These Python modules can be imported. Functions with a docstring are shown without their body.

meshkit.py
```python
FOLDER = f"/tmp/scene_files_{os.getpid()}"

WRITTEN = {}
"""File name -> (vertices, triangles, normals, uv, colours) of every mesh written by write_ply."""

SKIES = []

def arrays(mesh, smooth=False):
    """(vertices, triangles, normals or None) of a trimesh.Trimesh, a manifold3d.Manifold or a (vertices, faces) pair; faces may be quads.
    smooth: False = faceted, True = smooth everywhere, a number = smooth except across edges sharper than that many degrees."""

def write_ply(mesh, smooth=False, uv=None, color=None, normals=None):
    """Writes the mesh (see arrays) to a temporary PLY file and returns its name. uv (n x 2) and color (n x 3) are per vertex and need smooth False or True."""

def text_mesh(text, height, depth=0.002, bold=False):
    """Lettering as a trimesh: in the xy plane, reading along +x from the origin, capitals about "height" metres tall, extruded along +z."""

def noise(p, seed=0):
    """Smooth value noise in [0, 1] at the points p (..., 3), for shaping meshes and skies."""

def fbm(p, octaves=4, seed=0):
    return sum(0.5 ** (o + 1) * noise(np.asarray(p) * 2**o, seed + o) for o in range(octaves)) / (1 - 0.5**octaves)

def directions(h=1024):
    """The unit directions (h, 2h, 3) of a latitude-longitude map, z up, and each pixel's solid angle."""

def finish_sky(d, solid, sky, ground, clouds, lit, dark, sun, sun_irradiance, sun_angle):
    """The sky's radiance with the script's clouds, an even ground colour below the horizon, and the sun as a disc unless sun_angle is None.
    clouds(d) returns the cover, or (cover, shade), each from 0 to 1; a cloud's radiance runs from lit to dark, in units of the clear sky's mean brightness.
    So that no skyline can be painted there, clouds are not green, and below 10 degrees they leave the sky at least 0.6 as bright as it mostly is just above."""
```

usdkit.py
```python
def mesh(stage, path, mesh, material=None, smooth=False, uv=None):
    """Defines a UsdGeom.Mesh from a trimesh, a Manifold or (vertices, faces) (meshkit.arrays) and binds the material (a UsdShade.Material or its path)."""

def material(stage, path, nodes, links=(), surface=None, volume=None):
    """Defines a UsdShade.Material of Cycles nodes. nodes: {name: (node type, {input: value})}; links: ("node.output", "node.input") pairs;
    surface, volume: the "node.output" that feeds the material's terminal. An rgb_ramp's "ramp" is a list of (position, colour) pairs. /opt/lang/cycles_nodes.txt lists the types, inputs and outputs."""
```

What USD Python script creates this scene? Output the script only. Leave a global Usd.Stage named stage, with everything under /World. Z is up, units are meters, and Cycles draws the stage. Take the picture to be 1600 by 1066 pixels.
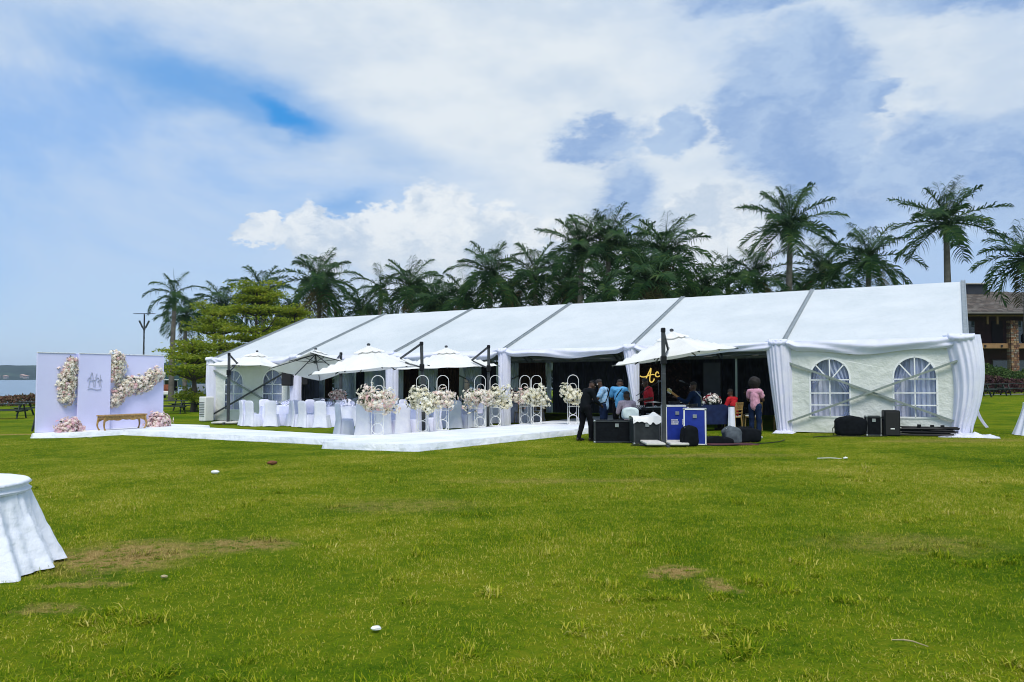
import math, random, re
import numpy as np
import trimesh
import manifold3d as m3
import shapely
from shapely.geometry import Polygon, Point, LineString
from pxr import Usd, UsdGeom, UsdLux, UsdShade, Gf, Sdf, Vt
import usdkit, meshkit

stage = Usd.Stage.CreateInMemory()
UsdGeom.SetStageUpAxis(stage, UsdGeom.Tokens.z)
UsdGeom.SetStageMetersPerUnit(stage, 1.0)
stage.SetDefaultPrim(UsdGeom.Xform.Define(stage, '/World').GetPrim())
UsdGeom.Scope.Define(stage, '/World/Looks')

# ---------------------------------------------------------------- camera, sky, sun, exposure
CAM_H, PITCH = 1.65, 2.53
cam = UsdGeom.Camera.Define(stage, '/World/camera')
cam.AddTranslateOp().Set(Gf.Vec3d(0, 0, CAM_H))
cam.AddRotateXYZOp().Set(Gf.Vec3f(90 + PITCH, 0, 0))
cam.CreateHorizontalApertureAttr(36.0)
cam.CreateVerticalApertureAttr(36.0 * 682 / 1024)
cam.CreateFocalLengthAttr(29.11)
cam.CreateClippingRangeAttr(Gf.Vec2f(0.05, 20000))
cam.CreateExposureAttr(0.75)

SUN = np.array([0.06, -0.55, 0.83]); SUN = SUN / np.linalg.norm(SUN)     # direction towards the sun
SUN_EL, SUN_ROT = math.asin(SUN[2]), math.atan2(SUN[0], SUN[1])
sun = UsdLux.DistantLight.Define(stage, '/World/sun')
sun.CreateIntensityAttr(0.46)
sun.CreateAngleAttr(22.0)
sun.CreateColorAttr(Gf.Vec3f(1.0, 0.955, 0.88))
sun.GetPrim().CreateAttribute('inputs:normalize', Sdf.ValueTypeNames.Bool).Set(True)
zax = SUN; xax = np.cross([0, 0, 1.0], zax); xax /= np.linalg.norm(xax); yax = np.cross(zax, xax)
sun.AddTransformOp().Set(Gf.Matrix4d(*xax, 0, *yax, 0, *zax, 0, 0, 0, 50, 1))


class Graph:
    """Collects shader nodes for usdkit.material."""
    def __init__(s):
        s.n, s.l, s.k = {}, [], 0

    def add(s, kind, links=None, **vals):
        s.k += 1
        name = f'{kind}_{s.k}'
        s.n[name] = (kind, vals)
        for inp, src in (links or {}).items():
            s.l.append((src, f'{name}.{inp}'))
        return name

    def math(s, op, a, b=None, clamp=False):
        v, l = dict(math_type=op, use_clamp=clamp), {}
        for key, x in (('value1', a), ('value2', b)):
            if x is None: continue
            if isinstance(x, str): l[key] = x
            else: v[key] = x
        return s.add('math', l, **v) + '.value'

    def mix(s, fac, a, b, kind='mix'):
        v, l = dict(mix_type=kind), {}
        for key, x in (('fac', fac), ('color1', a), ('color2', b)):
            if isinstance(x, str): l[key] = x
            else: v[key] = x
        return s.add('mix', l, **v) + '.color'

    def noise(s, vec, scale, detail=4, rough=0.5, dist=0.0, out='fac'):
        return s.add('noise_texture', {'vector': vec}, scale=scale, detail=detail, roughness=rough, distortion=dist) + '.' + out

    def ramp(s, fac, stops):
        return s.add('rgb_ramp', {'fac': fac}, ramp=stops) + '.color'

    def range(s, v, a, b, c=0.0, d=1.0, smooth=True):
        return s.add('map_range', {'value': v}, range_type='smoothstep' if smooth else 'linear', from_min=a, from_max=b, to_min=c, to_max=d, clamp=True) + '.result'

    def build(s, name, surface=None, volume=None):
        return usdkit.material(stage, f'/World/Looks/{name}', s.n, s.l, surface=surface, volume=volume)


def unit(az, el):
    """Direction at az degrees right of the view axis and el degrees up."""
    a, e = math.radians(az), math.radians(el)
    return np.array([math.sin(a) * math.cos(e), math.cos(a) * math.cos(e), math.sin(e)])


def sky_material():
    g = Graph()
    D = g.add('vector_math', {'vector1': g.add('texture_coordinate') + '.generated'}, math_type='normalize') + '.vector'
    sky = g.add('sky_texture', None, sky_type='single_scattering', sun_disc=False, sun_elevation=SUN_EL, sun_rotation=SUN_ROT,
                altitude=1100.0, air_density=1.1, aerosol_density=2.0, ozone_density=1.5) + '.color'
    return g, D, sky
EXPO = 0.75
SKY_STRENGTH = 0.1


def lin(r, g, b, k=1.0):
    """sRGB 0-255 to linear."""
    f = lambda c: c / 255 / 12.92 if c / 255 <= 0.04045 else ((c / 255 + 0.055) / 1.055) ** 2.4
    return tuple(k * f(c) for c in (r, g, b))


def sky_rad(r, g, b):
    return lin(r, g, b, 1.0 / (SKY_STRENGTH * 2 ** EXPO))


def build_sky():
    g, D, clear = sky_material()
    V = lambda op, a, b, **kw: g.add('vector_math', {k: x for k, x in (('vector1', a), ('vector2', b)) if isinstance(x, str)},
                                     math_type=op, **{k: x for k, x in (('vector1', a), ('vector2', b)) if not isinstance(x, str) and x is not None}, **kw)
    sep = g.add('separate_xyz', {'vector': D})
    Z = sep + '.z'
    flat = g.add('mapping', {'vector': D}, mapping_type='point', scale=(1, 1, 2.2)) + '.vector'

    def warp(scale, amp, detail, rough=0.55):
        c = g.add('noise_texture', {'vector': flat}, scale=scale, detail=detail, roughness=rough) + '.color'
        off = V('subtract', c, (0.5, 0.5, 0.5)) + '.vector'
        sc = g.add('vector_math', {'vector1': off}, math_type='scale', scale=amp) + '.vector'
        return V('add', D, sc) + '.vector'

    w_soft = warp(5.0, 0.12, 7)
    w_puff = warp(16.0, 0.085, 9, 0.6)
    w_mid = warp(9.0, 0.13, 9, 0.62)

    def blob(vec, az, el, raz, rel, tilt=0.0, soft=0.5):
        c = unit(az, el)
        e1 = np.array([math.cos(math.radians(az)), -math.sin(math.radians(az)), 0]); e2 = np.cross(e1, c); e2 = e2 * np.sign(e2[2])
        t = math.radians(tilt)
        a1, a2 = e1 * math.cos(t) + e2 * math.sin(t), -e1 * math.sin(t) + e2 * math.cos(t)
        d = V('subtract', vec, tuple(c)) + '.vector'
        u = V('dot_product', d, tuple(a1 / math.radians(raz))) + '.value'
        v = V('dot_product', d, tuple(a2 / math.radians(rel))) + '.value'
        w = V('dot_product', d, tuple(c * 3)) + '.value'
        p = g.add('combine_xyz', {'x': u, 'y': v, 'z': w}) + '.vector'
        L = V('length', p, None) + '.value'
        return g.range(L, 1 + soft, max(0.0, 1 - soft))

    union = lambda xs: __import__('functools').reduce(lambda a, b: g.math('maximum', a, b), xs)
    # the air over the whole sky: pale humid blue, paler towards the top
    col = g.mix(0.22, g.ramp(Z, [(0.0, sky_rad(166, 199, 236)), (0.12, sky_rad(146, 187, 238)), (0.3, sky_rad(150, 190, 242)), (0.6, sky_rad(150, 190, 236)), (1.0, sky_rad(120, 170, 228))]), clear)
    # broken high veil everywhere
    n1 = g.noise(flat, 2.6, 8, 0.55, 0.6)
    veil = g.math('multiply', g.range(n1, 0.36, 0.62), g.range(Z, 0.02, 0.3, 0.25, 0.9))
    col = g.mix(veil, col, sky_rad(208, 223, 240))
    # the bright thin overcast ahead and to the right
    bright = union([blob(w_soft, -2, 21, 17, 8.5, -14, 0.55), blob(w_soft, 10, 13, 16, 8, -8, 0.6), blob(w_soft, 24, 17, 14, 8, 0, 0.6), blob(w_soft, -20, 26.0, 16, 4.2, -6, 0.6), blob(w_soft, 3, 7, 14, 5, 0, 0.6)])
    col = g.mix(g.math('multiply', bright, 0.92), col, g.mix(g.range(g.noise(flat, 7, 7, 0.55), 0.35, 0.65), sky_rad(204, 219, 236), sky_rad(230, 238, 244)))
    # the blue opening
    hole = union([g.math('multiply', blob(w_soft, -19.5, 18.3, 8.5, 1.9, -9, 0.75), 0.75), blob(w_soft, -15.6, 17.6, 3.6, 1.2, -16, 0.85), g.math('multiply', blob(w_soft, -9.5, 15.6, 4.5, 1.2, -12, 0.9), 0.35), g.math('multiply', blob(w_soft, -12.0, 11.4, 2.2, 0.9, 0, 0.9), 0.5)])
    col = g.mix(hole, col, sky_rad(66, 152, 226))
    # towering cumulus low over the palms
    cum = union([blob(w_puff, -16.8, 9.6, 1.7, 1.3, 0, 0.10), blob(w_puff, -13.2, 9.0, 2.4, 2.6, 0, 0.10), blob(w_puff, -10.0, 9.3, 2.7, 2.3, 0, 0.10), blob(w_puff, -5.2, 10.0, 3.5, 3.4, 0, 0.10),
                 blob(w_puff, -1.0, 8.6, 3.0, 3.2, 0, 0.10), blob(w_puff, 4, 8, 4, 3.2, 0, 0.16), blob(w_puff, 13.5, 9.3, 4.6, 3.4, 0, 0.14), blob(w_puff, 9.5, 6.6, 5.5, 3.4, 0, 0.16)])
    lit = g.range(g.noise(w_puff, 15, 8, 0.6), 0.38, 0.60)
    low = g.range(Z, 0.08, 0.2)
    lit = g.math('multiply', lit, g.math('add', 0.35, g.math('multiply', low, 0.65)))
    col = g.mix(g.math('multiply', cum, 0.9), col, g.mix(lit, sky_rad(196, 212, 231), sky_rad(240, 245, 248)))
    # grey-blue cloud bases
    grey = union([blob(w_mid, 6.2, 16.0, 3.6, 1.9, 0, 0.28), blob(w_mid, 11.6, 16.0, 1.9, 1.3, 0, 0.3), blob(w_mid, 16.5, 17.0, 2.6, 2.2, -18, 0.25), blob(w_mid, 19.5, 18.5, 4.6, 3.9, -30, 0.25), blob(w_mid, 20.0, 14.2, 4.2, 3.2, -30, 0.3),
                  blob(w_mid, 24.2, 17.3, 1.6, 1.2, 20, 0.3), blob(w_mid, 27.5, 13.4, 4.8, 2.8, 0, 0.3), blob(w_mid, 31.5, 12.5, 4.0, 3.2, 0, 0.4), blob(w_mid, 30, 22.5, 5.0, 1.3, -6, 0.5), blob(w_mid, 17, 24.6, 5.0, 1.2, 0, 0.5),
                  blob(w_mid, 8.3, 12.2, 1.6, 2.2, 0, 0.6), blob(w_mid, 21, 11, 3.5, 2.0, 0, 0.5)])
    gcol = g.mix(g.range(g.noise(w_mid, 11, 6, 0.55), 0.35, 0.66), sky_rad(138, 171, 218), sky_rad(178, 202, 233))
    col = g.mix(g.math('multiply', grey, 0.95), col, gcol)
    # blue between the clouds low on the right
    gap = union([blob(w_soft, 26, 6.4, 7, 3.2, 0, 0.7), blob(w_soft, 32, 5, 7, 3.5, 0, 0.7)])
    col = g.mix(g.math('multiply', gap, 0.6), col, sky_rad(162, 194, 236))
    b = g.add('background_shader', {'color': col}, strength=SKY_STRENGTH)
    m = g.build('sky', surface=b + '.background')
    dome = UsdLux.DomeLight.Define(stage, '/World/sky')
    UsdShade.MaterialBindingAPI.Apply(dome.GetPrim()).Bind(m)
    dome.GetPrim().SetCustomDataByKey('kind', 'structure')
    dome.GetPrim().SetCustomDataByKey('label', 'pale blue tropical sky with bright veil, blue opening and grey clouds')


build_sky()

# ---------------------------------------------------------------- scene helpers
USED = {}


def free_path(parent, name):
    key = f'{parent}/{name}'
    k = USED.get(key, 0)
    USED[key] = k + 1
    return key if k == 0 else f'{key}_{k:03d}'


def tag(prim, label=None, cat=None, group=None, kind=None):
    for k, v in (('label', label), ('category', cat), ('group', group), ('kind', kind)):
        if v: prim.SetCustomDataByKey(k, v)
    return prim


def set_xf(x, loc, rot=(0, 0, 0), sc=(1, 1, 1)):
    x.ClearXformOpOrder()
    a = UsdGeom.XformCommonAPI(x)
    a.SetTranslate(Gf.Vec3d(*map(float, loc)))
    a.SetRotate(Gf.Vec3f(*map(float, rot)))
    a.SetScale(Gf.Vec3f(*map(float, sc if np.ndim(sc) else (sc,) * 3)))


def thing(name, label, cat, loc=(0, 0, 0), rz=0.0, group=None, kind=None, rot=None, sc=(1, 1, 1)):
    x = UsdGeom.Xform.Define(stage, free_path('/World', name))
    set_xf(x, loc, rot if rot is not None else (0, 0, rz), sc)
    return tag(x.GetPrim(), label, cat, group, kind)


def add_tint(m, n, head, k):
    """A random number per leaf or petal (k vertices each, after the first head ones)."""
    r = np.random.default_rng(n + k)
    t = np.concatenate([np.full(head, .5), np.repeat(r.random((n - head) // k), k)]).astype(np.float32)
    UsdGeom.PrimvarsAPI(m).CreatePrimvar('tint', Sdf.ValueTypeNames.FloatArray, 'vertex').Set(Vt.FloatArray.FromNumpy(t))


def part(parent, name, mesh, mat, label=None, smooth=False, kind=None, tint=None):
    path = free_path('/World' if parent is None else str(parent.GetPath()), name)
    if isinstance(mesh, tuple):
        used, inv = np.unique(mesh[1], return_inverse=True)
        if len(used) < len(mesh[0]): mesh = (np.asarray(mesh[0])[used], inv.reshape(np.shape(mesh[1])))
    m = usdkit.mesh(stage, path, mesh, mat, smooth=smooth)
    if tint: add_tint(m, len(mesh[0]), *(tint if isinstance(tint, tuple) else (0, tint)))
    return tag(m.GetPrim(), label, None, None, kind)


def solo(name, mesh, mat, label, cat=None, group=None, kind=None, smooth=False):
    return tag(part(None, name, mesh, mat, smooth=smooth), label, cat, group, kind)


def copy_of(root, label, loc, rz=0.0, group=None, rot=None, sc=(1, 1, 1), name=None):
    """Another one of a thing: references the first one with its parts."""
    base = name or re.sub(r'_\d{3}$', '', root.GetName())
    x = UsdGeom.Xform.Define(stage, free_path('/World', base))
    p = x.GetPrim()
    p.GetReferences().AddInternalReference(root.GetPath())
    p.SetInstanceable(True)
    set_xf(x, loc, rot if rot is not None else (0, 0, rz), sc)
    return tag(p, label, root.GetCustomData().get('category'), group)


class MB:
    """Collects shapes into one mesh."""
    def __init__(s):
        s.v, s.f, s.n = [], [], 0

    def add(s, v, f):
        v, f = np.asarray(v, float), np.asarray(f, int)
        if f.shape[1] == 4:
            f = np.vstack([f[:, [0, 1, 2]], f[:, [0, 2, 3]]])
        s.v.append(v); s.f.append(f + s.n); s.n += len(v)
        return s

    def mesh(s, m, M=None):
        v, f, _ = meshkit.arrays(m)
        if M is not None:
            v = v @ np.asarray(M)[:3, :3].T + np.asarray(M)[:3, 3]
        return s.add(v, f)

    def box(s, c, size, rz=0.0, rot=None, bevel=0.0):
        """Box with its edges chamfered by bevel."""
        hx, hy, hz = np.asarray(size, float) / 2
        if bevel > 0:
            b = min(bevel, hx * .9, hy * .9, hz * .9)
            pts = []
            for sx in (-1, 1):
                for sy in (-1, 1):
                    for sz in (-1, 1):
                        pts += [(sx * (hx - b), sy * (hy - b), sz * hz), (sx * (hx - b), sy * hy, sz * (hz - b)), (sx * hx, sy * (hy - b), sz * (hz - b))]
            hm = trimesh.convex.convex_hull(np.array(pts))
            v, f = np.array(hm.vertices), np.array(hm.faces)
        else:
            v = np.array([(x, y, z) for x in (-hx, hx) for y in (-hy, hy) for z in (-hz, hz)])
            f = np.array([(0, 1, 3, 2), (4, 6, 7, 5), (0, 4, 5, 1), (2, 3, 7, 6), (0, 2, 6, 4), (1, 5, 7, 3)])
        R = rot_z(rz) if rot is None else np.asarray(rot)
        return s.add(v @ R.T + np.asarray(c, float), f)

    def bar(s, a, b, w, h=None, up=(0, 0, 1)):
        """Rectangular bar from a to b."""
        a, b = np.asarray(a, float), np.asarray(b, float)
        h = w if h is None else h
        t = b - a; L = np.linalg.norm(t); t = t / L
        u = np.asarray(up, float)
        if abs(t @ u) > 0.98: u = np.array([1.0, 0, 0])
        x = np.cross(t, u); x /= np.linalg.norm(x); y = np.cross(x, t)
        return s.box((a + b) / 2, (L, w, h), rot=np.stack([t, x, y], 1))

    def tube(s, pts, r, sides=6, caps=True):
        p = np.asarray(pts, float)
        r = np.broadcast_to(np.asarray(r, float), (len(p),))
        t = np.gradient(p, axis=0); t /= np.linalg.norm(t, axis=1, keepdims=True) + 1e-12
        ref = np.array([0, 0, 1.0]) if abs(t[0, 2]) < 0.9 else np.array([1.0, 0, 0])
        a = np.cross(t[0], ref); a /= np.linalg.norm(a)
        A = []
        for i in range(len(p)):
            a = a - t[i] * (a @ t[i]); a /= np.linalg.norm(a) + 1e-12
            A.append(a)
        A = np.array(A); B = np.cross(t, A)
        ang = np.arange(sides) * 2 * np.pi / sides
        v = (p[:, None] + r[:, None, None] * (np.cos(ang)[None, :, None] * A[:, None] + np.sin(ang)[None, :, None] * B[:, None])).reshape(-1, 3)
        f = []
        for i in range(len(p) - 1):
            for j in range(sides):
                k = (j + 1) % sides
                f.append((i * sides + j, i * sides + k, (i + 1) * sides + k, (i + 1) * sides + j))
        s.add(v, f)
        if caps:
            for i in (0, len(p) - 1):
                ring = v[i * sides:(i + 1) * sides]
                s.add(np.vstack([ring, p[i]]), [(j, (j + 1) % sides, sides) if i else ((j + 1) % sides, j, sides) for j in range(sides)])
        return s

    def grid(s, P, close_u=False):
        """Quad sheet through the points P (nu, nv, 3)."""
        P = np.asarray(P, float); nu, nv = P.shape[:2]
        f = []
        for i in range(nu if close_u else nu - 1):
            i2 = (i + 1) % nu
            for j in range(nv - 1):
                f.append((i * nv + j, i2 * nv + j, i2 * nv + j + 1, i * nv + j + 1))
        return s.add(P.reshape(-1, 3), f)

    def lathe(s, prof, c=(0, 0, 0), n=16):
        prof = np.asarray(prof, float)
        a = np.arange(n) * 2 * np.pi / n
        P = np.stack([np.cos(a)[:, None] * prof[None, :, 0], np.sin(a)[:, None] * prof[None, :, 0], np.broadcast_to(prof[None, :, 1], (n, len(prof)))], -1) + np.asarray(c, float)
        return s.grid(P, close_u=True)

    def prism(s, poly, z0, z1):
        m = trimesh.creation.extrude_polygon(poly if not isinstance(poly, (list, tuple, np.ndarray)) else Polygon(poly), z1 - z0, engine='earcut')
        return s.add(np.array(m.vertices) + [0, 0, z0], np.array(m.faces))

    def out(s):
        return np.vstack(s.v), np.vstack(s.f)


def rot_z(deg):
    c, q = math.cos(math.radians(deg)), math.sin(math.radians(deg))
    return np.array([[c, -q, 0], [q, c, 0], [0, 0, 1.0]])


def rot_xyz(rx, ry, rz):
    return trimesh.transformations.euler_matrix(math.radians(rx), math.radians(ry), math.radians(rz))[:3, :3]


def smoothstep(x, a, b):
    t = np.clip((np.asarray(x, float) - a) / (b - a), 0, 1)
    return t * t * (3 - 2 * t)


# ---------------------------------------------------------------- the place: a marquee on a lawn that falls gently to a lake
TX, TY, TH, SLOPE = 12.837, 23.374, 0.4935, -0.0101          # the marquee's near right corner, its bearing, the lawn's fall
DA = np.array([-math.cos(TH), math.sin(TH)])                   # along the marquee's front, leftwards
DB = np.array([math.sin(TH), math.cos(TH)])                    # from its front to its back
TENT_RZ = -math.degrees(TH)


def ground(x, y):
    x, y = np.asarray(x, float), np.asarray(y, float)
    t = (x - TX) * DA[0] + (y - TY) * DA[1]
    z = SLOPE * np.clip(t, -12, 48)
    z = z + 0.5 * smoothstep(y, 33, 50) * smoothstep(x, 8, 26)
    return z


def at(a, b, dz=0.0):
    """A point of the lawn in the marquee's frame: a metres left of its right corner, b metres behind its front."""
    x, y = TX + a * DA[0] + b * DB[0], TY + a * DA[1] + b * DB[1]
    return np.array([x, y, float(ground(x, y)) + dz])


def on(x, y, dz=0.0):
    return np.array([x, y, float(ground(x, y)) + dz])


# ---------------------------------------------------------------- materials
LOOKS = {}


def mat(name, c1, c2=None, rough=0.6, scale=8.0, bump=0.0, bump_scale=40.0, spec=0.3, metal=0.0, detail=5, sheen=0.0, space='object', trans=0.0, island=0.0, dist=0.02):
    if name in LOOKS: return LOOKS[name]
    g = Graph()
    vec = g.add('texture_coordinate') + '.object' if space == 'object' else g.add('geometry') + '.position'
    c2 = c2 or tuple(min(1, x * 0.8) for x in c1)
    fac = g.range(g.noise(vec, scale, detail, 0.55), 0.3, 0.7)
    if island:
        fac = g.mix(island, fac, g.add('attribute', None, attribute='tint') + '.fac')
    col = g.mix(fac, c1, c2)
    links = {'base_color': col}
    if bump:
        links['normal'] = g.add('bump', {'height': g.noise(vec, bump_scale, 4, 0.6)}, strength=bump, distance=dist) + '.normal'
    p = g.add('principled_bsdf', links, roughness=rough, specular_ior_level=spec, metallic=metal, sheen_weight=sheen) + '.BSDF'
    if trans:
        t = g.add('translucent_bsdf', {'color': col}) + '.BSDF'
        p = g.add('mix_closure', {'closure1': p, 'closure2': t}, fac=trans) + '.closure'
    LOOKS[name] = g.build(name, surface=p)
    return LOOKS[name]


def pane_mat(name, tint, clear=0.75):
    """Clear sheet: light passes through, with a grazing gloss."""
    if name in LOOKS: return LOOKS[name]
    g = Graph()
    vec = g.add('texture_coordinate') + '.object'
    nrm = g.add('bump', {'height': g.noise(vec, 3.0, 3)}, strength=0.25, distance=0.03) + '.normal'
    t = g.add('transparent_bsdf', None, color=tint) + '.BSDF'
    gl = g.add('glossy_bsdf', {'normal': nrm}, color=(0.9, 0.93, 0.95), roughness=0.08) + '.BSDF'
    fr = g.add('layer_weight', None, blend=0.5) + '.facing'
    p = g.add('mix_closure', {'closure1': t, 'closure2': gl, 'fac': g.math('add', 0.03, g.math('multiply', g.math('power', fr, 4.0), 0.5))}) + '.closure'
    LOOKS[name] = g.build(name, surface=p)
    return LOOKS[name]


def ramp_mat(name, stops, rough=0.6, noise_scale=3.0, island=0.6, trans=0.0, spec=0.25, space='position'):
    """Colour from a ramp over a mix of a per-leaf random number and soft noise."""
    if name in LOOKS: return LOOKS[name]
    g = Graph()
    geo = g.add('geometry')
    n = g.range(g.noise(geo + '.position', noise_scale, 4, 0.55), 0.25, 0.75, smooth=False)
    fac = g.math('add', g.math('multiply', g.add('attribute', None, attribute='tint') + '.fac', island), g.math('multiply', n, 1 - island))
    col = g.ramp(fac, stops)
    p = g.add('principled_bsdf', {'base_color': col}, roughness=rough, specular_ior_level=spec) + '.BSDF'
    if trans:
        t = g.add('translucent_bsdf', {'color': g.mix(0.5, col, (1.0, 1.0, 0.35), 'multiply')}) + '.BSDF'
        p = g.add('mix_closure', {'closure1': p, 'closure2': t}, fac=trans) + '.closure'
    LOOKS[name] = g.build(name, surface=p)
    return LOOKS[name]


white_pvc = mat('white_roof_sheet', (0.60, 0.63, 0.64), (0.52, 0.56, 0.575), 0.5, 0.45, 0.35, 1.1, spec=0.2, dist=0.25)
cream_pvc = mat('cream_wall_sheet', (0.70, 0.72, 0.68), (0.63, 0.66, 0.62), 0.5, 1.2, 0.6, 2.6, spec=0.3, dist=0.1)
cream_thin = mat('cream_gable_sheet', (0.76, 0.79, 0.78), (0.70, 0.74, 0.73), 0.5, 1.2, 0.5, 3.2, spec=0.3, dist=0.08, trans=0.65)
drape_white = mat('white_drape', (0.83, 0.84, 0.96), (0.75, 0.77, 0.93), 0.8, 3.0, 0.25, 14.0, spec=0.15, sheen=0.2, trans=0.2)
sheer_white = mat('sheer_curtain', (0.84, 0.87, 0.95), (0.72, 0.77, 0.92), 0.85, 4.0, spec=0.1, trans=0.6)
stage_cloth = mat('stage_cloth', (0.82, 0.84, 0.89), (0.66, 0.70, 0.78), 0.75, 0.9, 0.8, 4.5, spec=0.12, dist=0.08)
chair_cloth = mat('chair_cloth', (0.82, 0.83, 0.96), (0.74, 0.76, 0.93), 0.8, 5.0, 0.3, 18.0, spec=0.15, sheen=0.15)
table_cloth_mat = mat('table_cloth', (0.80, 0.82, 0.96), (0.68, 0.71, 0.91), 0.8, 4.0, 0.3, 12.0, spec=0.15, sheen=0.15)
near_cloth = mat('near_table_cloth', (0.80, 0.82, 0.88), (0.74, 0.77, 0.86), 0.8, 5.0, 0.6, 9.0, spec=0.15, sheen=0.15, dist=0.03)
canopy_cloth = mat('parasol_canopy', (0.90, 0.89, 0.86), (0.83, 0.82, 0.79), 0.8, 1.5, 0.2, 6.0, spec=0.1, trans=0.2)
dark_metal = mat('dark_metal', (0.045, 0.05, 0.055), (0.03, 0.034, 0.038), 0.4, 10, spec=0.5)
grey_metal = mat('grey_aluminium', (0.36, 0.39, 0.40), (0.28, 0.31, 0.31), 0.4, 6, metal=0.5, spec=0.5)
brace_metal = mat('brace_metal', (0.30, 0.34, 0.31), (0.22, 0.26, 0.24), 0.45, 6, metal=0.3, spec=0.5)
white_metal = mat('white_wire', (0.86, 0.86, 0.83), (0.78, 0.78, 0.76), 0.4, 12, spec=0.5)
white_paint = mat('white_paint', (0.80, 0.80, 0.79), (0.72, 0.73, 0.73), 0.4, 6, spec=0.4)
black_cloth = mat('black_cloth', (0.008, 0.010, 0.013), (0.005, 0.006, 0.008), 0.85, 9, 0.6, 25, spec=0.08)
black_plastic = mat('black_plastic', (0.009, 0.010, 0.012), (0.006, 0.007, 0.008), 0.5, 12, spec=0.2)
charcoal_drape = mat('charcoal_drape', (0.105, 0.120, 0.155), (0.075, 0.088, 0.120), 0.85, 1.2, spec=0.1, sheen=0.1)
brown_drape = mat('brown_drape', (0.16, 0.09, 0.045), (0.085, 0.05, 0.03), 0.8, 1.0, spec=0.15, sheen=0.2)
navy_cloth = mat('navy_cloth', (0.012, 0.024, 0.085), (0.007, 0.014, 0.055), 0.75, 6, spec=0.2)
gold_wood = mat('gilded_wood', (0.42, 0.26, 0.07), (0.24, 0.13, 0.04), 0.4, 14, 0.1, 60, spec=0.5)
chair_gold = mat('chair_gold', (0.44, 0.30, 0.11), (0.30, 0.19, 0.07), 0.4, 20, spec=0.5)
dark_wood = mat('dark_green_timber', (0.030, 0.045, 0.038), (0.016, 0.026, 0.024), 0.65, 12, 0.2, 40)
blue_board = mat('blue_case_board', (0.012, 0.035, 0.30), (0.009, 0.026, 0.24), 0.45, 9, spec=0.4)
pale_slab = mat('pale_slab', (0.62, 0.60, 0.56), (0.46, 0.45, 0.42), 0.8, 9, 0.3, 50)


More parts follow.
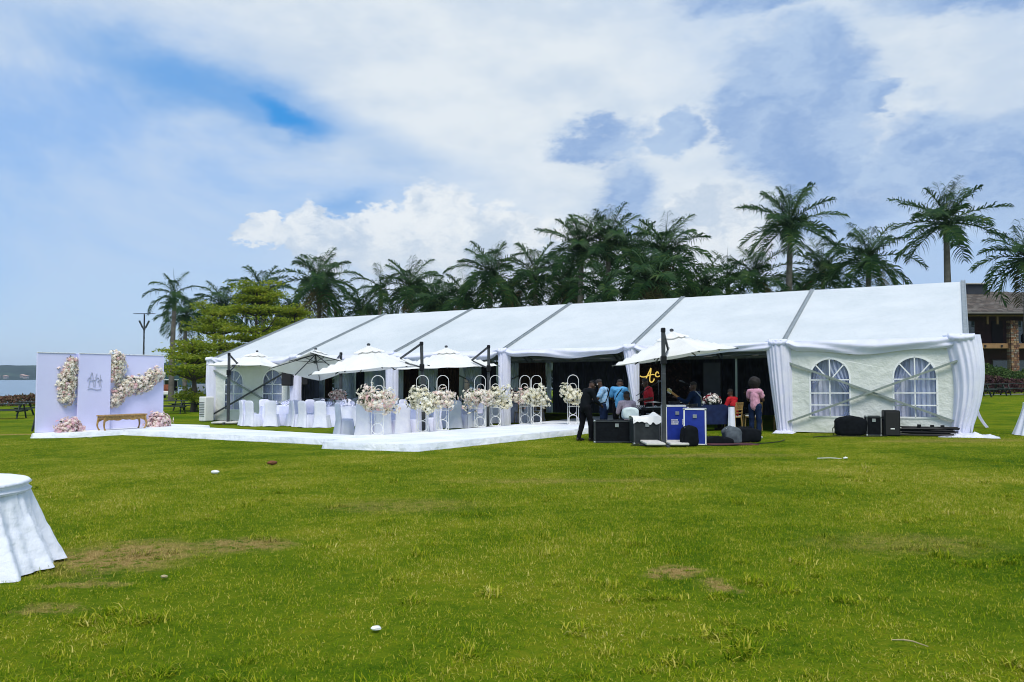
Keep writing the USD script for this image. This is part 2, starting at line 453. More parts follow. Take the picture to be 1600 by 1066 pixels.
def lawn_material(name='lawn_turf', blades=False):
    """Worn tropical turf: green, yellow-green and straw patches, with bare earth in places."""
    g = Graph()
    geo = g.add('geometry')
    P = geo + '.position'
    big = g.noise(P, 0.22, 5, 0.6, 0.4)
    mid = g.noise(P, 0.95, 5, 0.62)
    fine = g.noise(P, 9.0, 5, 0.7)
    tiny = g.noise(P, 55.0, 3, 0.7)
    f = g.math('add', g.math('multiply', big, 0.44), g.math('add', g.math('multiply', mid, 0.30), g.math('multiply', fine, 0.26)))
    if blades:
        f = g.math('add', g.math('multiply', g.math('subtract', f, 0.5), 1.75), 0.5)
        f = g.math('add', g.math('multiply', f, 0.62), g.math('multiply', g.add('attribute', None, attribute='tint') + '.fac', 0.38))
        stops = [(0.14, (0.016, 0.055, 0.003)), (0.30, (0.070, 0.150, 0.004)), (0.43, (0.185, 0.270, 0.007)), (0.55, (0.330, 0.345, 0.016)), (0.67, (0.52, 0.46, 0.09)), (0.82, (0.72, 0.64, 0.27))]
    else:
        f = g.math('add', g.math('multiply', g.math('subtract', f, 0.5), 1.6), 0.5)
        f = g.math('add', g.math('multiply', f, 0.70), g.math('multiply', tiny, 0.28))
        stops = [(0.28, (0.020, 0.060, 0.003)), (0.40, (0.062, 0.125, 0.004)), (0.50, (0.125, 0.182, 0.006)), (0.58, (0.190, 0.210, 0.010)), (0.67, (0.28, 0.240, 0.03))]
    col = g.ramp(f, stops)
    # bare, dry places (real patches of the lawn, where they lie)
    wob = g.add('vector_math', {'vector1': g.add('noise_texture', {'vector': P}, scale=1.6, detail=5, roughness=0.65) + '.color', 'vector2': P}, math_type='multiply_add')
    dry = None
    for x, y, rx, ry, s in BARE:
        d = g.add('vector_math', {'vector1': P}, math_type='subtract', vector2=(x, y, 0)) + '.vector'
        d = g.add('vector_math', {'vector1': g.add('vector_math', {'vector1': g.add('vector_math', {'vector1': g.add('noise_texture', {'vector': P}, scale=2.2, detail=6, roughness=0.7) + '.color'}, math_type='subtract', vector2=(.5, .5, .5)) + '.vector', 'vector2': d}, math_type='add') + '.vector'}, math_type='multiply', vector2=(1 / rx, 1 / ry, 0)) + '.vector'
        L = g.add('vector_math', {'vector1': d}, math_type='length') + '.value'
        k = g.math('multiply', g.range(L, 1.25, 0.35), s)
        dry = k if dry is None else g.math('maximum', dry, k)
    dry = g.math('multiply', dry, g.range(fine, 0.36, 0.55))
    earth = g.mix(g.range(tiny, 0.4, 0.6), (0.30, 0.19, 0.06), (0.42, 0.30, 0.12))
    if blades:
        earth = g.mix(g.add('attribute', None, attribute='tint') + '.fac', (0.26, 0.18, 0.05), (0.52, 0.40, 0.17))
    col = g.mix(dry, col, earth)
    h = g.math('add', fine, g.math('multiply', tiny, 0.7))
    links = {'base_color': col}
    if not blades:
        links['normal'] = g.add('bump', {'height': h}, strength=0.9, distance=0.05) + '.normal'
    p = g.add('principled_bsdf', links, roughness=0.9, specular_ior_level=0.02) + '.BSDF'
    if blades:
        t = g.add('translucent_bsdf', {'color': col}) + '.BSDF'
        p = g.add('mix_closure', {'closure1': p, 'closure2': t}, fac=0.3) + '.closure'
    LOOKS[name] = g.build(name, surface=p)
    return LOOKS[name]


BARE = [(-3.75, 8.1, 0.85, 0.85, 0.95), (-2.75, 8.6, 0.6, 0.4, 0.85), (1.4, 7.2, 0.28, 0.22, 1.0), (1.6, 6.75, 0.2, 0.22, 0.9), (-3.6, 6.95, 0.35, 0.2, 0.7), (-3.45, 6.2, 0.3, 0.16, 0.6),
        (4.2, 18.2, 2.6, 0.5, 0.45), (11.5, 21.8, 2.6, 0.7, 0.5), (-16.9, 28.3, 1.2, 0.35, 1.0), (-1.5, 11.2, 1.2, 0.7, 0.35), (3.9, 8.3, 1.0, 0.6, 0.35), (0.9, 13.8, 2.4, 0.35, 0.4)]
"""x, y, radii and strength of the dry patches."""


# ---------------------------------------------------------------- ground, lake, far shores
SHORE = Polygon([(-300, -60), (-300, 10), (-150, 25), (-62, 50), (-44, 65), (-37, 74), (-41, 92), (-47, 112), (-34, 128), (40, 150), (160, 190), (420, 220), (900, 240), (900, -60)])


def build_ground():
    xs = np.unique(np.concatenate([np.arange(-300, -60, 12), np.arange(-60, 80, 1.5), np.arange(80, 300, 12), np.arange(300, 901, 60)]))
    ys = np.unique(np.concatenate([np.arange(-60, 0, 6), np.arange(0, 60, 1.5), np.arange(60, 160, 2.5), np.arange(160, 261, 10)]))
    X, Y = np.meshgrid(xs, ys, indexing='ij')
    pts = shapely.points(X.ravel(), Y.ravel())
    inside = shapely.contains(SHORE, pts)
    d = shapely.distance(SHORE.exterior, pts) * np.where(inside, 1, -1)
    d = d.reshape(X.shape)
    Z = ground(X, Y) + 0.02 * (meshkit.fbm(np.stack([X * .35, Y * .35, X * 0], -1), 3, 4) - .5) * smoothstep(Y, 3, 10) * (1 - smoothstep(Y, 20, 24))
    Z = np.where(d > 1.5, Z, Z - 4.5 * smoothstep(-d, -1.5, 5.0))
    solo('lawn', MB().grid(np.stack([X, Y, Z], -1)).out(), lawn_material(), 'wide worn green lawn with dry straw patches', kind='structure', smooth=True)
    g = Graph()
    P = g.add('geometry') + '.position'
    st = g.add('mapping', {'vector': P}, mapping_type='point', scale=(0.5, 1.1, 1)) + '.vector'
    nrm = g.add('bump', {'height': g.math('add', g.noise(st, 0.8, 6, 0.65), g.math('multiply', g.noise(st, 0.12, 3), 2.0))}, strength=0.55, distance=0.5) + '.normal'
    p = g.add('principled_bsdf', {'normal': nrm, 'base_color': g.mix(g.noise(st, 0.05, 4), (0.10, 0.16, 0.22), (0.17, 0.22, 0.26))}, roughness=0.22, specular_ior_level=0.5) + '.BSDF'
    lake = g.build('lake_water', surface=p)
    solo('lake', MB().grid(np.array([[(x, y, -2.6) for y in (-400, 200, 1000, 4000)] for x in (-4500, -1000, -100, 1500, 5000)])).out(), lake, 'calm pale grey lake reflecting the sky', kind='structure')


build_ground()


def build_hills():
    """The far shore: wooded hills about 1.5 km away behind the lake, and a nearer wooded point."""
    g = Graph()
    P = g.add('geometry') + '.position'
    col = g.ramp(g.noise(P, 0.02, 6, 0.65), [(0.35, (0.006, 0.020, 0.022)), (0.5, (0.012, 0.034, 0.032)), (0.62, (0.026, 0.058, 0.046)), (0.72, (0.06, 0.08, 0.06))])
    hill_mat = g.build('wooded_hill', surface=g.add('principled_bsdf', {'base_color': col}, roughness=0.9, specular_ior_level=0.05) + '.BSDF')
    xs = np.linspace(-1900, 500, 160)
    rng = np.linspace(0, 1, 14)
    rows = []
    for x in xs:
        y0 = 1480 + 0.10 * (x + 900)
        prof = 15 + 16 * math.exp(-((x + 890) / 70) ** 2) + 17 * math.exp(-((x + 700) / 46) ** 2) + 12 * math.exp(-((x + 1050) / 90) ** 2) + 10 * float(meshkit.fbm(np.array([x / 60., 3.3, .7]), 4, 9))
        row = []
        for t in rng:
            h = prof * (math.sin(min(1, t * 1.15) * math.pi / 2) ** 1.4) * (0.75 + 0.5 * float(meshkit.fbm(np.array([x / 45., t * 6, 1.7]), 4, 5)))
            row.append((x, y0 + t * 420, -3.0 + h + (0 if t else -1.5)))
        rows.append(row)
    solo('hills', MB().grid(np.array(rows)).out(), hill_mat, 'dark wooded hills on the far shore of the lake', kind='structure', smooth=True)
    house_wall = mat('far_house_wall', (0.40, 0.33, 0.31), (0.32, 0.29, 0.28), 0.8, 0.2, space='position')
    house_roof = mat('far_house_roof', (0.30, 0.16, 0.12), (0.40, 0.30, 0.26), 0.8, 0.1, space='position')
    R = random.Random(5)
    looks = ['small pale house low on the far shore at the left edge of the view', 'tiny white house high on the far hill', 'small far house at the waterline under the two hilltops', 'pinkish far house right of the waterline one', 'small far house on the shore next to the floral backdrop']
    for i, (x, t, w) in enumerate([(-921, .02, 7), (-899, .30, 4.5), (-905, .015, 6), (-887, .06, 7), (-872, .02, 6.5)]):
        y = 1480 + 0.10 * (x + 900) + t * 420
        z = 0.6 + t * 40
        h = thing('far_house', looks[i], 'house', (x, y - 4, z), R.uniform(-20, 20), group='houses on the far shore')
        part(h, 'wall', MB().box((0, 0, 1), (w, 9, 4)).out(), house_wall)
        part(h, 'roof', MB().add([(-w / 2 - 1, -5.5, 3), (w / 2 + 1, -5.5, 3), (w / 2 + 1, 5.5, 3), (-w / 2 - 1, 5.5, 3), (-w / 2 + 2, 0, 5), (w / 2 - 2, 0, 5)], [(0, 1, 5, 4), (2, 3, 4, 5)]).add([(-w / 2 - 1, -5.5, 3), (-w / 2 - 1, 5.5, 3), (-w / 2 + 2, 0, 5), (w / 2 + 1, -5.5, 3), (w / 2 + 1, 5.5, 3), (w / 2 - 2, 0, 5)], [(0, 2, 1), (3, 4, 5)]).out(), house_roof)
        for q in (-1, 1):
            part(h, 'window', MB().box((q * w / 4, -4.6, 1.2), (2, .3, 1.6)).out(), mat('far_glass', (0.04, 0.05, 0.06)))
    # nearer wooded point across the bay, seen between the trees
    xs = np.linspace(-330, 60, 60)
    rows = [[(x, 385 + t * 60 + 12 * math.sin(x / 60), -3.2 + (8.5 + 7 * float(meshkit.fbm(np.array([x / 14., t * 4, 6.1]), 4, 3))) * math.sin(min(1, t * 1.3) * math.pi / 2) ** .5 * float(smoothstep(x, -205, -168))) for t in np.linspace(0, 1, 10)] for x in xs]
    solo('wooded_point', MB().grid(np.array(rows)).out(), hill_mat, 'dark wooded point across the bay behind the left palms', kind='structure', smooth=True)


build_hills()


def build_haze():
    """Humid air over the lake: one even volume round everything."""
    g = Graph()
    v = g.add('principled_volume', None, color=(0.80, 0.88, 0.97), density=0.00013, anisotropy=0.2) + '.volume'
    hz = g.build('humid_air', volume=v)
    solo('haze', MB().box((250, 2000, 31), (10600, 5000, 80)).out(), hz, 'thin humid haze over the lake and far shore', kind='stuff')


build_haze()


def nz_one(x, y):
    return float(meshkit.fbm(np.array([x * .9, y * .9, 7.7]), 3, 33))


def build_grass():
    """Turf blades near the camera: small sods of blades scattered over the lawn."""
    gm = lawn_material('grass_blade', blades=True)
    rng = np.random.default_rng(11)
    root = UsdGeom.PointInstancer.Define(stage, '/World/grass')
    tag(root.GetPrim(), 'short worn green and straw grass of the foreground lawn', 'grass', None, 'stuff')
    protos = []
    S = 0.5
    for k in range(6):
        n = 900
        b = np.stack([rng.uniform(-S / 2, S / 2, n), rng.uniform(-S / 2, S / 2, n), np.full(n, -0.012)], 1)
        L = rng.gamma(5, 0.0058, n).clip(0.012, 0.07)
        th = rng.uniform(0, 2 * np.pi, n)
        lean = rng.uniform(0.45, 1.45, n)
        d = np.stack([np.cos(th), np.sin(th), np.zeros(n)], 1)
        w = np.stack([-np.sin(th), np.cos(th), np.zeros(n)], 1) * (rng.uniform(0.0016, 0.0040, n))[:, None]
        up = np.array([0, 0, 1.0])
        p1 = b + (d * np.sin(lean * .55)[:, None] + up * np.cos(lean * .55)[:, None]) * (L * .55)[:, None]
        p2 = p1 + (d * np.sin(lean * 1.3)[:, None] + up * np.cos(lean * 1.3)[:, None]) * (L * .5)[:, None]
        v = np.stack([b - w, b + w, p1 + w * .8, p1 - w * .8, p2], 1).reshape(-1, 3)
        o = (np.arange(n) * 5)[:, None]
        f = np.concatenate([o + [0, 1, 2], o + [0, 2, 3], o + [3, 2, 4]], 0)
        m = usdkit.mesh(stage, f'/World/grass/sod_{k:03d}' if k else '/World/grass/sod', (v, f), gm)
        add_tint(m, len(v), 0, 5)
        protos.append(m.GetPath())
    for k in range(3):                                   # ranker tufts and weeds
        n = 70
        b = np.stack([rng.normal(0, .05, n), rng.normal(0, .05, n), np.full(n, -.01)], 1)
        th, lean, L = rng.uniform(0, 2 * np.pi, n), rng.uniform(.3, 1.3, n), rng.uniform(.05, .13, n)
        d = np.stack([np.cos(th), np.sin(th), np.zeros(n)], 1)
        w = np.stack([-np.sin(th), np.cos(th), np.zeros(n)], 1) * rng.uniform(.002, .0055, n)[:, None]
        p1 = b + (d * np.sin(lean * .6)[:, None] + [0, 0, 1] * np.cos(lean * .6)[:, None]) * (L * .55)[:, None]
        p2 = p1 + (d * np.sin(lean * 1.4)[:, None] + [0, 0, 1] * np.cos(lean * 1.4)[:, None]) * (L * .5)[:, None]
        v = np.stack([b - w, b + w, p1 + w * .9, p1 - w * .9, p2], 1).reshape(-1, 3)
        o = (np.arange(n) * 5)[:, None]
        m = usdkit.mesh(stage, f'/World/grass/tuft_{k:03d}' if k else '/World/grass/tuft', (v, np.concatenate([o + [0, 1, 2], o + [0, 2, 3], o + [3, 2, 4]], 0)), gm)
        add_tint(m, len(v), 0, 5)
        protos.append(m.GetPath())
    pos, idx, rot, scl = [], [], [], []
    y = 3.6
    while y < 26:
        step = S * (0.86 if y < 12 else 1.0 if y < 18 else 1.15)
        half = 0.66 * y + 0.8
        for x in np.arange(-half, half, step):
            px, py = x + rng.uniform(-.1, .1), y + rng.uniform(-.1, .1)
            q = np.array([px - TX, py - TY]); a, b = q @ DA, q @ DB
            if b > -0.3 and -0.3 < a < 30: continue
            if COVERED.contains(Point(a, b)): continue
            k = float(meshkit.fbm(np.array([px * .8, py * .8, 2.2]), 3, 21))
            pos.append(on(px, py)); idx.append(int(rng.integers(6)))
            an = rng.uniform(0, 2 * np.pi)
            rot.append(Gf.Quath(math.cos(an / 2), 0, 0, math.sin(an / 2)))
            z = (0.55 + 0.95 * k) * (1.0 if y < 14 else 0.85)
            scl.append((1, 1, z))
        y += step
    for _ in range(420):
        py = 4.2 + 12 * rng.random() ** 1.4
        px = rng.uniform(-.66, .66) * py
        if nz_one(px, py) < .48: continue
        pos.append(on(px, py)); idx.append(6 + int(rng.integers(3)))
        an = rng.uniform(0, 2 * np.pi)
        rot.append(Gf.Quath(math.cos(an / 2), 0, 0, math.sin(an / 2)))
        s = rng.uniform(.45, .95)
        scl.append((s * 1.3, s * 1.3, s))
    root.CreatePositionsAttr(Vt.Vec3fArray.FromNumpy(np.array(pos, np.float32)))
    root.CreateProtoIndicesAttr(Vt.IntArray(idx))
    root.CreateOrientationsAttr(Vt.QuathArray(rot))
    root.CreateScalesAttr(Vt.Vec3fArray.FromNumpy(np.array(scl, np.float32)))
    root.CreatePrototypesRel().SetTargets(protos)


COVERED = Polygon([(26.05, -10.85), (24.9, -10.2), (24.6, -8.55), (14.7, -9.45), (14.3, -10.45), (11.6, -10.35), (10.5, -2.7), (10.5, 0), (13.8, 0), (15, -8.1), (24.3, -6.2), (27.6, -4.3)])
build_grass()

# ---------------------------------------------------------------- the marquee
EAVE, RIDGE, DEPTH, BAY = 2.78, 5.0, 12.3, 5.0


def tl(a, b, z):
    """Marquee frame (a left, b back, z above the lawn) to the marquee's own axes."""
    a, b, z = np.broadcast_arrays(np.asarray(a, float), np.asarray(b, float), np.asarray(z, float))
    return np.stack([-a, b, z + SLOPE * a], -1)


def sheet(fn, nu, nv):
    """Grid of points fn(u, v) with u, v in 0..1."""
    U, V = np.meshgrid(np.linspace(0, 1, nu), np.linspace(0, 1, nv), indexing='ij')
    return fn(U, V)


def nz(x, y, z, seed=0, octv=3):
    return meshkit.fbm(np.stack(np.broadcast_arrays(np.asarray(x, float), np.asarray(y, float), np.asarray(z, float)), -1), octv, seed)


def arch(cx, z0, w, h, inset=0.0, n=20):
    r = w / 2 - inset
    zs = z0 + h - w / 2
    t = np.linspace(0, np.pi, n)
    return Polygon([(cx + r, z0 + inset)] + [(cx + r * math.cos(q), zs + r * math.sin(q)) for q in t] + [(cx - r, z0 + inset)])


def build_tent():
    T = thing('marquee_tent', 'long white marquee with six roof bays, draped posts and arched windows', 'marquee', (TX, TY, 0), TENT_RZ)
    MID = DEPTH / 2
    # roof: one sheet per bay and slope
    for i in range(6):
        for side in (0, 1):
            def f(u, v, i=i, side=side):
                a = i * BAY + 0.05 + u * (BAY - 0.10)
                b = v * MID if side == 0 else DEPTH - v * MID
                z = EAVE + (RIDGE - EAVE) * v
                sag = -0.07 * np.sin(np.pi * u) ** 0.8 * np.sin(np.pi * np.clip(v, 0, 1)) - 0.015 * (nz(a * .7, b * .9, i + side * 9., 4) - .5)
                return tl(a, b, z + sag)
            part(T, 'roof_panel', MB().grid(sheet(f, 13, 15)).out(), white_pvc, smooth=True)
    for k in range(7):
        m = MB()
        a = k * BAY
        for (b0, z0), (b1, z1) in (((-.06, EAVE - .02), (MID, RIDGE)), ((MID, RIDGE), (DEPTH + .06, EAVE - .02))):
            p, q = tl(a, b0, z0 + .015), tl(a, b1, z1 + .015)
            m.bar(p, q, 0.145, 0.05, up=(1, 0, 0) if False else (0, 0, 1))
            for o in (-.05, .05):
                m.bar(p + [o, 0, .035], q + [o, 0, .035], 0.022, 0.03)
        part(T, 'roof_rail', m.out(), grey_metal)
    m = MB().bar(tl(0, MID, RIDGE - .1), tl(30, MID, RIDGE - .1), .1, .12)
    part(T, 'ridge_beam', m.out(), grey_metal)
    for i in range(6):
        for b in (0, DEPTH):
            part(T, 'eave_beam', MB().bar(tl(i * BAY + .08, b, EAVE - .09), tl(i * BAY + 4.92, b, EAVE - .09), .09, .12).out(), grey_metal)
    for k in range(7):
        for b in (0, DEPTH):
            part(T, 'post', MB().box(tl(k * BAY, b, (EAVE - .03) / 2), (.14, .14, EAVE - .03), bevel=.01).out(), grey_metal)
        if k in (0, 6):
            continue
        m = MB()
        for b0, b1 in ((.1, MID), (MID, DEPTH - .1)):
            z0, z1 = (EAVE, RIDGE) if b0 < 1 else (RIDGE, EAVE)
            m.bar(tl(k * BAY, b0, z0 - .14), tl(k * BAY, b1, z1 - .14), .09, .16)
        part(T, 'rafter', m.out(), grey_metal)
    pane = pane_mat('clear_pvc_pane', (0.93, 0.95, 0.97))
    white_bar = mat('window_bar', (0.84, 0.86, 0.85), (0.78, 0.80, 0.80), 0.5, 8)
    WINS = (1.33, 3.65)

    def wall(name, a0, b, out=-1, wins=WINS, along='a', top=EAVE - .15, h=None, label=None, material=cream_pvc):
        """A side wall 5 m wide, its arched windows cut out; each has a pane and white bars."""
        outline = Polygon([(.09, .03), (4.91, .03), (4.91, top), (.09, top)]) if h is None else Polygon(h)
        for c in wins:
            outline = outline.difference(arch(c, .50, 1.15, 1.77))
        e = trimesh.creation.extrude_polygon(outline.segmentize(.45), .012, engine='earcut')
        v = np.array(e.vertices)
        s, z, d = v[:, 0], v[:, 1], v[:, 2]

        def put(s, z, d):
            return tl(a0 + s, b + out * d, z) if along == 'a' else tl(a0 - out * d * -1, b + s, z)
        wob = .035 * (nz(s * .8, z * .8, a0, 8) - .5)
        w = part(T, name, (put(s, z, d + wob), np.array(e.faces)), material, label=label)
        for c in wins:
            pv, pf = trimesh.creation.triangulate_polygon(arch(c, .50, 1.15, 1.77), engine='earcut')
            part(w, 'window_pane', (put(pv[:, 0], pv[:, 1], np.full(len(pv), .004)), pf), pane)
            zs = .5 + 1.77 - .575
            bars = [((c - .575, z), (c + .575, z)) for z in (1.62, 1.22, .86)] + [((c, .5), (c, 2.27))] + [((c + .04 * q, 1.64), (c + q * .575 * .72, zs + .575 * .69)) for q in (-1, 1)]
            for p, q in bars:
                P, Q = put(np.array(p[0]), np.array(p[1]), np.array(.022)), put(np.array(q[0]), np.array(q[1]), np.array(.022))
                part(w, 'window_bar', MB().bar(P, Q, .035, .012, up=(0, 1, 0) if along == 'a' else (1, 0, 0)).out(), white_bar)
            fr = arch(c, .50, 1.15, 1.77).buffer(.02).difference(arch(c, .50, 1.15, 1.77, .03))
            e = trimesh.creation.extrude_polygon(fr, .02, engine='earcut')
            v = np.array(e.vertices)
            part(w, 'window_frame', (put(v[:, 0], v[:, 1], v[:, 2] + .008), np.array(e.faces)), white_bar)
        return w

    wall('side_wall', 0, .02)
    wall('side_wall', 25, .02)
    for i in range(6):
        wall('back_wall', i * BAY, DEPTH - .02, out=1, material=cream_thin)
    for a in (0.0, 30.0):
        pts = [(.09, .03), (DEPTH - .09, .03), (DEPTH - .09, EAVE - .12), (MID, RIDGE - .16), (.09, EAVE - .12)]
        gp = Polygon(pts)
        cs = (1.3, 3.6, 8.7, 11.0)
        for c in cs: gp = gp.difference(arch(c, .50, 1.15, 1.77))
        e = trimesh.creation.extrude_polygon(gp, .012, engine='earcut')
        v = np.array(e.vertices)
        gw = part(T, 'gable_wall', (tl(a + (v[:, 2] if a == 0 else -v[:, 2]), v[:, 0], v[:, 1]), np.array(e.faces)), cream_thin if a else cream_pvc)
        for c in cs:
            pv, pf = trimesh.creation.triangulate_polygon(arch(c, .50, 1.15, 1.77), engine='earcut')
            part(gw, 'window_pane', (tl(np.full(len(pv), a + (.006 if a == 0 else -.006)), pv[:, 0], pv[:, 1]), pf), pane)
            for z in (1.22, 1.62):
                part(gw, 'window_bar', MB().box(tl(a + (-.02 if a == 0 else .02), c, z), (.012, 1.15, .035)).out(), white_bar)
            part(gw, 'window_bar', MB().box(tl(a + (-.02 if a == 0 else .02), c, 1.38), (.012, .035, 1.74)).out(), white_bar)
    # crossed braces
    for a0, b, o in ((0, -.06, 1), (25, -.06, 1), (15, DEPTH - .12, 1), (20, DEPTH - .12, 1)):
        z0, z1 = (.32, 2.18) if a0 != 25 else (.25, 2.30)
        part(T, 'brace', MB().bar(tl(a0 + .1, b, z0), tl(a0 + 4.9, b, z1), .06, .06).out(), brace_metal if a0 != 25 else dark_metal if False else brace_metal)
        part(T, 'brace', MB().bar(tl(a0 + .1, b - .07, z1), tl(a0 + 4.9, b - .07, z0), .06, .06).out(), brace_metal if a0 != 25 else dark_metal)
    # swagged valances along the front eave
    for i in range(6):
        R = random.Random(40 + i)
        ph, dp = R.uniform(0, 6), R.uniform(.30, .40)

        def f(u, v, i=i, ph=ph, dp=dp):
            a = i * BAY + .12 + u * (BAY - .24)
            edge = np.minimum(u, 1 - u)
            drop = dp * (.80 + .20 * np.sin(np.pi * u)) + .06 * np.sin(2 * np.pi * u * 1.5 + ph) * np.sin(np.pi * u) - .10 * np.exp(-(edge / .035) ** 2)
            lift = .05 * np.exp(-(edge / .06) ** 2)
            z = EAVE + .03 + lift - v * drop
            fold = .03 * np.sin(v * 9 + 3.0 * np.sin(u * 5 + ph)) + .03 * np.sin(60 * u + 8 * v + ph) * np.exp(-(edge / .07) ** 2)
            out = -.07 - .13 * np.sin(np.pi * np.clip(v, 0, 1)) * (.5 + .6 * nz(a * 1.3, v * 2, 1.0 * i, 7)) - fold
            return tl(a, out, z)
        part(T, 'valance', MB().grid(sheet(f, 60, 9)).out(), drape_white, smooth=True)
    # gathered curtains on the posts: (post, top width, offset of the right edge, bottom width, shift of the left edge)
    spec = {0: (.95, -.35, .55, 0), 1: (.80, -.26, .50, 0), 2: (.62, -.30, .12, 1), 3: (.52, -.34, .42, 1), 4: (.58, -.30, .50, 0), 5: (.60, -.26, .46, 0), 6: (.60, -.22, .40, 0)}
    for k, (w0, off, w1, _) in spec.items():
        R = random.Random(70 + k)
        ph = R.uniform(0, 6)
        zb = .02 if k != 2 else .55

        def f(u, v, k=k, w0=w0, off=off, w1=w1, ph=ph, zb=zb):
            w = w0 + (w1 - w0) * v ** 1.15
            a = k * BAY + off + (w0 - w0) + u * w
            if k == 0:
                a = k * BAY + off * (1 + .35 * np.sin(np.pi * np.clip(v * 1.1, 0, 1)) - .75 * v ** 2.2) + u * w
            pleat = .055 * (nz(u * 9 + .8 * v * np.sin(ph), v * 1.2, ph, 31 + k) - .5) * 1.6 + .022 * np.sin(2 * np.pi * (u * 6 + .35 * np.sin(5 * u + ph)) + ph + 2.2 * v) + .03 * (nz(u * 20, v * 2.5, ph, 5) - .5)
            wrap = .26 * (2 * np.abs(u - .5)) ** 2.2
            bulge = .08 * np.sin(np.pi * v) * nz(u * 3, v * 3, 1.0 * k, 3)
            z = EAVE + .08 - v * (EAVE + .06 - zb)
            return tl(a, -.20 + wrap - pleat * (.7 + .5 * v) - bulge, z)
        c = part(T, 'curtain', MB().grid(sheet(f, 57, 22)).out(), drape_white, smooth=True)
        # the swathe knotted over the head of the post
        P = sheet(lambda u, v: tl(k * BAY + (u - .5) * w0 * .72 + (off + w0 / 2), -.10 - .15 * np.sin(np.pi * v) * np.sin(np.pi * u) ** .4 - .05 * nz(u * 12, v * 4, k, 2), EAVE + .09 - .26 * v * (.6 + .4 * np.sin(np.pi * u)) + .04 * nz(u * 6, v, k + .5, 3)), 25, 7)
        part(c, 'swathe', MB().grid(P).out(), drape_white, smooth=True)
    # cloth lying in heaps at the foot of the near right curtains
    for k, (x0, x1, y0, hgt) in {0: (-.75, .75, -.45, .20), 1: (-.35, .28, -.30, .20)}.items():
        def f(u, v, k=k, x0=x0, x1=x1, y0=y0, hgt=hgt):
            a = k * BAY + x0 + (x1 - x0) * u
            b = y0 - .28 + .75 * v
            e = np.sin(np.pi * u) ** .6 * np.sin(np.pi * v) ** .7
            n = nz(a * 5.5, b * 5.5, k + .5, 12, 4); n2 = np.abs(nz(a * 9, b * 9, k + 2.5, 6, 3) - .5)
            return tl(a + .10 * (n - .5) * np.sin(np.pi * u), b + .22 * (nz(a * 3, 1.1, k, 8) - .5), .004 + e * hgt * np.clip(.1 + 1.7 * (n - .25) - 1.2 * n2, .05, 2))
        part(T, 'curtain_heap', MB().grid(sheet(f, 40, 18)).out(), white_paint if False else drape_white, smooth=True)
    # the back gable corner's loose drape, seen past the right end
    part(T, 'curtain', MB().grid(sheet(lambda u, v: tl(-.18 - .10 * u - .35 * v ** 3, 4.2 + .5 * u + .04 * np.sin(30 * u), 1.35 - 1.33 * v), 20, 10)).out(), drape_white, smooth=True)
    # inside: drapes along the back wall
    def drape(a0, a1, material, b=DEPTH - .35, z1=2.62, pleats=None, tie=None, seed=0, amp=.05):
        n = pleats or max(3, int((a1 - a0) * 7))
        def f(u, v):
            w = 1.0 if tie is None else 1 - .75 * np.exp(-((v - .62) / .28) ** 2)
            a = a0 + (a1 - a0) * (u * w if tie != 'r' else 1 - (1 - u) * w)
            return tl(a, b + amp * np.sin(2 * np.pi * n * u + seed + v) + .02 * np.sin(2 * np.pi * n * 2.3 * u), z1 - v * (z1 - .03))
        part(T, 'inner_drape', MB().grid(sheet(f, 14 * max(4, n // 2), 10)).out(), material, smooth=True)
    for k, (a0, a1) in enumerate(((.1, 4.4), (4.5, 9.2), (9.3, 13.9), (14.0, 18.6))):
        drape(a0, a1, charcoal_drape, seed=k, amp=.03)
    drape(18.68, 18.95, sheer_white, seed=4, pleats=2)
    drape(19.0, 20.6, brown_drape, seed=5)
    drape(20.7, 21.9, sheer_white, b=DEPTH - .22, seed=6)
    drape(22.0, 22.9, charcoal_drape, seed=7)
    drape(23.0, 24.2, sheer_white, b=DEPTH - .22, seed=8, tie='l')
    drape(24.3, 25.7, brown_drape, seed=9)
    drape(25.8, 26.9, sheer_white, b=DEPTH - .22, seed=10)
    drape(26.95, 28.0, brown_drape, seed=11)
    drape(28.1, 29.7, sheer_white, b=DEPTH - .22, seed=12)
    # drapes along the inside of the left gable
    for k, (b0, b1, look, tie) in enumerate(((.5, 1.7, sheer_white, None), (1.8, 2.5, charcoal_drape, None), (2.6, 4.4, sheer_white, 'l'), (4.2, 5.2, charcoal_drape, None), (5.3, 7.2, sheer_white, 'r'), (7.3, 7.9, brown_drape, None), (8.0, 9.7, sheer_white, None), (9.8, 10.5, charcoal_drape, None), (10.6, 12.0, sheer_white, None))):
        n = max(3, int((b1 - b0) * 7))
        P = sheet(lambda u, v: tl(29.72 - .05 * np.sin(2 * np.pi * n * u + k + v) - .02 * np.sin(14 * n * u), b0 + (b1 - b0) * ((u if tie != 'r' else 1 - u) * (1 if tie is None else 1 - .7 * np.exp(-((v - .62) / .28) ** 2)) if tie != 'r' else 1 - (1 - u) * (1 - .7 * np.exp(-((v - .62) / .28) ** 2))), 2.62 - v * 2.58), 12 * n // 2 + 8, 10)
        part(T, 'inner_drape', MB().grid(P).out(), look, smooth=True)
    # sheers behind the windows of the two closed front bays
    for a0 in (0, 25):
        for j, c in enumerate(WINS):
            drape(a0 + c - .72, a0 + c + .12, sheer_white, b=.10, z1=2.5, pleats=6, tie='l' if j else None, seed=a0 + j)
            drape(a0 + c + .14, a0 + c + .74, sheer_white, b=.22, z1=2.5, pleats=5, tie='r', seed=a0 + j + 2)
            drape(a0 + c - .70, a0 + c + .70, drape_white, b=.30, z1=2.5, pleats=9, seed=a0 + j + 5, amp=.035)
        drape(a0 + .15, a0 + 4.85, charcoal_drape if a0 == 0 else charcoal_drape, b=1.6, z1=2.5, seed=a0, amp=.03)
    return T


build_tent()


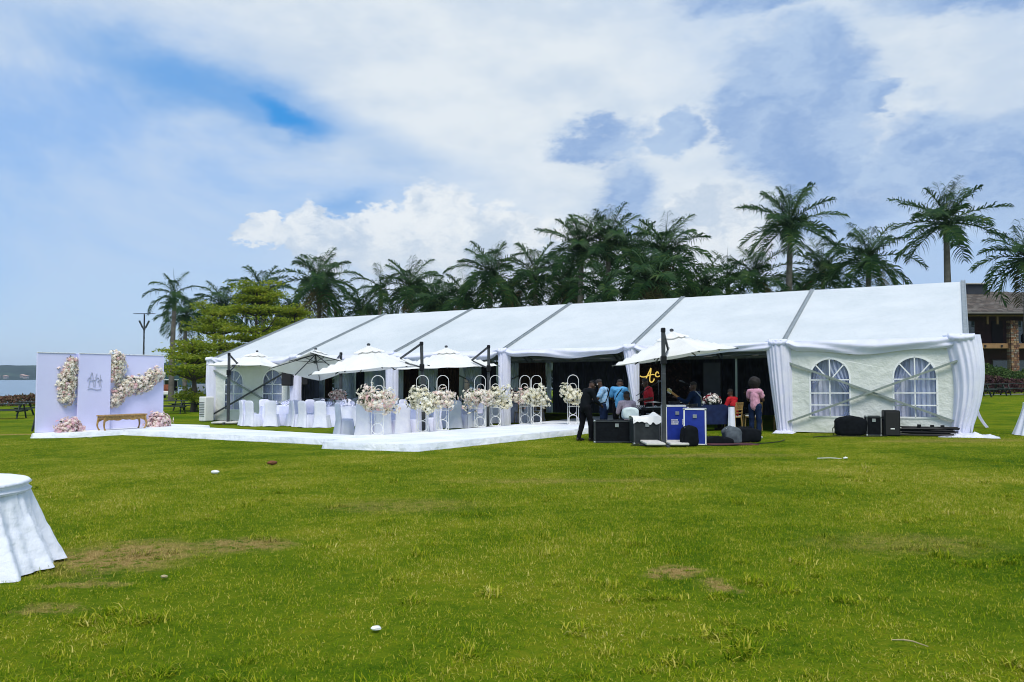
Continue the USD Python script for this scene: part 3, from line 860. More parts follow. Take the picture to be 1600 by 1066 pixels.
# ---------------------------------------------------------------- the white stage, its aisles and the floral backdrop
def platform(name, label, poly, h, seed, wob=.05):
    """Low staging wrapped in white cloth: flat top, creased skirt. poly: (a, b) corners."""
    P = Polygon(poly)
    if not P.exterior.is_ccw: P = Polygon(list(P.exterior.coords)[::-1])
    c = np.array([TX, TY]) + np.array(P.centroid.coords[0]) @ np.stack([DA, DB])
    base = np.array([c[0], c[1], float(ground(*c))])
    t = thing(name, label, 'stage', base)
    W = lambda ab: np.array([TX, TY]) + np.asarray(ab) @ np.stack([DA, DB])
    xy = W(np.array(P.exterior.coords)[:-1])
    Q = Polygon(xy)
    line = Q.exterior
    L = line.length
    n = max(60, int(L / .12))
    s = np.linspace(0, L, n, endpoint=False)
    ring = np.array([line.interpolate(q).coords[0] for q in s])
    tang = np.roll(ring, -1, 0) - np.roll(ring, 1, 0); tang /= np.linalg.norm(tang, axis=1, keepdims=True)
    orient = 1 if Q.exterior.is_ccw else -1
    nrm = np.stack([tang[:, 1], -tang[:, 0]], 1) * orient
    rows = []
    for v in (0, .3, .65, 1.0):
        o = (.012 + wob * v * (.25 + 1.1 * nz(s * 2.2, v * 1.3, seed, 2)) - .0)[:, None] if v else np.full((n, 1), 0.0)
        p = ring + nrm * o
        z = ground(p[:, 0], p[:, 1]) + h * (1 - v) + (.012 if v == 0 else .004)
        rows.append(np.column_stack([p, z]) - base)
    part(t, 'skirt', MB().grid(np.stack(rows, 1), close_u=True).out(), stage_cloth, smooth=True)
    tri_v, tri_f = trimesh.creation.triangulate_polygon(Polygon(ring).segmentize(.5), engine='earcut')
    gx, gy = np.meshgrid(np.arange(ring[:, 0].min(), ring[:, 0].max(), .35), np.arange(ring[:, 1].min(), ring[:, 1].max(), .35))
    inner = np.column_stack([gx.ravel(), gy.ravel()])
    keep = shapely.contains(Polygon(ring).buffer(-.12), shapely.points(inner))
    allp = np.vstack([ring, inner[keep]])
    from scipy.spatial import Delaunay
    D = Delaunay(allp)
    cen = allp[D.simplices].mean(1)
    F = D.simplices[shapely.contains(Polygon(ring), shapely.points(cen))]
    cr = np.cross(allp[F[:, 1]] - allp[F[:, 0]], allp[F[:, 2]] - allp[F[:, 0]])
    F[cr < 0] = F[cr < 0][:, ::-1]
    z = ground(allp[:, 0], allp[:, 1]) + h + .012 + np.where(np.arange(len(allp)) < len(ring), 0, .012 * (nz(allp[:, 0] * 2, allp[:, 1] * 2, seed, 6) - .35))
    part(t, 'top_cloth', (np.column_stack([allp, z]) - base, F), stage_cloth, smooth=True)
    return t


platform('backdrop_stage', 'low white cloth-covered stage under the floral backdrop', [(25.98, -10.74), (24.9, -10.15), (24.62, -8.55), (24.3, -5.2), (26.5, -5.0)], .15, 1.0)
platform('aisle_stage', 'long narrow white aisle stage leading from the backdrop towards the marquee', [(24.6, -8.52), (14.65, -9.45), (15.2, -7.9), (21.3, -6.7), (24.36, -6.15)], .15, 2.0)
platform('aisle_stage', 'wide white aisle stage running between the flower stands into the marquee', [(14.35, -10.45), (11.62, -10.3), (10.5, -2.7), (10.4, 8.5), (13.4, 8.5), (13.75, -2.0), (14.3, -6.2), (15.15, -8.0), (14.6, -9.3)], .165, 3.0, .04)

FLOWER = ramp_mat('blossoms', [(0.0, (0.86, 0.83, 0.76)), (0.35, (0.90, 0.87, 0.84)), (0.58, (0.88, 0.76, 0.75)), (0.75, (0.88, 0.83, 0.70)), (0.90, (0.78, 0.50, 0.54)), (0.94, (0.90, 0.88, 0.86)), (1.0, (0.90, 0.89, 0.87))], 0.7, 1.5, 0.85, trans=0.3, spec=0.1)
FLOWER_PINK = ramp_mat('pink_blossoms', [(0.0, (0.84, 0.74, 0.74)), (0.3, (0.82, 0.60, 0.66)), (0.5, (0.88, 0.82, 0.80)), (0.72, (0.76, 0.44, 0.56)), (0.85, (0.86, 0.76, 0.64)), (1.0, (0.90, 0.86, 0.86))], 0.7, 1.5, 0.85, trans=0.3, spec=0.1)
FLOWER_CREAM = ramp_mat('cream_blossoms', [(0.0, (0.88, 0.86, 0.82)), (0.4, (0.90, 0.86, 0.76)), (0.65, (0.90, 0.89, 0.86)), (0.85, (0.85, 0.77, 0.54)), (1.0, (0.90, 0.87, 0.86))], 0.7, 1.5, 0.85, trans=0.3, spec=0.1)
FLOWER_RED = ramp_mat('red_blossoms', [(0.0, (0.22, 0.015, 0.025)), (0.22, (0.25, 0.02, 0.03)), (0.30, (0.75, 0.70, 0.64)), (1.0, (0.82, 0.78, 0.76))], 0.7, 1.5, 0.85, spec=0.1)
SPRIG = ramp_mat('sprig_leaves', [(0.0, (0.015, 0.035, 0.018)), (0.5, (0.035, 0.06, 0.03)), (1.0, (0.07, 0.07, 0.045))], 0.6, 4, 0.7)


def blossoms(pts, nrm, rad, seed):
    """Five-petalled cupped blossoms, one per point."""
    rng = np.random.default_rng(seed)
    n = len(pts)
    nrm = nrm / (np.linalg.norm(nrm, axis=1, keepdims=True) + 1e-9)
    nrm = nrm + rng.normal(0, .35, nrm.shape); nrm /= np.linalg.norm(nrm, axis=1, keepdims=True)
    ref = rng.normal(0, 1, nrm.shape)
    a = np.cross(nrm, ref); a /= np.linalg.norm(a, axis=1, keepdims=True) + 1e-9
    b = np.cross(nrm, a)
    r = rng.uniform(rad * .55, rad * 1.2, n)[:, None]
    V, F = [], []
    k = 10
    rows = [pts]
    for j in range(k):
        th = 2 * np.pi * j / k
        rr = r * (1.0 if j % 2 == 0 else .52)
        lift = r * (.18 if j % 2 == 0 else .34)
        rows.append(pts + (a * math.cos(th) + b * math.sin(th)) * rr + nrm * lift)
    rows.append(pts + nrm * r * .55)
    v = np.stack(rows, 1).reshape(-1, 3)
    o = (np.arange(n) * (k + 2))[:, None]
    f = [o + [0, 1 + j, 1 + (j + 1) % k] for j in range(k)] + [o + [k + 1, 1 + j, 1 + (j + 2) % k] for j in range(1, k, 2)]
    return v, np.concatenate(f, 0)


def leaf_quads(pts, dirs, length, width, seed, fold=.25):
    """Pointed leaves of two folded halves."""
    rng = np.random.default_rng(seed)
    n = len(pts)
    d = dirs / (np.linalg.norm(dirs, axis=1, keepdims=True) + 1e-9)
    ref = rng.normal(0, 1, d.shape)
    s = np.cross(d, ref); s /= np.linalg.norm(s, axis=1, keepdims=True) + 1e-9
    u = np.cross(s, d)
    L = (length * rng.uniform(.65, 1.3, n))[:, None]; W = (width * rng.uniform(.7, 1.2, n))[:, None]
    v = np.stack([pts, pts + d * L * .5 + s * W / 2 + u * W * fold, pts + d * L, pts + d * L * .5 - s * W / 2 + u * W * fold], 1).reshape(-1, 3)
    o = (np.arange(n) * 4)[:, None]
    return v, np.concatenate([o + [0, 1, 2], o + [0, 2, 3]], 0)


def bouquet(name, label, cat, loc, rz, pts, nrm, rad, look, seed, group=None, leaves=.5):
    t = thing(name, label, cat, loc, rz, group)
    part(t, 'blossoms', blossoms(pts, nrm, rad, seed), look, kind='stuff', tint=12)
    rng = np.random.default_rng(seed + 1)
    k = rng.choice(len(pts), int(len(pts) * leaves))
    part(t, 'leaves', leaf_quads(pts[k] - nrm[k] / (np.linalg.norm(nrm[k], axis=1, keepdims=True) + 1e-9) * rad * .9, nrm[k] / (np.linalg.norm(nrm[k], axis=1, keepdims=True) + 1e-9) * .5 + rng.normal(0, .8, (len(k), 3)), rad * 1.7, rad * .7, seed + 2), SPRIG, kind='stuff', tint=4)
    return t


def ellipsoid_pts(n, rx, ry, rz, seed, low=-.6):
    rng = np.random.default_rng(seed)
    d = rng.normal(0, 1, (n * 3, 3)); d /= np.linalg.norm(d, axis=1, keepdims=True)
    d = d[d[:, 2] > low][:n]
    lump = .50 + .9 * nz(d[:, 0] * 2.2, d[:, 1] * 2.2, d[:, 2] * 2.2 + seed, seed)
    r = lump * rng.uniform(.60, 1.06, len(d))
    return d * r[:, None] * [rx, ry, rz], d / [rx, ry, rz]


def build_backdrop():
    """Three tall panels stood along the marquee's depth direction, facing the aisle."""
    P0, P1 = at(25.95, -10.68), at(25.80, -6.02)
    base = np.array([*(P0[:2] + P1[:2]) / 2, (P0[2] + P1[2]) / 2])
    v = (P1 - P0)[:2]; W = np.linalg.norm(v)
    rz = math.degrees(math.atan2(v[1], v[0]))                  # local x along the panels, local -y towards the aisle
    panel = mat('backdrop_panel', (0.70, 0.70, 0.94), (0.65, 0.65, 0.91), 0.6, 0.7, spec=0.2)
    t = thing('floral_backdrop', 'pale lilac wedding backdrop of three tall panels on the low stage', 'backdrop', base, rz)
    H, z0 = 2.53, .17
    x = [-W / 2, -W / 2 + W * .275, -W / 2 + W * .525, W / 2]
    for i in range(3):
        proud = -.16 if i == 1 else 0.0
        part(t, 'panel', MB().box(((x[i] + x[i + 1]) / 2 + (.08, 0, -.08)[i], proud, z0 + H / 2), (x[i + 1] - x[i] - .012 + (.16 if i != 1 else 0), .06, H), bevel=.008).out(), panel, label='central panel set forward, with grey lettering' if i == 1 else None)
        part(t, 'panel_edge', MB().box(((x[i] + x[i + 1]) / 2, proud - .012, z0 + H + .014), (x[i + 1] - x[i] - .02, .08, .025), bevel=.004).out(), white_paint)
    # grey script lettering, two tall initials and a line of words
    grey = mat('grey_lettering', (0.42, 0.44, 0.54), (0.36, 0.38, 0.48), 0.5, 9)
    cx = (x[1] + x[2]) / 2 - .02
    cz = z0 + 1.62
    strokes = [[(-.22, -.22), (-.17, .05), (-.10, .30), (-.05, .02), (-.02, -.20)], [(-.19, -.02), (-.10, .03), (.0, .04), (.06, .10)], [(.02, -.18), (.03, .08), (.08, .26)], [(.04, .06), (.12, .12), (.16, .02), (.17, -.16)], [(.20, .22), (.22, -.02), (.24, -.20)],
               [(-.24, -.27), (-.1, -.24), (.05, -.28), (.24, -.25)], [(.10, -.02), (.20, .06), (.27, .02)], [(-.26, .02), (-.2, .12), (-.12, .08)]]
    for s in strokes:
        p = np.array(s); q = np.linspace(0, 1, 12); k = np.linspace(0, 1, len(p))
        from scipy.interpolate import CubicSpline
        px, pz = CubicSpline(k, p[:, 0])(q), CubicSpline(k, p[:, 1])(q)
        part(t, 'letter_stroke', MB().tube(np.stack([cx + px, np.full(12, -.205), cz + pz], 1), .010, 5).out(), grey)
    for xx in (-W / 2 + .4, W / 2 - .4):
        part(t, 'strut', MB().bar((xx, .08, z0 + 1.9), (xx, .85, z0), .05).out(), dark_metal)
    R = rot_z(rz)

    def spray(name, label, path, widths, n, seed, look, depth=.16, rad=.06, hang=0.0):
        rng = np.random.default_rng(seed)
        path = np.array(path, float)
        seg = np.linalg.norm(np.diff(path, axis=0), axis=1); cum = np.concatenate([[0], np.cumsum(seg)])
        q = rng.uniform(0, cum[-1], n)
        cxy = np.stack([np.interp(q, cum, path[:, 0]), np.interp(q, cum, path[:, 1])], 1)
        w = np.interp(q, cum, widths)
        th, rr = rng.uniform(0, 2 * np.pi, n), np.sqrt(rng.uniform(0, 1, n)) * np.where(rng.random(n) < .16, rng.uniform(1.0, 1.55, n), 1.0)
        lump = .7 + .6 * nz(cxy[:, 0] * 3, cxy[:, 1] * 3, th, seed)
        off = np.stack([np.cos(th), np.sin(th)], 1) * (rr * w * lump)[:, None]
        X = cxy + off
        d = depth * np.sqrt(np.clip(1 - rr ** 2, 0, 1)) * rng.uniform(.4, 1.2, n)
        pts = np.stack([X[:, 0], -.05 - d, X[:, 1]], 1)
        nrm = np.stack([off[:, 0], -np.full(n, .22), off[:, 1]], 1)
        return bouquet(name, label, 'flowers', base, rz, pts, nrm, rad, look, seed, leaves=.40)
    xl = lambda f: -W / 2 + f * W
    spray('flower_spray', 'tall vertical spray of white and pink flowers on the left backdrop panel', [(xl(.245), z0 + 2.32), (xl(.225), z0 + 1.92), (xl(.20), z0 + 1.38), (xl(.21), z0 + 1.02)], [.12, .30, .36, .24], 360, 31, FLOWER, .16, .085)
    spray('flower_spray', 'upright clump of flowers at the top left of the right backdrop panel', [(xl(.575), z0 + 2.5), (xl(.595), z0 + 2.15), (xl(.565), z0 + 1.75)], [.24, .36, .22], 280, 32, FLOWER, .16, .085)
    spray('flower_spray', 'curving spray of white flowers sweeping across the right backdrop panel', [(xl(.57), z0 + .85), (xl(.61), z0 + 1.20), (xl(.69), z0 + 1.46), (xl(.81), z0 + 1.50), (xl(.90), z0 + 1.78), (xl(.965), z0 + 1.85)], [.16, .28, .30, .28, .34, .22], 520, 33, FLOWER, .16, .085)
    p, nr = ellipsoid_pts(330, .48, .30, .42, 34, -.05)
    q = base + R @ np.array([xl(.19), -.42, .19])
    bouquet('floor_flowers', 'low mound of pink flowers on the stage at the left panel', 'flowers', q, rz, p, nr, .075, FLOWER_PINK, 34, leaves=.2)
    p, nr = ellipsoid_pts(330, .50, .32, .52, 35, -.05)
    q = base + R @ np.array([xl(.90), -.42, .19])
    bouquet('floor_flowers', 'mound of pink flowers on the stage right of the gilded bench', 'flowers', q, rz, p, nr, .075, FLOWER_PINK, 35, leaves=.2)
    # gilded bench with cabriole legs
    q = base + R @ np.array([xl(.525), -.85, .175])
    b = thing('gilded_bench', 'gilded wooden bench with curved legs in front of the backdrop', 'bench', q, rz)
    L, D, Hb = 1.62, .42, .50
    part(b, 'seat', MB().box((0, 0, Hb - .02), (L, D, .045), bevel=.012).out(), gold_wood)
    for s in (-1, 1):
        n = 25
        xs = np.linspace(-L / 2 + .06, L / 2 - .06, n)
        low = Hb - .16 + .03 * np.cos(xs / L * 2 * np.pi * 3) + .05 * (np.abs(xs) / (L / 2)) ** 2 * -1
        pol = Polygon([(xs[0], Hb - .045)] + list(zip(xs, low)) + [(xs[-1], Hb - .045)])
        e = trimesh.creation.extrude_polygon(pol, .025, engine='earcut'); v = np.array(e.vertices)
        part(b, 'apron', (np.stack([v[:, 0], s * (D / 2 - .05) + v[:, 2] - .0125, v[:, 1]], 1), np.array(e.faces)), gold_wood)
    for sx in (-1, 1):
        part(b, 'end_rail', MB().box((sx * (L / 2 - .06), 0, Hb - .09), (.025, D - .14, .09)).out(), gold_wood)
        for sy in (-1, 1):
            zz = np.linspace(0, 1, 9)
            bow = .07 * np.sin(zz * np.pi * 1.0 + .2) - .05 * np.sin(zz * 2 * np.pi) * .5
            pts = np.stack([sx * (L / 2 - .05 + bow * .7 - .03), sy * (D / 2 - .05 + bow * .3), Hb - .05 - zz * (Hb - .05)], 1)
            part(b, 'leg', MB().tube(pts, np.interp(zz, [0, .2, .85, 1], [.045, .04, .022, .034]), 8).out(), gold_wood, smooth=True)
    return t


build_backdrop()

# ---------------------------------------------------------------- parasols
def build_parasol(label, pole, centre, R, yaw, rim, rise, tilt=(0, 0), height=2.9, slabs=True, hanger=True, lean=(0, 0)):
    """Side-post parasol: mast, arm, square canopy with a vent, ribs and hub. pole, centre: (x, y) of the lawn; rim: height of the canopy's edge; tilt: degrees about x and y; yaw turns the corners."""
    px, py = pole
    base = on(px, py)
    t = thing('parasol', label, 'parasol', base, group='cream side-post parasols before the marquee')
    c = np.array([centre[0] - px, centre[1] - py, 0.0])
    ct = c + [0, 0, rim]
    Rm = rot_xyz(tilt[0], tilt[1], 0) @ rot_z(yaw)
    # canopy: corner directions at yaw 0 are +-x, +-y
    n = 17

    def surf(f, r, rise, z0, dip=.03, edge=.02):
        q = np.linspace(-1, 1, n)
        U, V = np.meshgrid(q, q, indexing='ij')
        k = math.sqrt(.5)
        X, Y = (U - V) * .5 * r, (U + V) * .5 * r            # corners on the axes
        m = np.maximum(np.abs(U), np.abs(V))
        off = np.where(m > 1e-6, np.minimum(np.abs(U), np.abs(V)) / np.maximum(m, 1e-6), 0)
        Z = z0 + rise * (1 - m) - dip * np.sin(np.pi * m) * np.sin(np.pi * off) - edge * (m ** 5) * np.sin(np.pi * off)
        P = np.stack([X, Y, Z], -1)
        return P @ Rm.T + ct
    part(t, 'canopy', MB().grid(surf(0, R, rise, 0)).out(), canopy_cloth, smooth=35)
    r2 = R * .27
    vent = part(t, 'vent', MB().grid(surf(0, r2, rise * .27 + .03, rise * .75 + .045, .012, .03)).out(), canopy_cloth, smooth=35)
    tip = ct + Rm @ [0, 0, rise + .07]
    part(t, 'finial', MB().lathe([(0, .09), (.05, .07), (.06, .03), (.03, 0), (0, 0)], tip, 8).out(), dark_metal)
    hub = ct + Rm @ [0, 0, rise - .42]
    top = ct + Rm @ [0, 0, rise - .06]
    part(t, 'hub', MB().lathe([(0, .06), (.07, .05), (.07, -.05), (0, -.06)], hub, 8).out(), dark_metal)
    part(t, 'hub_rod', MB().tube([top, hub], .022, 6).out(), dark_metal)
    for k in range(8):
        a = math.radians(45 * k)
        rr = R if k % 2 == 0 else R * math.sqrt(.5)
        tipk = ct + Rm @ np.array([rr * math.cos(a) * .985, rr * math.sin(a) * .985, -.028])
        rb = part(t, 'rib', MB().bar(top - [0, 0, .05], tipk, .022, .03).out(), dark_metal)
        midp = top * .55 + tipk * .45 - [0, 0, .015]
        part(rb, 'strut', MB().bar(hub, midp, .018, .022).out(), dark_metal)
    lx, ly = lean
    head = np.array([lx, ly, height])
    part(t, 'mast', MB().bar((0, 0, .06), head, .075, .095).out(), dark_metal)
    part(t, 'sleeve', MB().box((0, 0, .95), (.10, .12, 1.75), bevel=.01).out(), grey_metal if False else dark_metal)
    d = c[:2] / np.linalg.norm(c[:2])
    # folding arm from the mast head down to a rib, and the lower strut
    hook = head + np.array([d[0] * .70, d[1] * .70, -.46])
    part(t, 'arm', MB().bar(head, hook, .05, .06).out(), dark_metal)
    part(t, 'arm_joint', MB().box(head, (.11, .11, .12), bevel=.02).out(), black_plastic)
    g2 = np.array([lx * .75, ly * .75, height * .74])
    part(t, 'crank_box', MB().box(g2 + [0, -.03, 0], (.14, .17, .22), bevel=.02).out(), black_plastic)
    part(t, 'cord', MB().tube([hook, (hook + g2) / 2 + [0, 0, -.03], g2], .012, 4).out(), grey_metal)
    side = ct + Rm @ (np.linalg.inv(Rm) @ np.array([-d[0], -d[1], 0]) * R * .60) + [0, 0, rise * .32]
    part(t, 'carrier', MB().bar(g2, side, .035, .045).out(), dark_metal)
    for k, (sx, sy) in enumerate(((1, 0), (-1, 0), (0, 1), (0, -1))):
        part(t, 'foot', MB().box((sx * .30, sy * .30, .03), (.62 if sx else .07, .62 if sy else .07, .045)).out(), dark_metal)
    if slabs:
        for sx, sy in ((1, 1), (-1, 1), (1, -1), (-1, -1)):
            part(t, 'weight_slab', MB().box((sx * .29, sy * .29, .085), (.47, .47, .055), bevel=.012).out(), pale_slab)
    return t


build_parasol('cream parasol in front of the musicians, its dark mast on pale slabs', (3.83, 20.95), (4.50, 22.75), 1.85, 8, 2.30, .62, (-2, -8.5), 2.92)
build_parasol('cream parasol nearest the aisle among the left four, mast beside flower stands', (-2.72, 25.6), (-4.45, 26.05), 1.95, 20, 2.05, .68, (0, -5), 2.85, slabs=False, lean=(-.08, 0))
build_parasol('cream parasol touching the curtained post at the marquee aisle, rightmost of the left four', (-.80, 28.3), (-2.30, 29.25), 1.90, 5, 2.16, .62, (1, -2), 2.85, slabs=False)
build_parasol('tilted cream parasol showing its ribs and dark hub from below', (-6.92, 33.5), (-7.45, 31.4), 1.75, 8, 2.27, .62, (-17, -4), 2.84, slabs=False)
build_parasol('leftmost cream parasol, dark mast beside the closed end bay of the marquee', (-11.72, 34.3), (-11.15, 36.1), 2.15, 22, 2.36, .60, (-3, 2), 2.88, slabs=True)


# ---------------------------------------------------------------- covered tables and chairs
def covered_table(R, H, seed, flare=.16, folds=14, look=None):
    m = MB()
    n = 72

    def f(u, v):
        th = 2 * np.pi * u
        w = np.sin(folds * th + 1.2 * np.sin(3 * th + seed)) * (.6 + .8 * nz(np.cos(th) * 1.5, np.sin(th) * 1.5, seed, 4))
        r = R + .012 + flare * v ** 1.3 * (.45 + .5 * nz(np.cos(th) * 1.2, np.sin(th) * 1.2, seed + 5, 6)) + .055 * v ** .8 * w
        return np.stack([r * np.cos(th), r * np.sin(th), H - .012 * (v > 0) - v * (H - .02)], -1)
    P = sheet(f, n, 11)[:-1]
    m.grid(P, close_u=True)
    a = np.linspace(0, 2 * np.pi, n)[:-1]
    top = P[:, 0].copy(); top[:, 2] = H
    k = len(top)
    m.add(np.vstack([top, [[0, 0, H + .002]]]), [(i, (i + 1) % k, k) for i in range(k)])
    return m.out()


def chair_cover_meshes(seed=0):
    """Skirted seat and tall rounded back of a cloth-covered banquet chair; the sitter faces +y."""
    n = 40
    th = np.linspace(0, 2 * np.pi, n, endpoint=False)

    def sq(w, d, th, p=4.0):
        c, s = np.cos(th), np.sin(th)
        r = (np.abs(c) ** p + np.abs(s) ** p) ** (-1 / p)
        return c * r * w / 2, s * r * d / 2
    rows = []
    for v in np.linspace(0, 1, 8):
        x, y = sq(.45 + .12 * v, .45 + .12 * v, th)
        w = 1 + .06 * v * np.sin(th * 9 + seed) + .02 * v * np.sin(th * 4 + 2 * seed)
        rows.append(np.stack([x * w, y * w, np.full(n, .47 - .462 * v)], 1))
    m = MB().grid(np.stack(rows, 1), close_u=True)
    m.add(np.vstack([rows[0], [[0, 0, .485]]]), [(i, (i + 1) % n, n) for i in range(n)])
    back = MB()
    secs = []
    for z, w, d, y in ((.02, .56, .13, -.28), (.25, .49, .10, -.25), (.47, .45, .08, -.23), (.70, .46, .075, -.248), (.88, .48, .065, -.268), (.955, .44, .055, -.278), (.99, .30, .03, -.283)):
        x, yy = sq(w, d, th, 3.2)
        wv = 1 + (.06 * np.sin(th * 7 + z * 4 + seed) + .03 * np.sin(th * 13 + seed)) * (1 if z < .5 else .25)
        secs.append(np.stack([x * wv, y + yy * wv, np.full(n, z) + .015 * np.cos(2 * np.pi * x / .9)], 1))
    back.grid(np.stack(secs, 1), close_u=True)
    back.add(np.vstack([secs[-1], [[0, -.284, 1.0]]]), [(i, (i + 1) % n, n) for i in range(n)])
    sash = MB()
    x, yy = sq(.45, .105, th, 3.2)
    sash.grid(np.stack([np.stack([x, -.238 + yy, np.full(n, z)], 1) for z in (.58, .61, .65, .68)], 1), close_u=True)
    bow = MB()
    for s in (-1, 1):
        bow.add([(0, -.30, .63), (s * .12, -.33, .70), (s * .14, -.32, .57), (s * .05, -.35, .635)], [(0, 1, 3), (1, 2, 3), (2, 0, 3), (0, 2, 1)])
        bow.add([(0, -.305, .62), (s * .03, -.315, .62), (s * .09, -.33, .26), (s * .03, -.33, .28)], [(0, 1, 2), (0, 2, 3)])
    return m.out(), back.out(), sash.out(), bow.out()


TCLOTH = mat('satin_sash', (0.50, 0.56, 0.80), (0.42, 0.48, 0.74), 0.5, 6)
CH = None


def chair(x, y, facing, label, group, bow=False):
    """facing: degrees anticlockwise from +y that the sitter looks."""
    global CH
    p = on(x, y)
    if CH is None:
        CH = thing('covered_chair', label, 'chair', p, facing, group)
        a, b, c, d = chair_cover_meshes(1)
        part(CH, 'seat_cover', a, chair_cloth, smooth=True)
        part(CH, 'back_cover', b, chair_cloth, smooth=True)
        return CH
    if bow:
        t = thing('covered_chair', label, 'chair', p, facing, group)
        a, b, c, d = chair_cover_meshes(2)
        part(t, 'seat_cover', a, chair_cloth, smooth=True)
        part(t, 'back_cover', b, chair_cloth, smooth=True)
        s = part(t, 'sash', c, TCLOTH, smooth=True)
        part(s, 'bow', d, TCLOTH)
        return t
    return copy_of(CH, label, p, facing, group)


NAP = None


def napkin(p, rz, label, group):
    global NAP
    if NAP is None:
        m = MB()
        for k in range(7):
            a0, a1 = math.radians(-58 + k * 16.6), math.radians(-58 + (k + 1) * 16.6)
            dz = .02 * (1 if k % 2 else -1)
            m.add([(0, 0, 0), (.17 * math.sin(a0), dz, .17 * math.cos(a0)), (.19 * math.sin((a0 + a1) / 2), -dz, .19 * math.cos((a0 + a1) / 2)), (.17 * math.sin(a1), dz, .17 * math.cos(a1))], [(0, 1, 2), (0, 2, 3)])
        m.lathe([(.03, 0), (.028, .05), (.018, .06)], (0, 0, 0), 8)
        NAP = thing('folded_napkin', label, 'napkin', p, rz, group)
        part(NAP, 'cloth', m.out(), chair_cloth)
        return NAP
    return copy_of(NAP, label, p, rz, group)


GL = None


def goblet(p, label, group):
    global GL
    if GL is None:
        g = mat('dark_glass', (0.35, 0.38, 0.42), (0.25, 0.28, 0.32), 0.1, 5, spec=0.8)
        GL = thing('wine_glass', label, 'glass', p, 0, group)
        part(GL, 'bowl_and_stem', MB().lathe([(.034, 0), (.032, .004), (.005, .01), (.005, .09), (.03, .115), (.037, .15), (.032, .19)], (0, 0, 0), 9).out(), g, smooth=True)
        return GL
    return copy_of(GL, label, p, 0, group)


def dining_set(a, b, R, label, chairs, where, seed, dress=True, chair_R=None):
    """A cloth-covered round table with chairs at the given bearings (degrees in the marquee's frame: 0 = along the front to the left, 90 = to the back)."""
    p = at(a, b)
    t = thing('round_table', label, 'table', p, seed * 37.0)
    part(t, 'tablecloth', covered_table(R, .76, seed), table_cloth_mat, smooth=50)
    part(t, 'pedestal', MB().lathe([(.28, .01), (.05, .06), (.045, .70), (.3, .74)], (0, 0, 0), 10).out(), dark_metal)
    Rc = chair_R or R + .55
    for k, (ang, lab) in enumerate(chairs):
        q = np.radians(ang)
        ab = np.array([a, b]) + Rc * np.array([math.cos(q), math.sin(q)])
        w = at(*ab)
        d = p[:2] - w[:2]
        chair(w[0], w[1], math.degrees(math.atan2(-d[0], d[1])), lab or f'white cloth-covered chair at the {where}', None if lab else f'chairs around the {where}', bool(lab) and 'with a bow' in lab)
    if dress:
        for k in range(9):
            q = 2 * np.pi * (k + .3) / 9
            e = p + [(R - .22) * math.cos(q), (R - .22) * math.sin(q), .768]
            napkin(e, math.degrees(q) + 90, f'white fan-folded napkin standing on the {where}', f'napkins on the {where}')
            e2 = p + [(R - .36) * math.cos(q + .2), (R - .36) * math.sin(q + .2), .768]
            goblet(e2, f'stemmed glass on the {where}', f'glasses on the {where}')
    return p


pA = dining_set(24.35, -1.45, .85, 'white round table behind the leftmost row of covered chairs', [(-62, 'leftmost white covered chair, beside the dark mast of the end parasol'), (-85, 'second white covered chair from the end parasol mast'), (-118, 'white covered chair nearest the gap between the two far tables, on the left table'), (-150, None), (-20, None), (160, None), (120, None), (60, None), (20, None)], 'far left table', 1)
pB = dining_set(21.55, -1.35, .92, 'white round table with a pink flower centrepiece and bare front cloth', [(-52, 'white covered chair turned side-on left of the pink centrepiece table'), (-80, 'white covered chair with its back to the lawn at the pink centrepiece table'), (-108, 'white covered chair seen side-on just left of the hanging bare cloth'), (-22, None), (10, None), (60, None), (100, None), (150, None)], 'pink centrepiece table', 2)
pC = dining_set(16.75, -4.55, .92, 'white round table half hidden by the nearest flower stand', [(-100, 'nearest white covered chair at the left end of the front row'), (-122, 'white covered chair just left of the front flower stand'), (-142, 'white covered chair just right of the front flower stand'), (-166, 'white covered chair seen from behind right of the front stand'), (168, 'white covered chair turned side-on below the nearest parasol mast'), (-60, None), (-20, None), (40, None), (95, None), (140, None)], 'front table', 3)
pD = dining_set(17.3, -.55, .92, 'white round table behind the middle pair of flower stands', [(-165, 'white covered chair with a bow between the middle flower stands'), (-140, 'white covered chair left of the bow-tied chair'), (165, 'white covered chair right of the bow-tied chair'), (-100, None), (-50, None), (0, None), (60, None), (120, None)], 'middle table', 4)
pE = dining_set(20.6, 2.9, .92, 'white round table deep inside the marquee behind the pink centrepiece table', [(k * 45 + 10, None) for k in range(8)], 'deep left table', 5)
pF = dining_set(16.9, 3.4, .92, 'white round table inside the marquee left of the aisle', [(k * 45 + 22, None) for k in range(8)], 'inner table left of the aisle', 6)
pG = dining_set(25.2, 3.0, .92, 'white round table inside the closed left end of the marquee', [(k * 60 + 22, None) for k in range(6)], 'left end table', 7)


def centrepiece(p, label, seed, look, r=.34, h=.3, vase=.22):
    q = p + [0, 0, .772]
    t = thing('centrepiece', label, 'flowers', q)
    part(t, 'vase', MB().lathe([(.06, 0), (.09, .05), (.08, vase * .7), (.11, vase)], (0, 0, 0), 12).out(), white_paint, smooth=True)
    pts, nr = ellipsoid_pts(170, r, r, h, seed, -.4)
    pts = pts + [0, 0, vase + h * .45]
    part(t, 'blossoms', blossoms(pts, nr, .07, seed), look if look is not SPRIG else DARK_BLOOM, kind='stuff', tint=12)
    part(t, 'leaves', leaf_quads(pts[::3] * [.9, .9, 1], nr[::3], .16, .06, seed + 1), SPRIG, kind='stuff', tint=4)
    return t


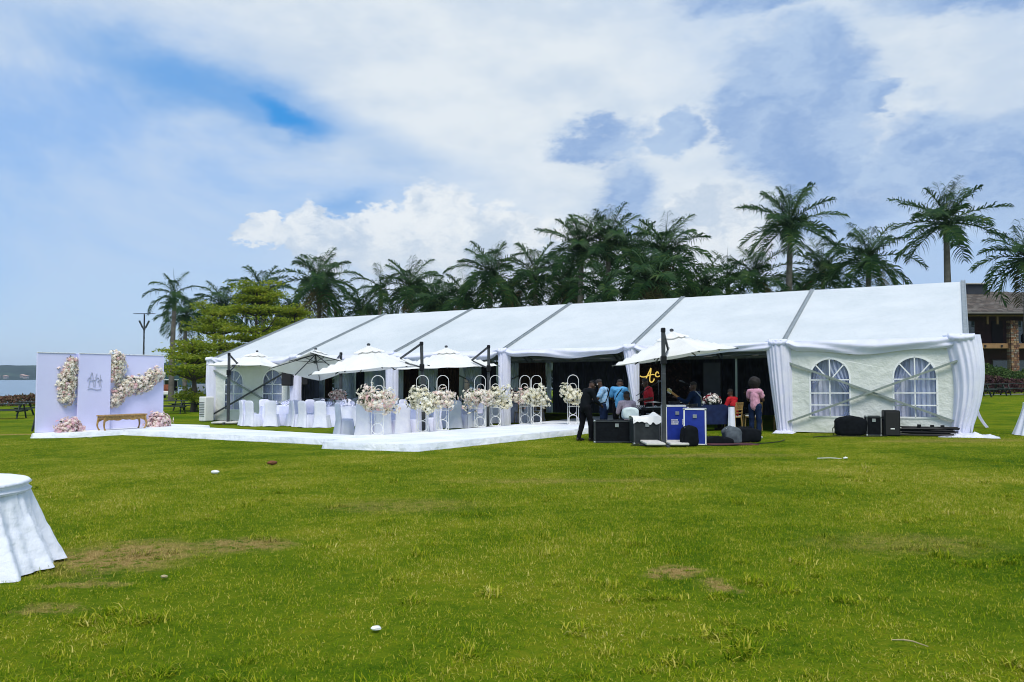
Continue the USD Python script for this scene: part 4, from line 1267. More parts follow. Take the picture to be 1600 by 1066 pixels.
DARK_BLOOM = ramp_mat('dark_leafy_heads', [(0.0, (0.012, 0.022, 0.012)), (1.0, (0.05, 0.07, 0.035))], 0.6, 3, 0.8)
PEACH = ramp_mat('peach_blossoms', [(0.0, (0.80, 0.60, 0.50)), (0.4, (0.82, 0.70, 0.62)), (0.7, (0.60, 0.30, 0.24)), (1.0, (0.86, 0.80, 0.74))], 0.7, 1.5, 0.85, spec=0.1)
centrepiece(pB, 'round peach and white flower centrepiece on the bare-fronted table', 51, PEACH)
centrepiece(pE, 'dark leafy centrepiece inside the marquee behind the front flower stand', 52, SPRIG, .38, .32, .35)
centrepiece(pF, 'dark leafy centrepiece inside the marquee behind the nearest parasol mast', 53, SPRIG, .40, .34, .35)
centrepiece(pD, 'white and mauve flower centrepiece right of the middle pair of stands', 54, FLOWER)


# ---------------------------------------------------------------- flower stands: white wire hoops holding a great bunch
def hoop_stand(x, y, z, rz, label, flabel, seed, look, n=240, r=(.48, .40, .33), first=[None], h=1.68):
    p = np.array([x, y, z])
    if first[0] is None:
        t = thing('hoop_stand', label, 'flower stand', p, rz)

        def hoop(w, top, y0, r=.0105):
            q = np.linspace(0, np.pi, 15)
            pts = [(w / 2, y0, .02)] + [(w / 2 * math.cos(a), y0, top - w / 2 + w / 2 * math.sin(a)) for a in q] + [(-w / 2, y0, .02)]
            return MB().tube(pts, r, 6).out()
        part(t, 'outer_hoop', hoop(.36, 1.68, -.03), white_metal, smooth=True)
        part(t, 'inner_hoop', hoop(.24, 1.40, .10), white_metal, smooth=True)
        q = np.linspace(0, 2 * np.pi, 25)
        part(t, 'base_ring', MB().tube(np.stack([.16 * np.cos(q), np.full(25, -.04), .175 + .155 * np.sin(q)], 1), .0105, 6, False).out(), white_metal, smooth=True)
        part(t, 'lower_bow', MB().tube(np.stack([.12 * np.cos(q[:13] + np.pi), np.full(13, .05), .48 + .14 * np.sin(q[:13] + np.pi)], 1), .0105, 6).out(), white_metal, smooth=True)
        for zz in (.02, .62):
            part(t, 'cross_bar', MB().tube([(-.18, -.03, zz), (.18, -.03, zz), (.12, .10, zz), (-.12, .10, zz), (-.18, -.03, zz)], .009, 5).out(), white_metal)
        first[0] = t
    else:
        t = copy_of(first[0], label, p, rz)
    pts, nr = ellipsoid_pts(int(n * .62), r[0] * .86, r[1] * .86, r[2] * .95, seed, -.85)
    pts = pts + [0, 0, .93]
    R = np.random.default_rng(seed)
    for k in range(6):
        a = R.uniform(0, 2 * np.pi); q = R.uniform(.16, .26)
        p2, n2 = ellipsoid_pts(int(n * .085), q, q, q * R.uniform(.6, 1.1), seed + 10 * k + 1, -1)
        pts = np.vstack([pts, p2 + [r[0] * .75 * math.cos(a), r[1] * .75 * math.sin(a), .93 + R.uniform(-.22, .34)]]); nr = np.vstack([nr, n2])
    bouquet('stand_flowers', flabel, 'flowers', p, rz, pts, nr, .078, look, seed, leaves=.30)


SZ = .17
hs = [(14.72, -7.75, 'white double hoop stand in front of the front table, nearest of all stands', 'big blush flower bunch on the nearest hoop stand, below the nearest parasol', 61, FLOWER, 330, (.56, .46, .40)),
      (14.30, -6.15, 'white hoop stand beside the nearest parasol mast, front one of the middle pair', 'cream flower bunch on the front stand of the middle pair', 62, FLOWER_CREAM, 280, (.50, .44, .37)),
      (14.10, -5.35, 'white hoop stand half behind its twin, back one of the middle pair', 'white flower bunch on the back stand of the middle pair', 63, FLOWER, 260, (.50, .42, .36)),
      (13.95, -3.35, 'white hoop stand left of the rightmost left-hand parasol mast', 'white flower bunch left of the parasol mast at the curtained post', 64, FLOWER, 260, (.48, .42, .35)),
      (13.72, -2.75, 'white hoop stand directly in front of the mast at the curtained post', 'cream yellow flower bunch before the mast at the curtained post', 65, FLOWER_CREAM, 280, (.48, .42, .40)),
      (13.45, -1.15, 'white hoop stand just inside the aisle opening, left of its pair', 'small white flower bunch just inside the aisle opening, left of its pair', 66, FLOWER, 210, (.40, .36, .32)),
      (12.95, -1.25, 'white hoop stand in the middle of the aisle opening', 'white flower bunch in the middle of the aisle opening', 67, FLOWER_CREAM, 250, (.46, .42, .38)),
      (11.72, -.95, 'lone white hoop stand right of the aisle beside the men', 'white flower bunch alone beside the man in dark clothes', 68, FLOWER_CREAM, 220, (.38, .36, .34))]
for i, (a, b, l1, l2, sd, lk, n, r) in enumerate(hs):
    q = at(a, b)
    hoop_stand(q[0], q[1], q[2] + SZ + .008, (i * 7) % 20 - 8, l1, l2, sd, lk, n, r)


# ---------------------------------------------------------------- gold banquet chairs inside, navy table
GC = None


def gold_chair(x, y, facing, label, group=None):
    global GC
    p = on(x, y)
    if GC is None:
        GC = thing('gold_chair', label, 'chair', p, facing, group)
        part(GC, 'seat', MB().box((0, 0, .435), (.40, .40, .03), bevel=.01).out(), chair_gold)
        part(GC, 'cushion', MB().box((0, .01, .472), (.39, .38, .045), bevel=.02).out(), white_paint)
        for sx in (-1, 1):
            part(GC, 'leg', MB().bar((sx * .18, .18, .42), (sx * .19, .20, 0), .03).out(), chair_gold)
            part(GC, 'leg', MB().bar((sx * .18, -.18, .44), (sx * .19, -.22, 0), .03).out(), chair_gold)
            part(GC, 'back_post', MB().bar((sx * .18, -.185, .44), (sx * .175, -.25, .92), .03).out(), chair_gold)
        for z in (.58, .68, .90):
            part(GC, 'back_rail', MB().bar((-.18, -.19 - (z - .44) * .13, z), (.18, -.19 - (z - .44) * .13, z), .028).out(), chair_gold)
        for k in range(5):
            part(GC, 'spindle', MB().bar((-.12 + .06 * k, -.222, .68), (-.12 + .06 * k, -.248, .90), .016).out(), chair_gold)
        return GC
    return copy_of(GC, label, p, facing, group)


gold_chair(7.80, 26.85, 12, 'gold slatted chair with white seat behind the woman with flowers')
gold_chair(8.62, 26.60, -8, 'gold slatted chair with white seat beside the right curtain')
gold_chair(7.18, 26.95, 40, 'gold chair with white seat under the person in red')
gold_chair(.35, 33.2, 20, 'gold chair with white seat in the aisle opening behind the left bunch')
gold_chair(1.05, 33.6, 5, 'gold chair with white seat in the aisle opening behind the middle bunch')
gold_chair(8.20, 28.6, 60, 'dark gold chair facing left deep in the right opening')
gold_chair(6.55, 29.6, 170, 'gold chair beyond the navy table')
tn = thing('navy_table', 'tall table under a navy blue cloth inside the marquee behind the guitarist', 'table', on(6.62, 27.1), 10)
m = MB()
P = sheet(lambda u, v: np.stack([(.56 + .03 * v * np.sin(u * 2 * np.pi * 11)) * np.sign(np.cos(2 * np.pi * u)) * np.abs(np.cos(2 * np.pi * u)) ** .5, (.34 + .03 * v * np.sin(u * 2 * np.pi * 13)) * np.sign(np.sin(2 * np.pi * u)) * np.abs(np.sin(2 * np.pi * u)) ** .5, .84 - .62 * v], -1), 61, 8)[:-1]
m.grid(P, close_u=True); k = len(P)
m.add(np.vstack([P[:, 0], [[0, 0, .842]]]), [(i, (i + 1) % k, k) for i in range(k)])
part(tn, 'cloth', m.out(), navy_cloth, smooth=50)
for sx in (-1, 1):
    for sy in (-1, 1):
        part(tn, 'leg', MB().bar((sx * .46, sy * .24, .8), (sx * .46, sy * .24, 0), .035).out(), chair_gold)
ts = thing('side_stand', 'small stand with a white cloth beside the navy table', 'table', on(7.03, 26.6), 0)
part(ts, 'cloth', MB().grid(sheet(lambda u, v: np.stack([.10 * (1 + .1 * v) * np.cos(2 * np.pi * u) + .02 * np.sin(14 * np.pi * u) * v, .10 * (1 + .1 * v) * np.sin(2 * np.pi * u), .80 - .66 * v], -1), 33, 6)[:-1], close_u=True).out(), chair_cloth, smooth=True)
part(ts, 'top', MB().lathe([(0, .81), (.11, .805), (.11, .79)], (0, 0, 0), 16).out(), black_plastic)
q = on(6.50, 26.95)
p_, n_ = ellipsoid_pts(120, .30, .26, .26, 77, -.2)
bouquet('table_flowers', 'white and dark red flower arrangement on the navy table', 'flowers', q + [0, 0, .95], 0, p_, n_, .075, FLOWER_RED, 77, leaves=.9)
p_, n_ = ellipsoid_pts(110, .30, .26, .30, 78, -.2)
bouquet('table_flowers', 'dark red flowers standing behind the hoop stand at the curtained post', 'flowers', at(15.9, 2.4, 1.05), 0, p_, n_, .07, ramp_mat('deep_red_blossoms', [(0, (.25, .01, .02)), (1, (.5, .05, .07))], .7, 2, .8), 78, leaves=.5)

# dark flower wall with a gold script initial, seen under the right parasol
fw = thing('flower_wall', 'dark brown flower wall with gold script lettering inside the marquee', 'backdrop', at(12.0, 9.2), TENT_RZ)
dark_petal = ramp_mat('dark_petals', [(0, (.018, .012, .012)), (.6, (.05, .028, .024)), (1, (.10, .055, .042))], .8, 2, .8)
part(fw, 'panel', MB().box((0, 0, 1.2), (2.9, .06, 2.4)).out(), mat('dark_panel', (.03, .022, .02), (.022, .016, .016), .8, 2))
rng = np.random.default_rng(5)
pts = np.stack([rng.uniform(-1.42, 1.42, 700), np.full(700, -.06), rng.uniform(.05, 2.38, 700)], 1)
part(fw, 'petals', blossoms(pts, np.tile([0, -1.0, 0], (700, 1)), .085, 5), dark_petal, kind='stuff', tint=12)
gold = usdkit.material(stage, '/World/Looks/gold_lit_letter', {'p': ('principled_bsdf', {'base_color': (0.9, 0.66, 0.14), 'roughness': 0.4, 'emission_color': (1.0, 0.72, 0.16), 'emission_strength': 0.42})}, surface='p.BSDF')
from scipy.interpolate import CubicSpline


def script(parent, name, strokes, c, s, y, r, look):
    for st in strokes:
        p = np.array(st); k = np.linspace(0, 1, len(p)); q = np.linspace(0, 1, 5 * len(p))
        px, pz = CubicSpline(k, p[:, 0])(q), CubicSpline(k, p[:, 1])(q)
        part(parent, name, MB().tube(np.stack([c[0] + s * px, np.full(len(q), y), c[1] + s * pz], 1), r, 6).out(), look)


script(fw, 'letter_stroke', [[(-.45, -.55), (-.2, -.1), (.1, .5), (.22, .75)], [(.22, .75), (.16, .2), (.12, -.25), (.3, -.38), (.5, -.1)], [(-.7, .12), (-.3, .05), (.1, .18), (.5, .22)], [(.86, .3), (.70, .42), (.6, .2), (.72, .06), (.95, .12)]], (-.48, 1.78), .56, -.17, .026, gold)
fw2 = thing('inner_screen', 'plain grey-blue standing screen right of the dark flower wall', 'screen', at(9.7, 9.4), TENT_RZ)
part(fw2, 'panel', MB().box((0, 0, 1.2), (.75, .06, 2.4)).out(), mat('grey_panel', (.16, .18, .21), (.13, .15, .18), .7, 2))
part(fw2, 'post', MB().box((.42, 0, 1.25), (.06, .08, 2.5)).out(), black_plastic)


# ---------------------------------------------------------------- loudspeakers, cases, bags and clutter
def loudspeaker(name, label, loc, rz, w, d, h, stand=0.0, mark=False):
    t = thing(name, label, 'loudspeaker', loc, rz)
    z = stand
    part(t, 'cabinet', MB().box((0, 0, z + h / 2), (w, d, h), bevel=.03).out(), black_plastic)
    part(t, 'grille', MB().box((0, -d / 2 - .004, z + h / 2), (w * .86, .012, h * .88), bevel=.004).out(), mat('speaker_grille', (.012, .012, .013), (.02, .02, .021), .6, 90))
    if mark:
        part(t, 'badge', MB().box((0, -d / 2 - .013, z + h * .30), (w * .26, .008, .035), bevel=.003).out(), white_paint)
    for s in (-1, 1):
        part(t, 'handle', MB().box((s * (w / 2 + .004), 0, z + h * .62), (.014, .12, .05), bevel=.004).out(), black_cloth)
    if stand:
        st = part(t, 'stand_pole', MB().tube([(0, 0, .25), (0, 0, z + .02)], .018, 8).out(), black_plastic)
        for k in range(3):
            a = 2 * np.pi * k / 3 + .4
            part(t, 'stand_leg', MB().tube([(0, 0, .75), (.42 * math.cos(a), .42 * math.sin(a), .01)], .012, 6).out(), black_plastic)
    return t


loudspeaker('loudspeaker', 'larger black loudspeaker on a stand behind the far left tables', on(-9.45, 35.0), -10, .46, .36, .62, 1.56)
loudspeaker('loudspeaker', 'smaller black loudspeaker on a stand right of the larger far one', on(-8.85, 35.4), 12, .27, .30, .52, 1.58)
loudspeaker('loudspeaker', 'black loudspeaker with a white badge standing on the grass by the window', on(10.83, 23.75), -12, .42, .40, .74, 0, True)


def soft_bag(name, label, cat, loc, rz, size, seed, look, handle=True, sag=.25):
    w, d, h = size
    t = thing(name, label, cat, loc, rz)
    e = trimesh.creation.icosphere(3)
    v = np.array(e.vertices)
    p = np.sign(v) * np.abs(v) ** .38
    p = p / np.maximum(1e-6, np.abs(p).max())
    v = p * [w / 2, d / 2, h / 2]
    n = nz(v[:, 0] * 5, v[:, 1] * 5, v[:, 2] * 5 + seed, seed)
    v = v * (1 - sag * .5 + sag * n)[:, None]
    v[:, 2] += h / 2
    v[:, 2] = np.maximum(v[:, 2], 0.004)
    v[:, 2] *= 1 - sag * .6 * np.abs(v[:, 0] / (w / 2)) ** 2
    part(t, 'body', (v, np.array(e.faces)), look, smooth=True)
    zp = np.linspace(-w * .38, w * .38, 9)
    part(t, 'zip', MB().tube(np.stack([zp, np.full(9, -d * .12), h * .93 - np.abs(zp) * sag * .5], 1), .008, 4).out(), grey_metal)
    if handle:
        q = np.linspace(0, np.pi, 11)
        part(t, 'handle', MB().tube(np.stack([.16 * w / .4 * .5 * np.cos(q), np.full(11, -d * .3), h * .80 + .10 * np.sin(q)], 1), .012, 5).out(), black_cloth)
        part(t, 'strap', MB().tube([(-w * .46, -d * .2, h * .6), (-w * .62, -d * .3, h * .35), (-w * .60, -d * .35, .03), (-w * .4, -d * .45, .012)], .012, 5).out(), black_cloth)
    return t


def flight_case(name, label, loc, rz, size, board, lettering=False):
    """Road case: board panels, aluminium edges, ball corners, butterfly latch."""
    w, d, h = size
    t = thing(name, label, 'flight case', loc, rz)
    part(t, 'box', MB().box((0, 0, h / 2 + .01), (w - .02, d - .02, h - .02)).out(), board)
    e = .035
    for sx in (-1, 1):
        for sy in (-1, 1):
            part(t, 'edge', MB().box((sx * (w / 2 - e / 2), sy * (d / 2 - e / 2), h / 2 + .01), (e, e, h - 2 * e)).out(), white_paint if board is blue_board else dark_metal)
    for z in (e / 2 + .01, h - e / 2 + .01):
        for s in (-1, 1):
            part(t, 'edge', MB().box((0, s * (d / 2 - e / 2), z), (w - .002, e * .99, e)).out(), white_paint if board is blue_board else dark_metal)
            part(t, 'edge', MB().box((s * (w / 2 - e / 2), 0, z), (e * .99, d - 2 * e, e)).out(), white_paint if board is blue_board else dark_metal)
    for sx in (-1, 1):
        for z in (.02, h):
            part(t, 'corner', MB().mesh(trimesh.creation.icosphere(1, .032), trimesh.transformations.translation_matrix((sx * (w / 2 - .012), -d / 2 + .012, z))).out(), grey_metal)
    part(t, 'latch', MB().box((0, -d / 2 - .006, h * .80), (.10, .016, .09), bevel=.004).out(), grey_metal)
    if lettering:
        # blocks of white stencilled lettering, too worn to read
        for cx, ww in ((-.07, .17), (.19, .11)):
            for k, zz in enumerate((.50, .455, .415)):
                x = cx - ww / 2
                R = random.Random(int(cx * 100) + k)
                while x < cx + ww / 2:
                    l = R.uniform(.014, .032)
                    part(t, 'stencil_mark', MB().box((x + l / 2, -d / 2 + .006, h * zz / .5 * .62), (l, .012, .030)).out(), white_paint)
                    x += l + .010
    return t


flight_case('flight_case', 'plain blue flight case with white edges, nearest to the lawn', on(4.66, 21.2), -11, (.56, .50, .92), blue_board)
flight_case('flight_case', 'blue flight case with white stencilled lettering behind the parasol mast', on(4.33, 22.1), 4, (.62, .50, .98), blue_board, True)
flight_case('flight_case', 'long black case used as a table in front of the seated man', on(2.80, 22.35), -3, (1.20, .55, .58), black_cloth)
fc = flight_case('equipment_trunk', 'dark grey trunk with white cloth on top left of the parasol mast', on(3.48, 21.75), 4, (.70, .50, .62), mat('trunk_board', (.022, .028, .030), (.014, .018, .02), .6, 8))
cl = solo('white_cloth', MB().grid(sheet(lambda u, v: np.stack([(u - .5) * .74, (v - .5) * .56, .03 + .10 * nz(u * 4, v * 4, 3.3, 8) + .11 * np.exp(-((u - .82) / .13) ** 2) * np.sin(np.pi * v) - .16 * (np.abs(v - .5) > .46) * (.4 + nz(u * 5, v, 1, 2))], -1), 30, 20)).out(), white_paint, 'crumpled white cloth lying on top of the dark trunk', 'cloth', smooth=True)
set_xf(UsdGeom.Xformable(cl), on(3.48, 21.75, .63), (0, 0, 4))
soft_bag('rucksack', 'black rucksack leaning against the plain blue flight case', 'bag', on(4.42, 20.72), 20, (.42, .30, .52), 3, black_cloth)
wb = soft_bag('white_bundle', 'round white plastic bundle on the long black case', 'bundle', on(3.20, 22.5, .60), 0, (.44, .36, .34), 6, mat('white_plastic', (.62, .72, .72), (.50, .60, .62), .35, 6, .4, 14), False, .3)
soft_bag('holdall', 'wide black holdall on the grass below the left arched window', 'bag', on(9.80, 24.05), -8, (.86, .42, .58), 9, black_cloth)
flight_case('black_case', 'upright black case between the holdall and the loudspeaker', on(10.42, 24.0), -14, (.40, .38, .56), black_cloth)
soft_bag('black_bag', 'low black gig bag on the grass at the feet of the woman', 'bag', on(6.12, 21.9), 20, (.85, .45, .40), 12, black_cloth, True, .35)
soft_bag('dark_sack', 'flat black sack lying on the grass right of the plain blue case', 'bag', on(5.30, 21.4), 0, (.75, .5, .20), 13, black_cloth, False, .4)
gj = soft_bag('grey_jacket', 'crumpled grey jacket heaped on the bags', 'jacket', on(5.68, 21.5), 10, (.46, .36, .46), 15, mat('grey_cloth', (.10, .12, .14), (.06, .075, .09), .85, 9, .5, 20), False, .5)
rc = soft_bag('red_cloth', 'small red cloth tucked behind the grey jacket', 'cloth', on(5.93, 21.95, .16), 0, (.30, .22, .22), 17, mat('red_cloth', (.42, .012, .016), (.30, .01, .012), .8, 9), False, .5)
mt = solo('floor_mat', MB().box((0, 0, .02), (1.25, .5, .03), bevel=.01).out(), mat('maroon_mat', (.10, .03, .035), (.06, .022, .028), .9, 9), 'flat dark maroon mat on the grass right of the blue cases', 'mat')
set_xf(UsdGeom.Xformable(mt), on(5.55, 21.0), (0, 0, 8))
# bundle of black stands by the right window
ps = thing('stand_bundle', 'bundle of folded black lighting stands on the grass by the right window', 'stands', on(11.72, 23.45), -24)
R = random.Random(3)
for k in range(12):
    y, z = R.uniform(-.2, .2), .03 + .021 * k
    a = R.uniform(-.06, .06)
    part(ps, 'folded_stand', MB().tube([(-.75 + R.uniform(-.1, .12), y - a, z), (.72 + R.uniform(-.12, .1), y + a, z + R.uniform(-.02, .03))], R.uniform(.014, .024), 6).out(), black_plastic)
for k in range(3):
    part(ps, 'clamp', MB().box((R.uniform(-.5, .5), R.uniform(-.15, .15), .30), (.10, .07, .07), bevel=.01).out(), black_plastic)

# drum kit and mixer table behind the mast
dk = thing('drum_kit', 'drum kit with black shells and pale cymbals behind the blue cases', 'drum kit', on(4.62, 23.9), 10)
shell = mat('drum_shell', (.02, .022, .026), (.05, .05, .055), .3, 9, spec=.6)
brass = mat('cymbal_metal', (.62, .60, .52), (.5, .47, .38), .3, 14, metal=.7)
part(dk, 'bass_drum', MB().mesh(trimesh.creation.cylinder(.28, .40, sections=24), trimesh.transformations.compose_matrix(angles=(math.pi / 2, 0, 0), translate=(0, 0, .29))).out(), shell)
for x, y, z, r, h in ((-.22, -.05, .72, .15, .18), (.20, -.05, .72, .16, .18), (.55, .35, .42, .2, .35), (-.52, .3, .60, .17, .14)):
    d = part(dk, 'drum', MB().mesh(trimesh.creation.cylinder(r, h, sections=20), trimesh.transformations.translation_matrix((x, y, z))).out(), shell)
    part(d, 'drumhead', MB().mesh(trimesh.creation.cylinder(r * .96, .012, sections=20), trimesh.transformations.translation_matrix((x, y, z + h / 2 + .005))).out(), white_paint)
for x, y, z, r in ((.30, -.35, 1.02, .26), (-.62, -.1, 1.02, .24), (.75, .1, .92, .22)):
    c = part(dk, 'cymbal', MB().lathe([(0, .035), (.05, .03), (r, 0), (r, -.004), (.05, .022)], (x, y, z), 22).out(), brass, smooth=True)
    part(dk, 'cymbal_stand', MB().tube([(x, y, z), (x, y, .3)], .012, 6).out(), grey_metal)
    for k in range(3):
        a = k * 2.1
        part(dk, 'stand_foot', MB().tube([(x, y, .32), (x + .25 * math.cos(a), y + .25 * math.sin(a), .01)], .009, 5).out(), grey_metal)
mx = thing('mixer_table', 'trestle table with black mixing desk and coiled cables behind the seated man', 'table', on(3.95, 24.9), 5)
part(mx, 'table_top', MB().box((0, 0, .72), (1.5, .6, .04), bevel=.008).out(), dark_wood)
for sx in (-1, 1):
    for sy in (-1, 1):
        part(mx, 'leg', MB().bar((sx * .65, sy * .24, .70), (sx * .70, sy * .26, 0), .03).out(), grey_metal)
ds = thing('mixing_desk', 'black mixing desk with pale knobs on the trestle table', 'mixing desk', on(3.9, 24.85, .742), 5)
part(ds, 'housing', MB().add([(-.5, -.25, 0), (.5, -.25, 0), (.5, .25, 0), (-.5, .25, 0), (-.5, -.25, .05), (.5, -.25, .05), (.5, .25, .16), (-.5, .25, .16)], [(0, 3, 2, 1), (4, 5, 6, 7), (0, 1, 5, 4), (2, 3, 7, 6), (1, 2, 6, 5), (3, 0, 4, 7)]).out(), black_plastic)
m = MB()
for i in range(16):
    for j in range(6):
        m.box((-.45 + .06 * i, -.2 + .07 * j, .065 + .0155 * j), (.018, .02, .02))
part(ds, 'knobs', m.out(), white_paint, kind='stuff')
R = random.Random(8)
for k in range(4):
    q = np.linspace(0, 2 * np.pi * 3, 50)
    cb = solo('cable_coil', MB().tube(np.stack([(.14 + .01 * np.sin(5 * q)) * np.cos(q), (.14 + .01 * np.cos(4 * q)) * np.sin(q), .02 + .012 * q / 3], 1), .012, 5).out(), black_plastic,
              ['black cable coil on the trestle table beside the mixing desk', 'black cable coil on the grass between the trunk and the mast', 'black cable coil on top of the lettered blue case', 'black cable coil on top of the plain blue case'][k], 'cable', smooth=True)
    set_xf(UsdGeom.Xformable(cb), [on(4.55, 24.8, .745), on(3.72, 21.3, .01), on(4.33, 22.1, 1.0), on(4.60, 21.2, .945)][k])
kb = thing('keyboard', 'black keyboard on a folding stand left of the drum kit', 'keyboard', on(4.15, 23.2), 24)
part(kb, 'case', MB().box((0, 0, .86), (1.1, .30, .09), bevel=.015).out(), black_plastic)
part(kb, 'keys', MB().box((0, -.08, .908), (.98, .13, .012)).out(), white_paint)
for s in (-1, 1):
    part(kb, 'stand_leg', MB().bar((-s * .35, -.12 * s, .80), (s * .35, -.12 * s, .02), .03).out(), black_plastic)

for k, (pts, lab) in enumerate([([(4.1, 21.0), (4.9, 20.6), (5.6, 20.75), (6.6, 21.3), (7.4, 22.6)], 'black cable snaking over the grass from the mast towards the woman'), ([(2.9, 21.9), (3.3, 21.2), (3.0, 20.9), (3.7, 20.6), (4.2, 20.75)], 'black cable looped on the grass in front of the long black case'),
                                ([(10.6, 23.5), (10.0, 23.3), (9.2, 23.5), (8.4, 23.2)], 'black cable on the grass left of the loudspeaker by the windows')]):
    p = np.array(pts); q = np.linspace(0, 1, 40); kk = np.linspace(0, 1, len(p))
    x, y = CubicSpline(kk, p[:, 0])(q), CubicSpline(kk, p[:, 1])(q)
    solo('cable', MB().tube(np.stack([x, y, ground(x, y) + .03], 1), .011, 5).out(), black_plastic, lab, 'cable', smooth=True)
for k, (x, y, rz, lab) in enumerate([(3.75, 23.7, 30, 'black microphone stand with a boom left of the drum kit'), (5.35, 23.6, 140, 'black microphone stand with a boom right of the guitarist'), (4.35, 24.6, 80, 'black microphone stand behind the man in the red polo')]):
    ms = thing('microphone_stand', lab, 'microphone stand', on(x, y), rz)
    part(ms, 'pole', MB().tube([(0, 0, .02), (0, 0, 1.35)], .012, 6).out(), black_plastic)
    part(ms, 'boom', MB().tube([(-.25, 0, 1.22), (.50, 0, 1.58)], .010, 6).out(), black_plastic)
    part(ms, 'microphone', MB().tube([(.48, 0, 1.57), (.54, 0, 1.60), (.62, 0, 1.62), (.66, 0, 1.63)], [.012, .018, .026, .014], 8).out(), dark_metal)
    for j in range(3):
        part(ms, 'foot', MB().tube([(0, 0, .14), (.3 * math.cos(2.1 * j), .3 * math.sin(2.1 * j), .01)], .010, 5).out(), black_plastic)

# ---------------------------------------------------------------- near table at the left, tall table at the right
def near_table():
    p = on(-5.06, 7.44)
    t = thing('skirted_table', 'large round table with a pleated white skirt at the left edge of the lawn', 'table', p)
    R, H = .63, .80
    n = 300
    th = np.linspace(0, 2 * np.pi, n, endpoint=False)
    # top cloth: disc with a rolled, lumpy edge
    prof = MB()
    rows = []
    for r, z in ((0.001, H), (.3, H + .002), (R - .03, H + .006), (R + .012, H + .004)):
        rows.append(np.stack([r * np.cos(th), r * np.sin(th), z + .006 * (nz(np.cos(th) * 6, np.sin(th) * 6, r * 3, 5) - .5) * (r > .2)], 1))
    for v in np.linspace(0, 1, 6):
        rr = R + .018 + .020 * np.sin(v * 3 * np.pi) + .014 * nz(np.cos(th) * 4, np.sin(th) * 4, v * 2, 9)
        rows.append(np.stack([rr * np.cos(th), rr * np.sin(th), np.full(n, H - .002 - .10 * v)], 1))
    prof.grid(np.stack(rows, 1), close_u=True)
    part(t, 'top_cloth', prof.out(), near_cloth, smooth=True)
    rows = []
    for v in np.linspace(0, 1, 26):
        ph = th * 18
        saw = (ph / (2 * np.pi)) % 1
        pleat = np.where(saw < .86, saw / .86, (1 - saw) / .14)                 # knife pleats
        a = 1 - np.clip((v - .0) / .5, 0, 1)
        soft = .5 + .5 * np.sin(th * 9 + 1.3 * np.sin(2 * th))
        cr = nz(np.cos(th) * 7, np.sin(th) * 7, v * 7, 15, 4) - .5
        fold = np.sin(13 * th + 1.1 * np.sin(2 * th + 1)) + .6 * np.sin(23 * th + 2 * np.sin(3 * th)) * (.5 + .8 * nz(np.cos(th) * 2, np.sin(th) * 2, 3.1, 5))
        r = R - .004 + .27 * v ** 1.12 + .035 * pleat * (.35 + .65 * a) + (.006 + .042 * v ** .8) * fold + .03 * cr * min(1, v * 2)
        z = H - .085 - v * (H - .105) + .018 * np.sin(th * 3 + 1) * v
        rows.append(np.stack([r * np.cos(th), r * np.sin(th), np.maximum(z, .012)], 1))
    part(t, 'skirt', MB().grid(np.stack(rows, 1), close_u=True).out(), near_cloth, smooth=True)
    part(t, 'pedestal', MB().lathe([(.3, 0), (.05, .05), (.05, H - .06), (.4, H - .02)], (0, 0, 0), 12).out(), dark_metal)


near_table()
t2 = thing('cocktail_table', 'tall white-clothed table at the right edge, its skirt flaring to the grass', 'table', on(14.86, 23.55))
m = covered_table(.30, .90, 9, .42, 9)
part(t2, 'tablecloth', m, chair_cloth, smooth=50)
part(t2, 'table_top', MB().lathe([(0, .925), (.31, .92), (.32, .905), (.31, .89)], (0, 0, 0), 24).out(), white_paint, smooth=30)
part(t2, 'pedestal', MB().lathe([(.25, .0), (.04, .04), (.04, .85)], (0, 0, 0), 10).out(), dark_metal)

# portable cooler at the far left post
ac = thing('air_cooler', 'white portable air cooler standing by the marquee left corner post', 'cooler', on(-13.62, 37.0), -35)
part(ac, 'housing', MB().box((0, 0, .56), (.46, .46, 1.08), bevel=.03).out(), white_paint)
for k in range(9):
    part(ac, 'louvre', MB().box((.0, -.235, .25 + .075 * k), (.36, .02, .022)).out(), dark_metal)
for sx in (-1, 1):
    for sy in (-1, 1):
        part(ac, 'castor', MB().mesh(trimesh.creation.icosphere(1, .03), trimesh.transformations.translation_matrix((sx * .18, sy * .18, .03))).out(), black_plastic)

# litter on the lawn
for i, (x, y, s, lab, mtl) in enumerate([(-.90, 5.56, .035, 'small white paper scrap on the foreground lawn, nearest to us', white_paint), (6.81, 17.0, .05, 'white paper scrap on the lawn in front of the marquee windows', white_paint), (-5.45, 15.3, .075, 'curled white scrap on the lawn in front of the long aisle', white_paint),
                                     (-13.2, 26.0, .08, 'white scrap on the grass just before the backdrop stage', white_paint), (-4.87, 16.9, .10, 'dry brown leaf on the lawn before the wide aisle', mat('dry_leaf', (.22, .07, .03), (.12, .05, .02), .8, 9)), (-2.95, 7.1, .03, 'pale dry twig end on the lawn right of the skirted table', mat('dry_straw', (.45, .38, .22), (.32, .26, .14), .8, 9))]):
    e = trimesh.creation.icosphere(2)
    v = np.array(e.vertices)
    v = v * [s, s * .7, s * .42] * (.7 + .6 * nz(v[:, 0] * 2, v[:, 1] * 2, v[:, 2] * 2 + i, i))[:, None]
    o = solo('litter_scrap' if i < 4 else 'fallen_leaf' if i == 4 else 'twig', (v, np.array(e.faces)), mtl, lab, 'litter' if i < 4 else 'leaf' if i == 4 else 'twig')
    set_xf(UsdGeom.Xformable(o), on(x, y, s * .3 + .02))
tw = solo('twig', MB().tube([(0, 0, .03), (.05, -.05, .045), (.10, -.06, .04), (.16, -.13, .03)], [.004, .006, .005, .003], 5).out(), LOOKS['dry_straw'], 'pale bent twig on the near lawn at the lower right', 'twig')
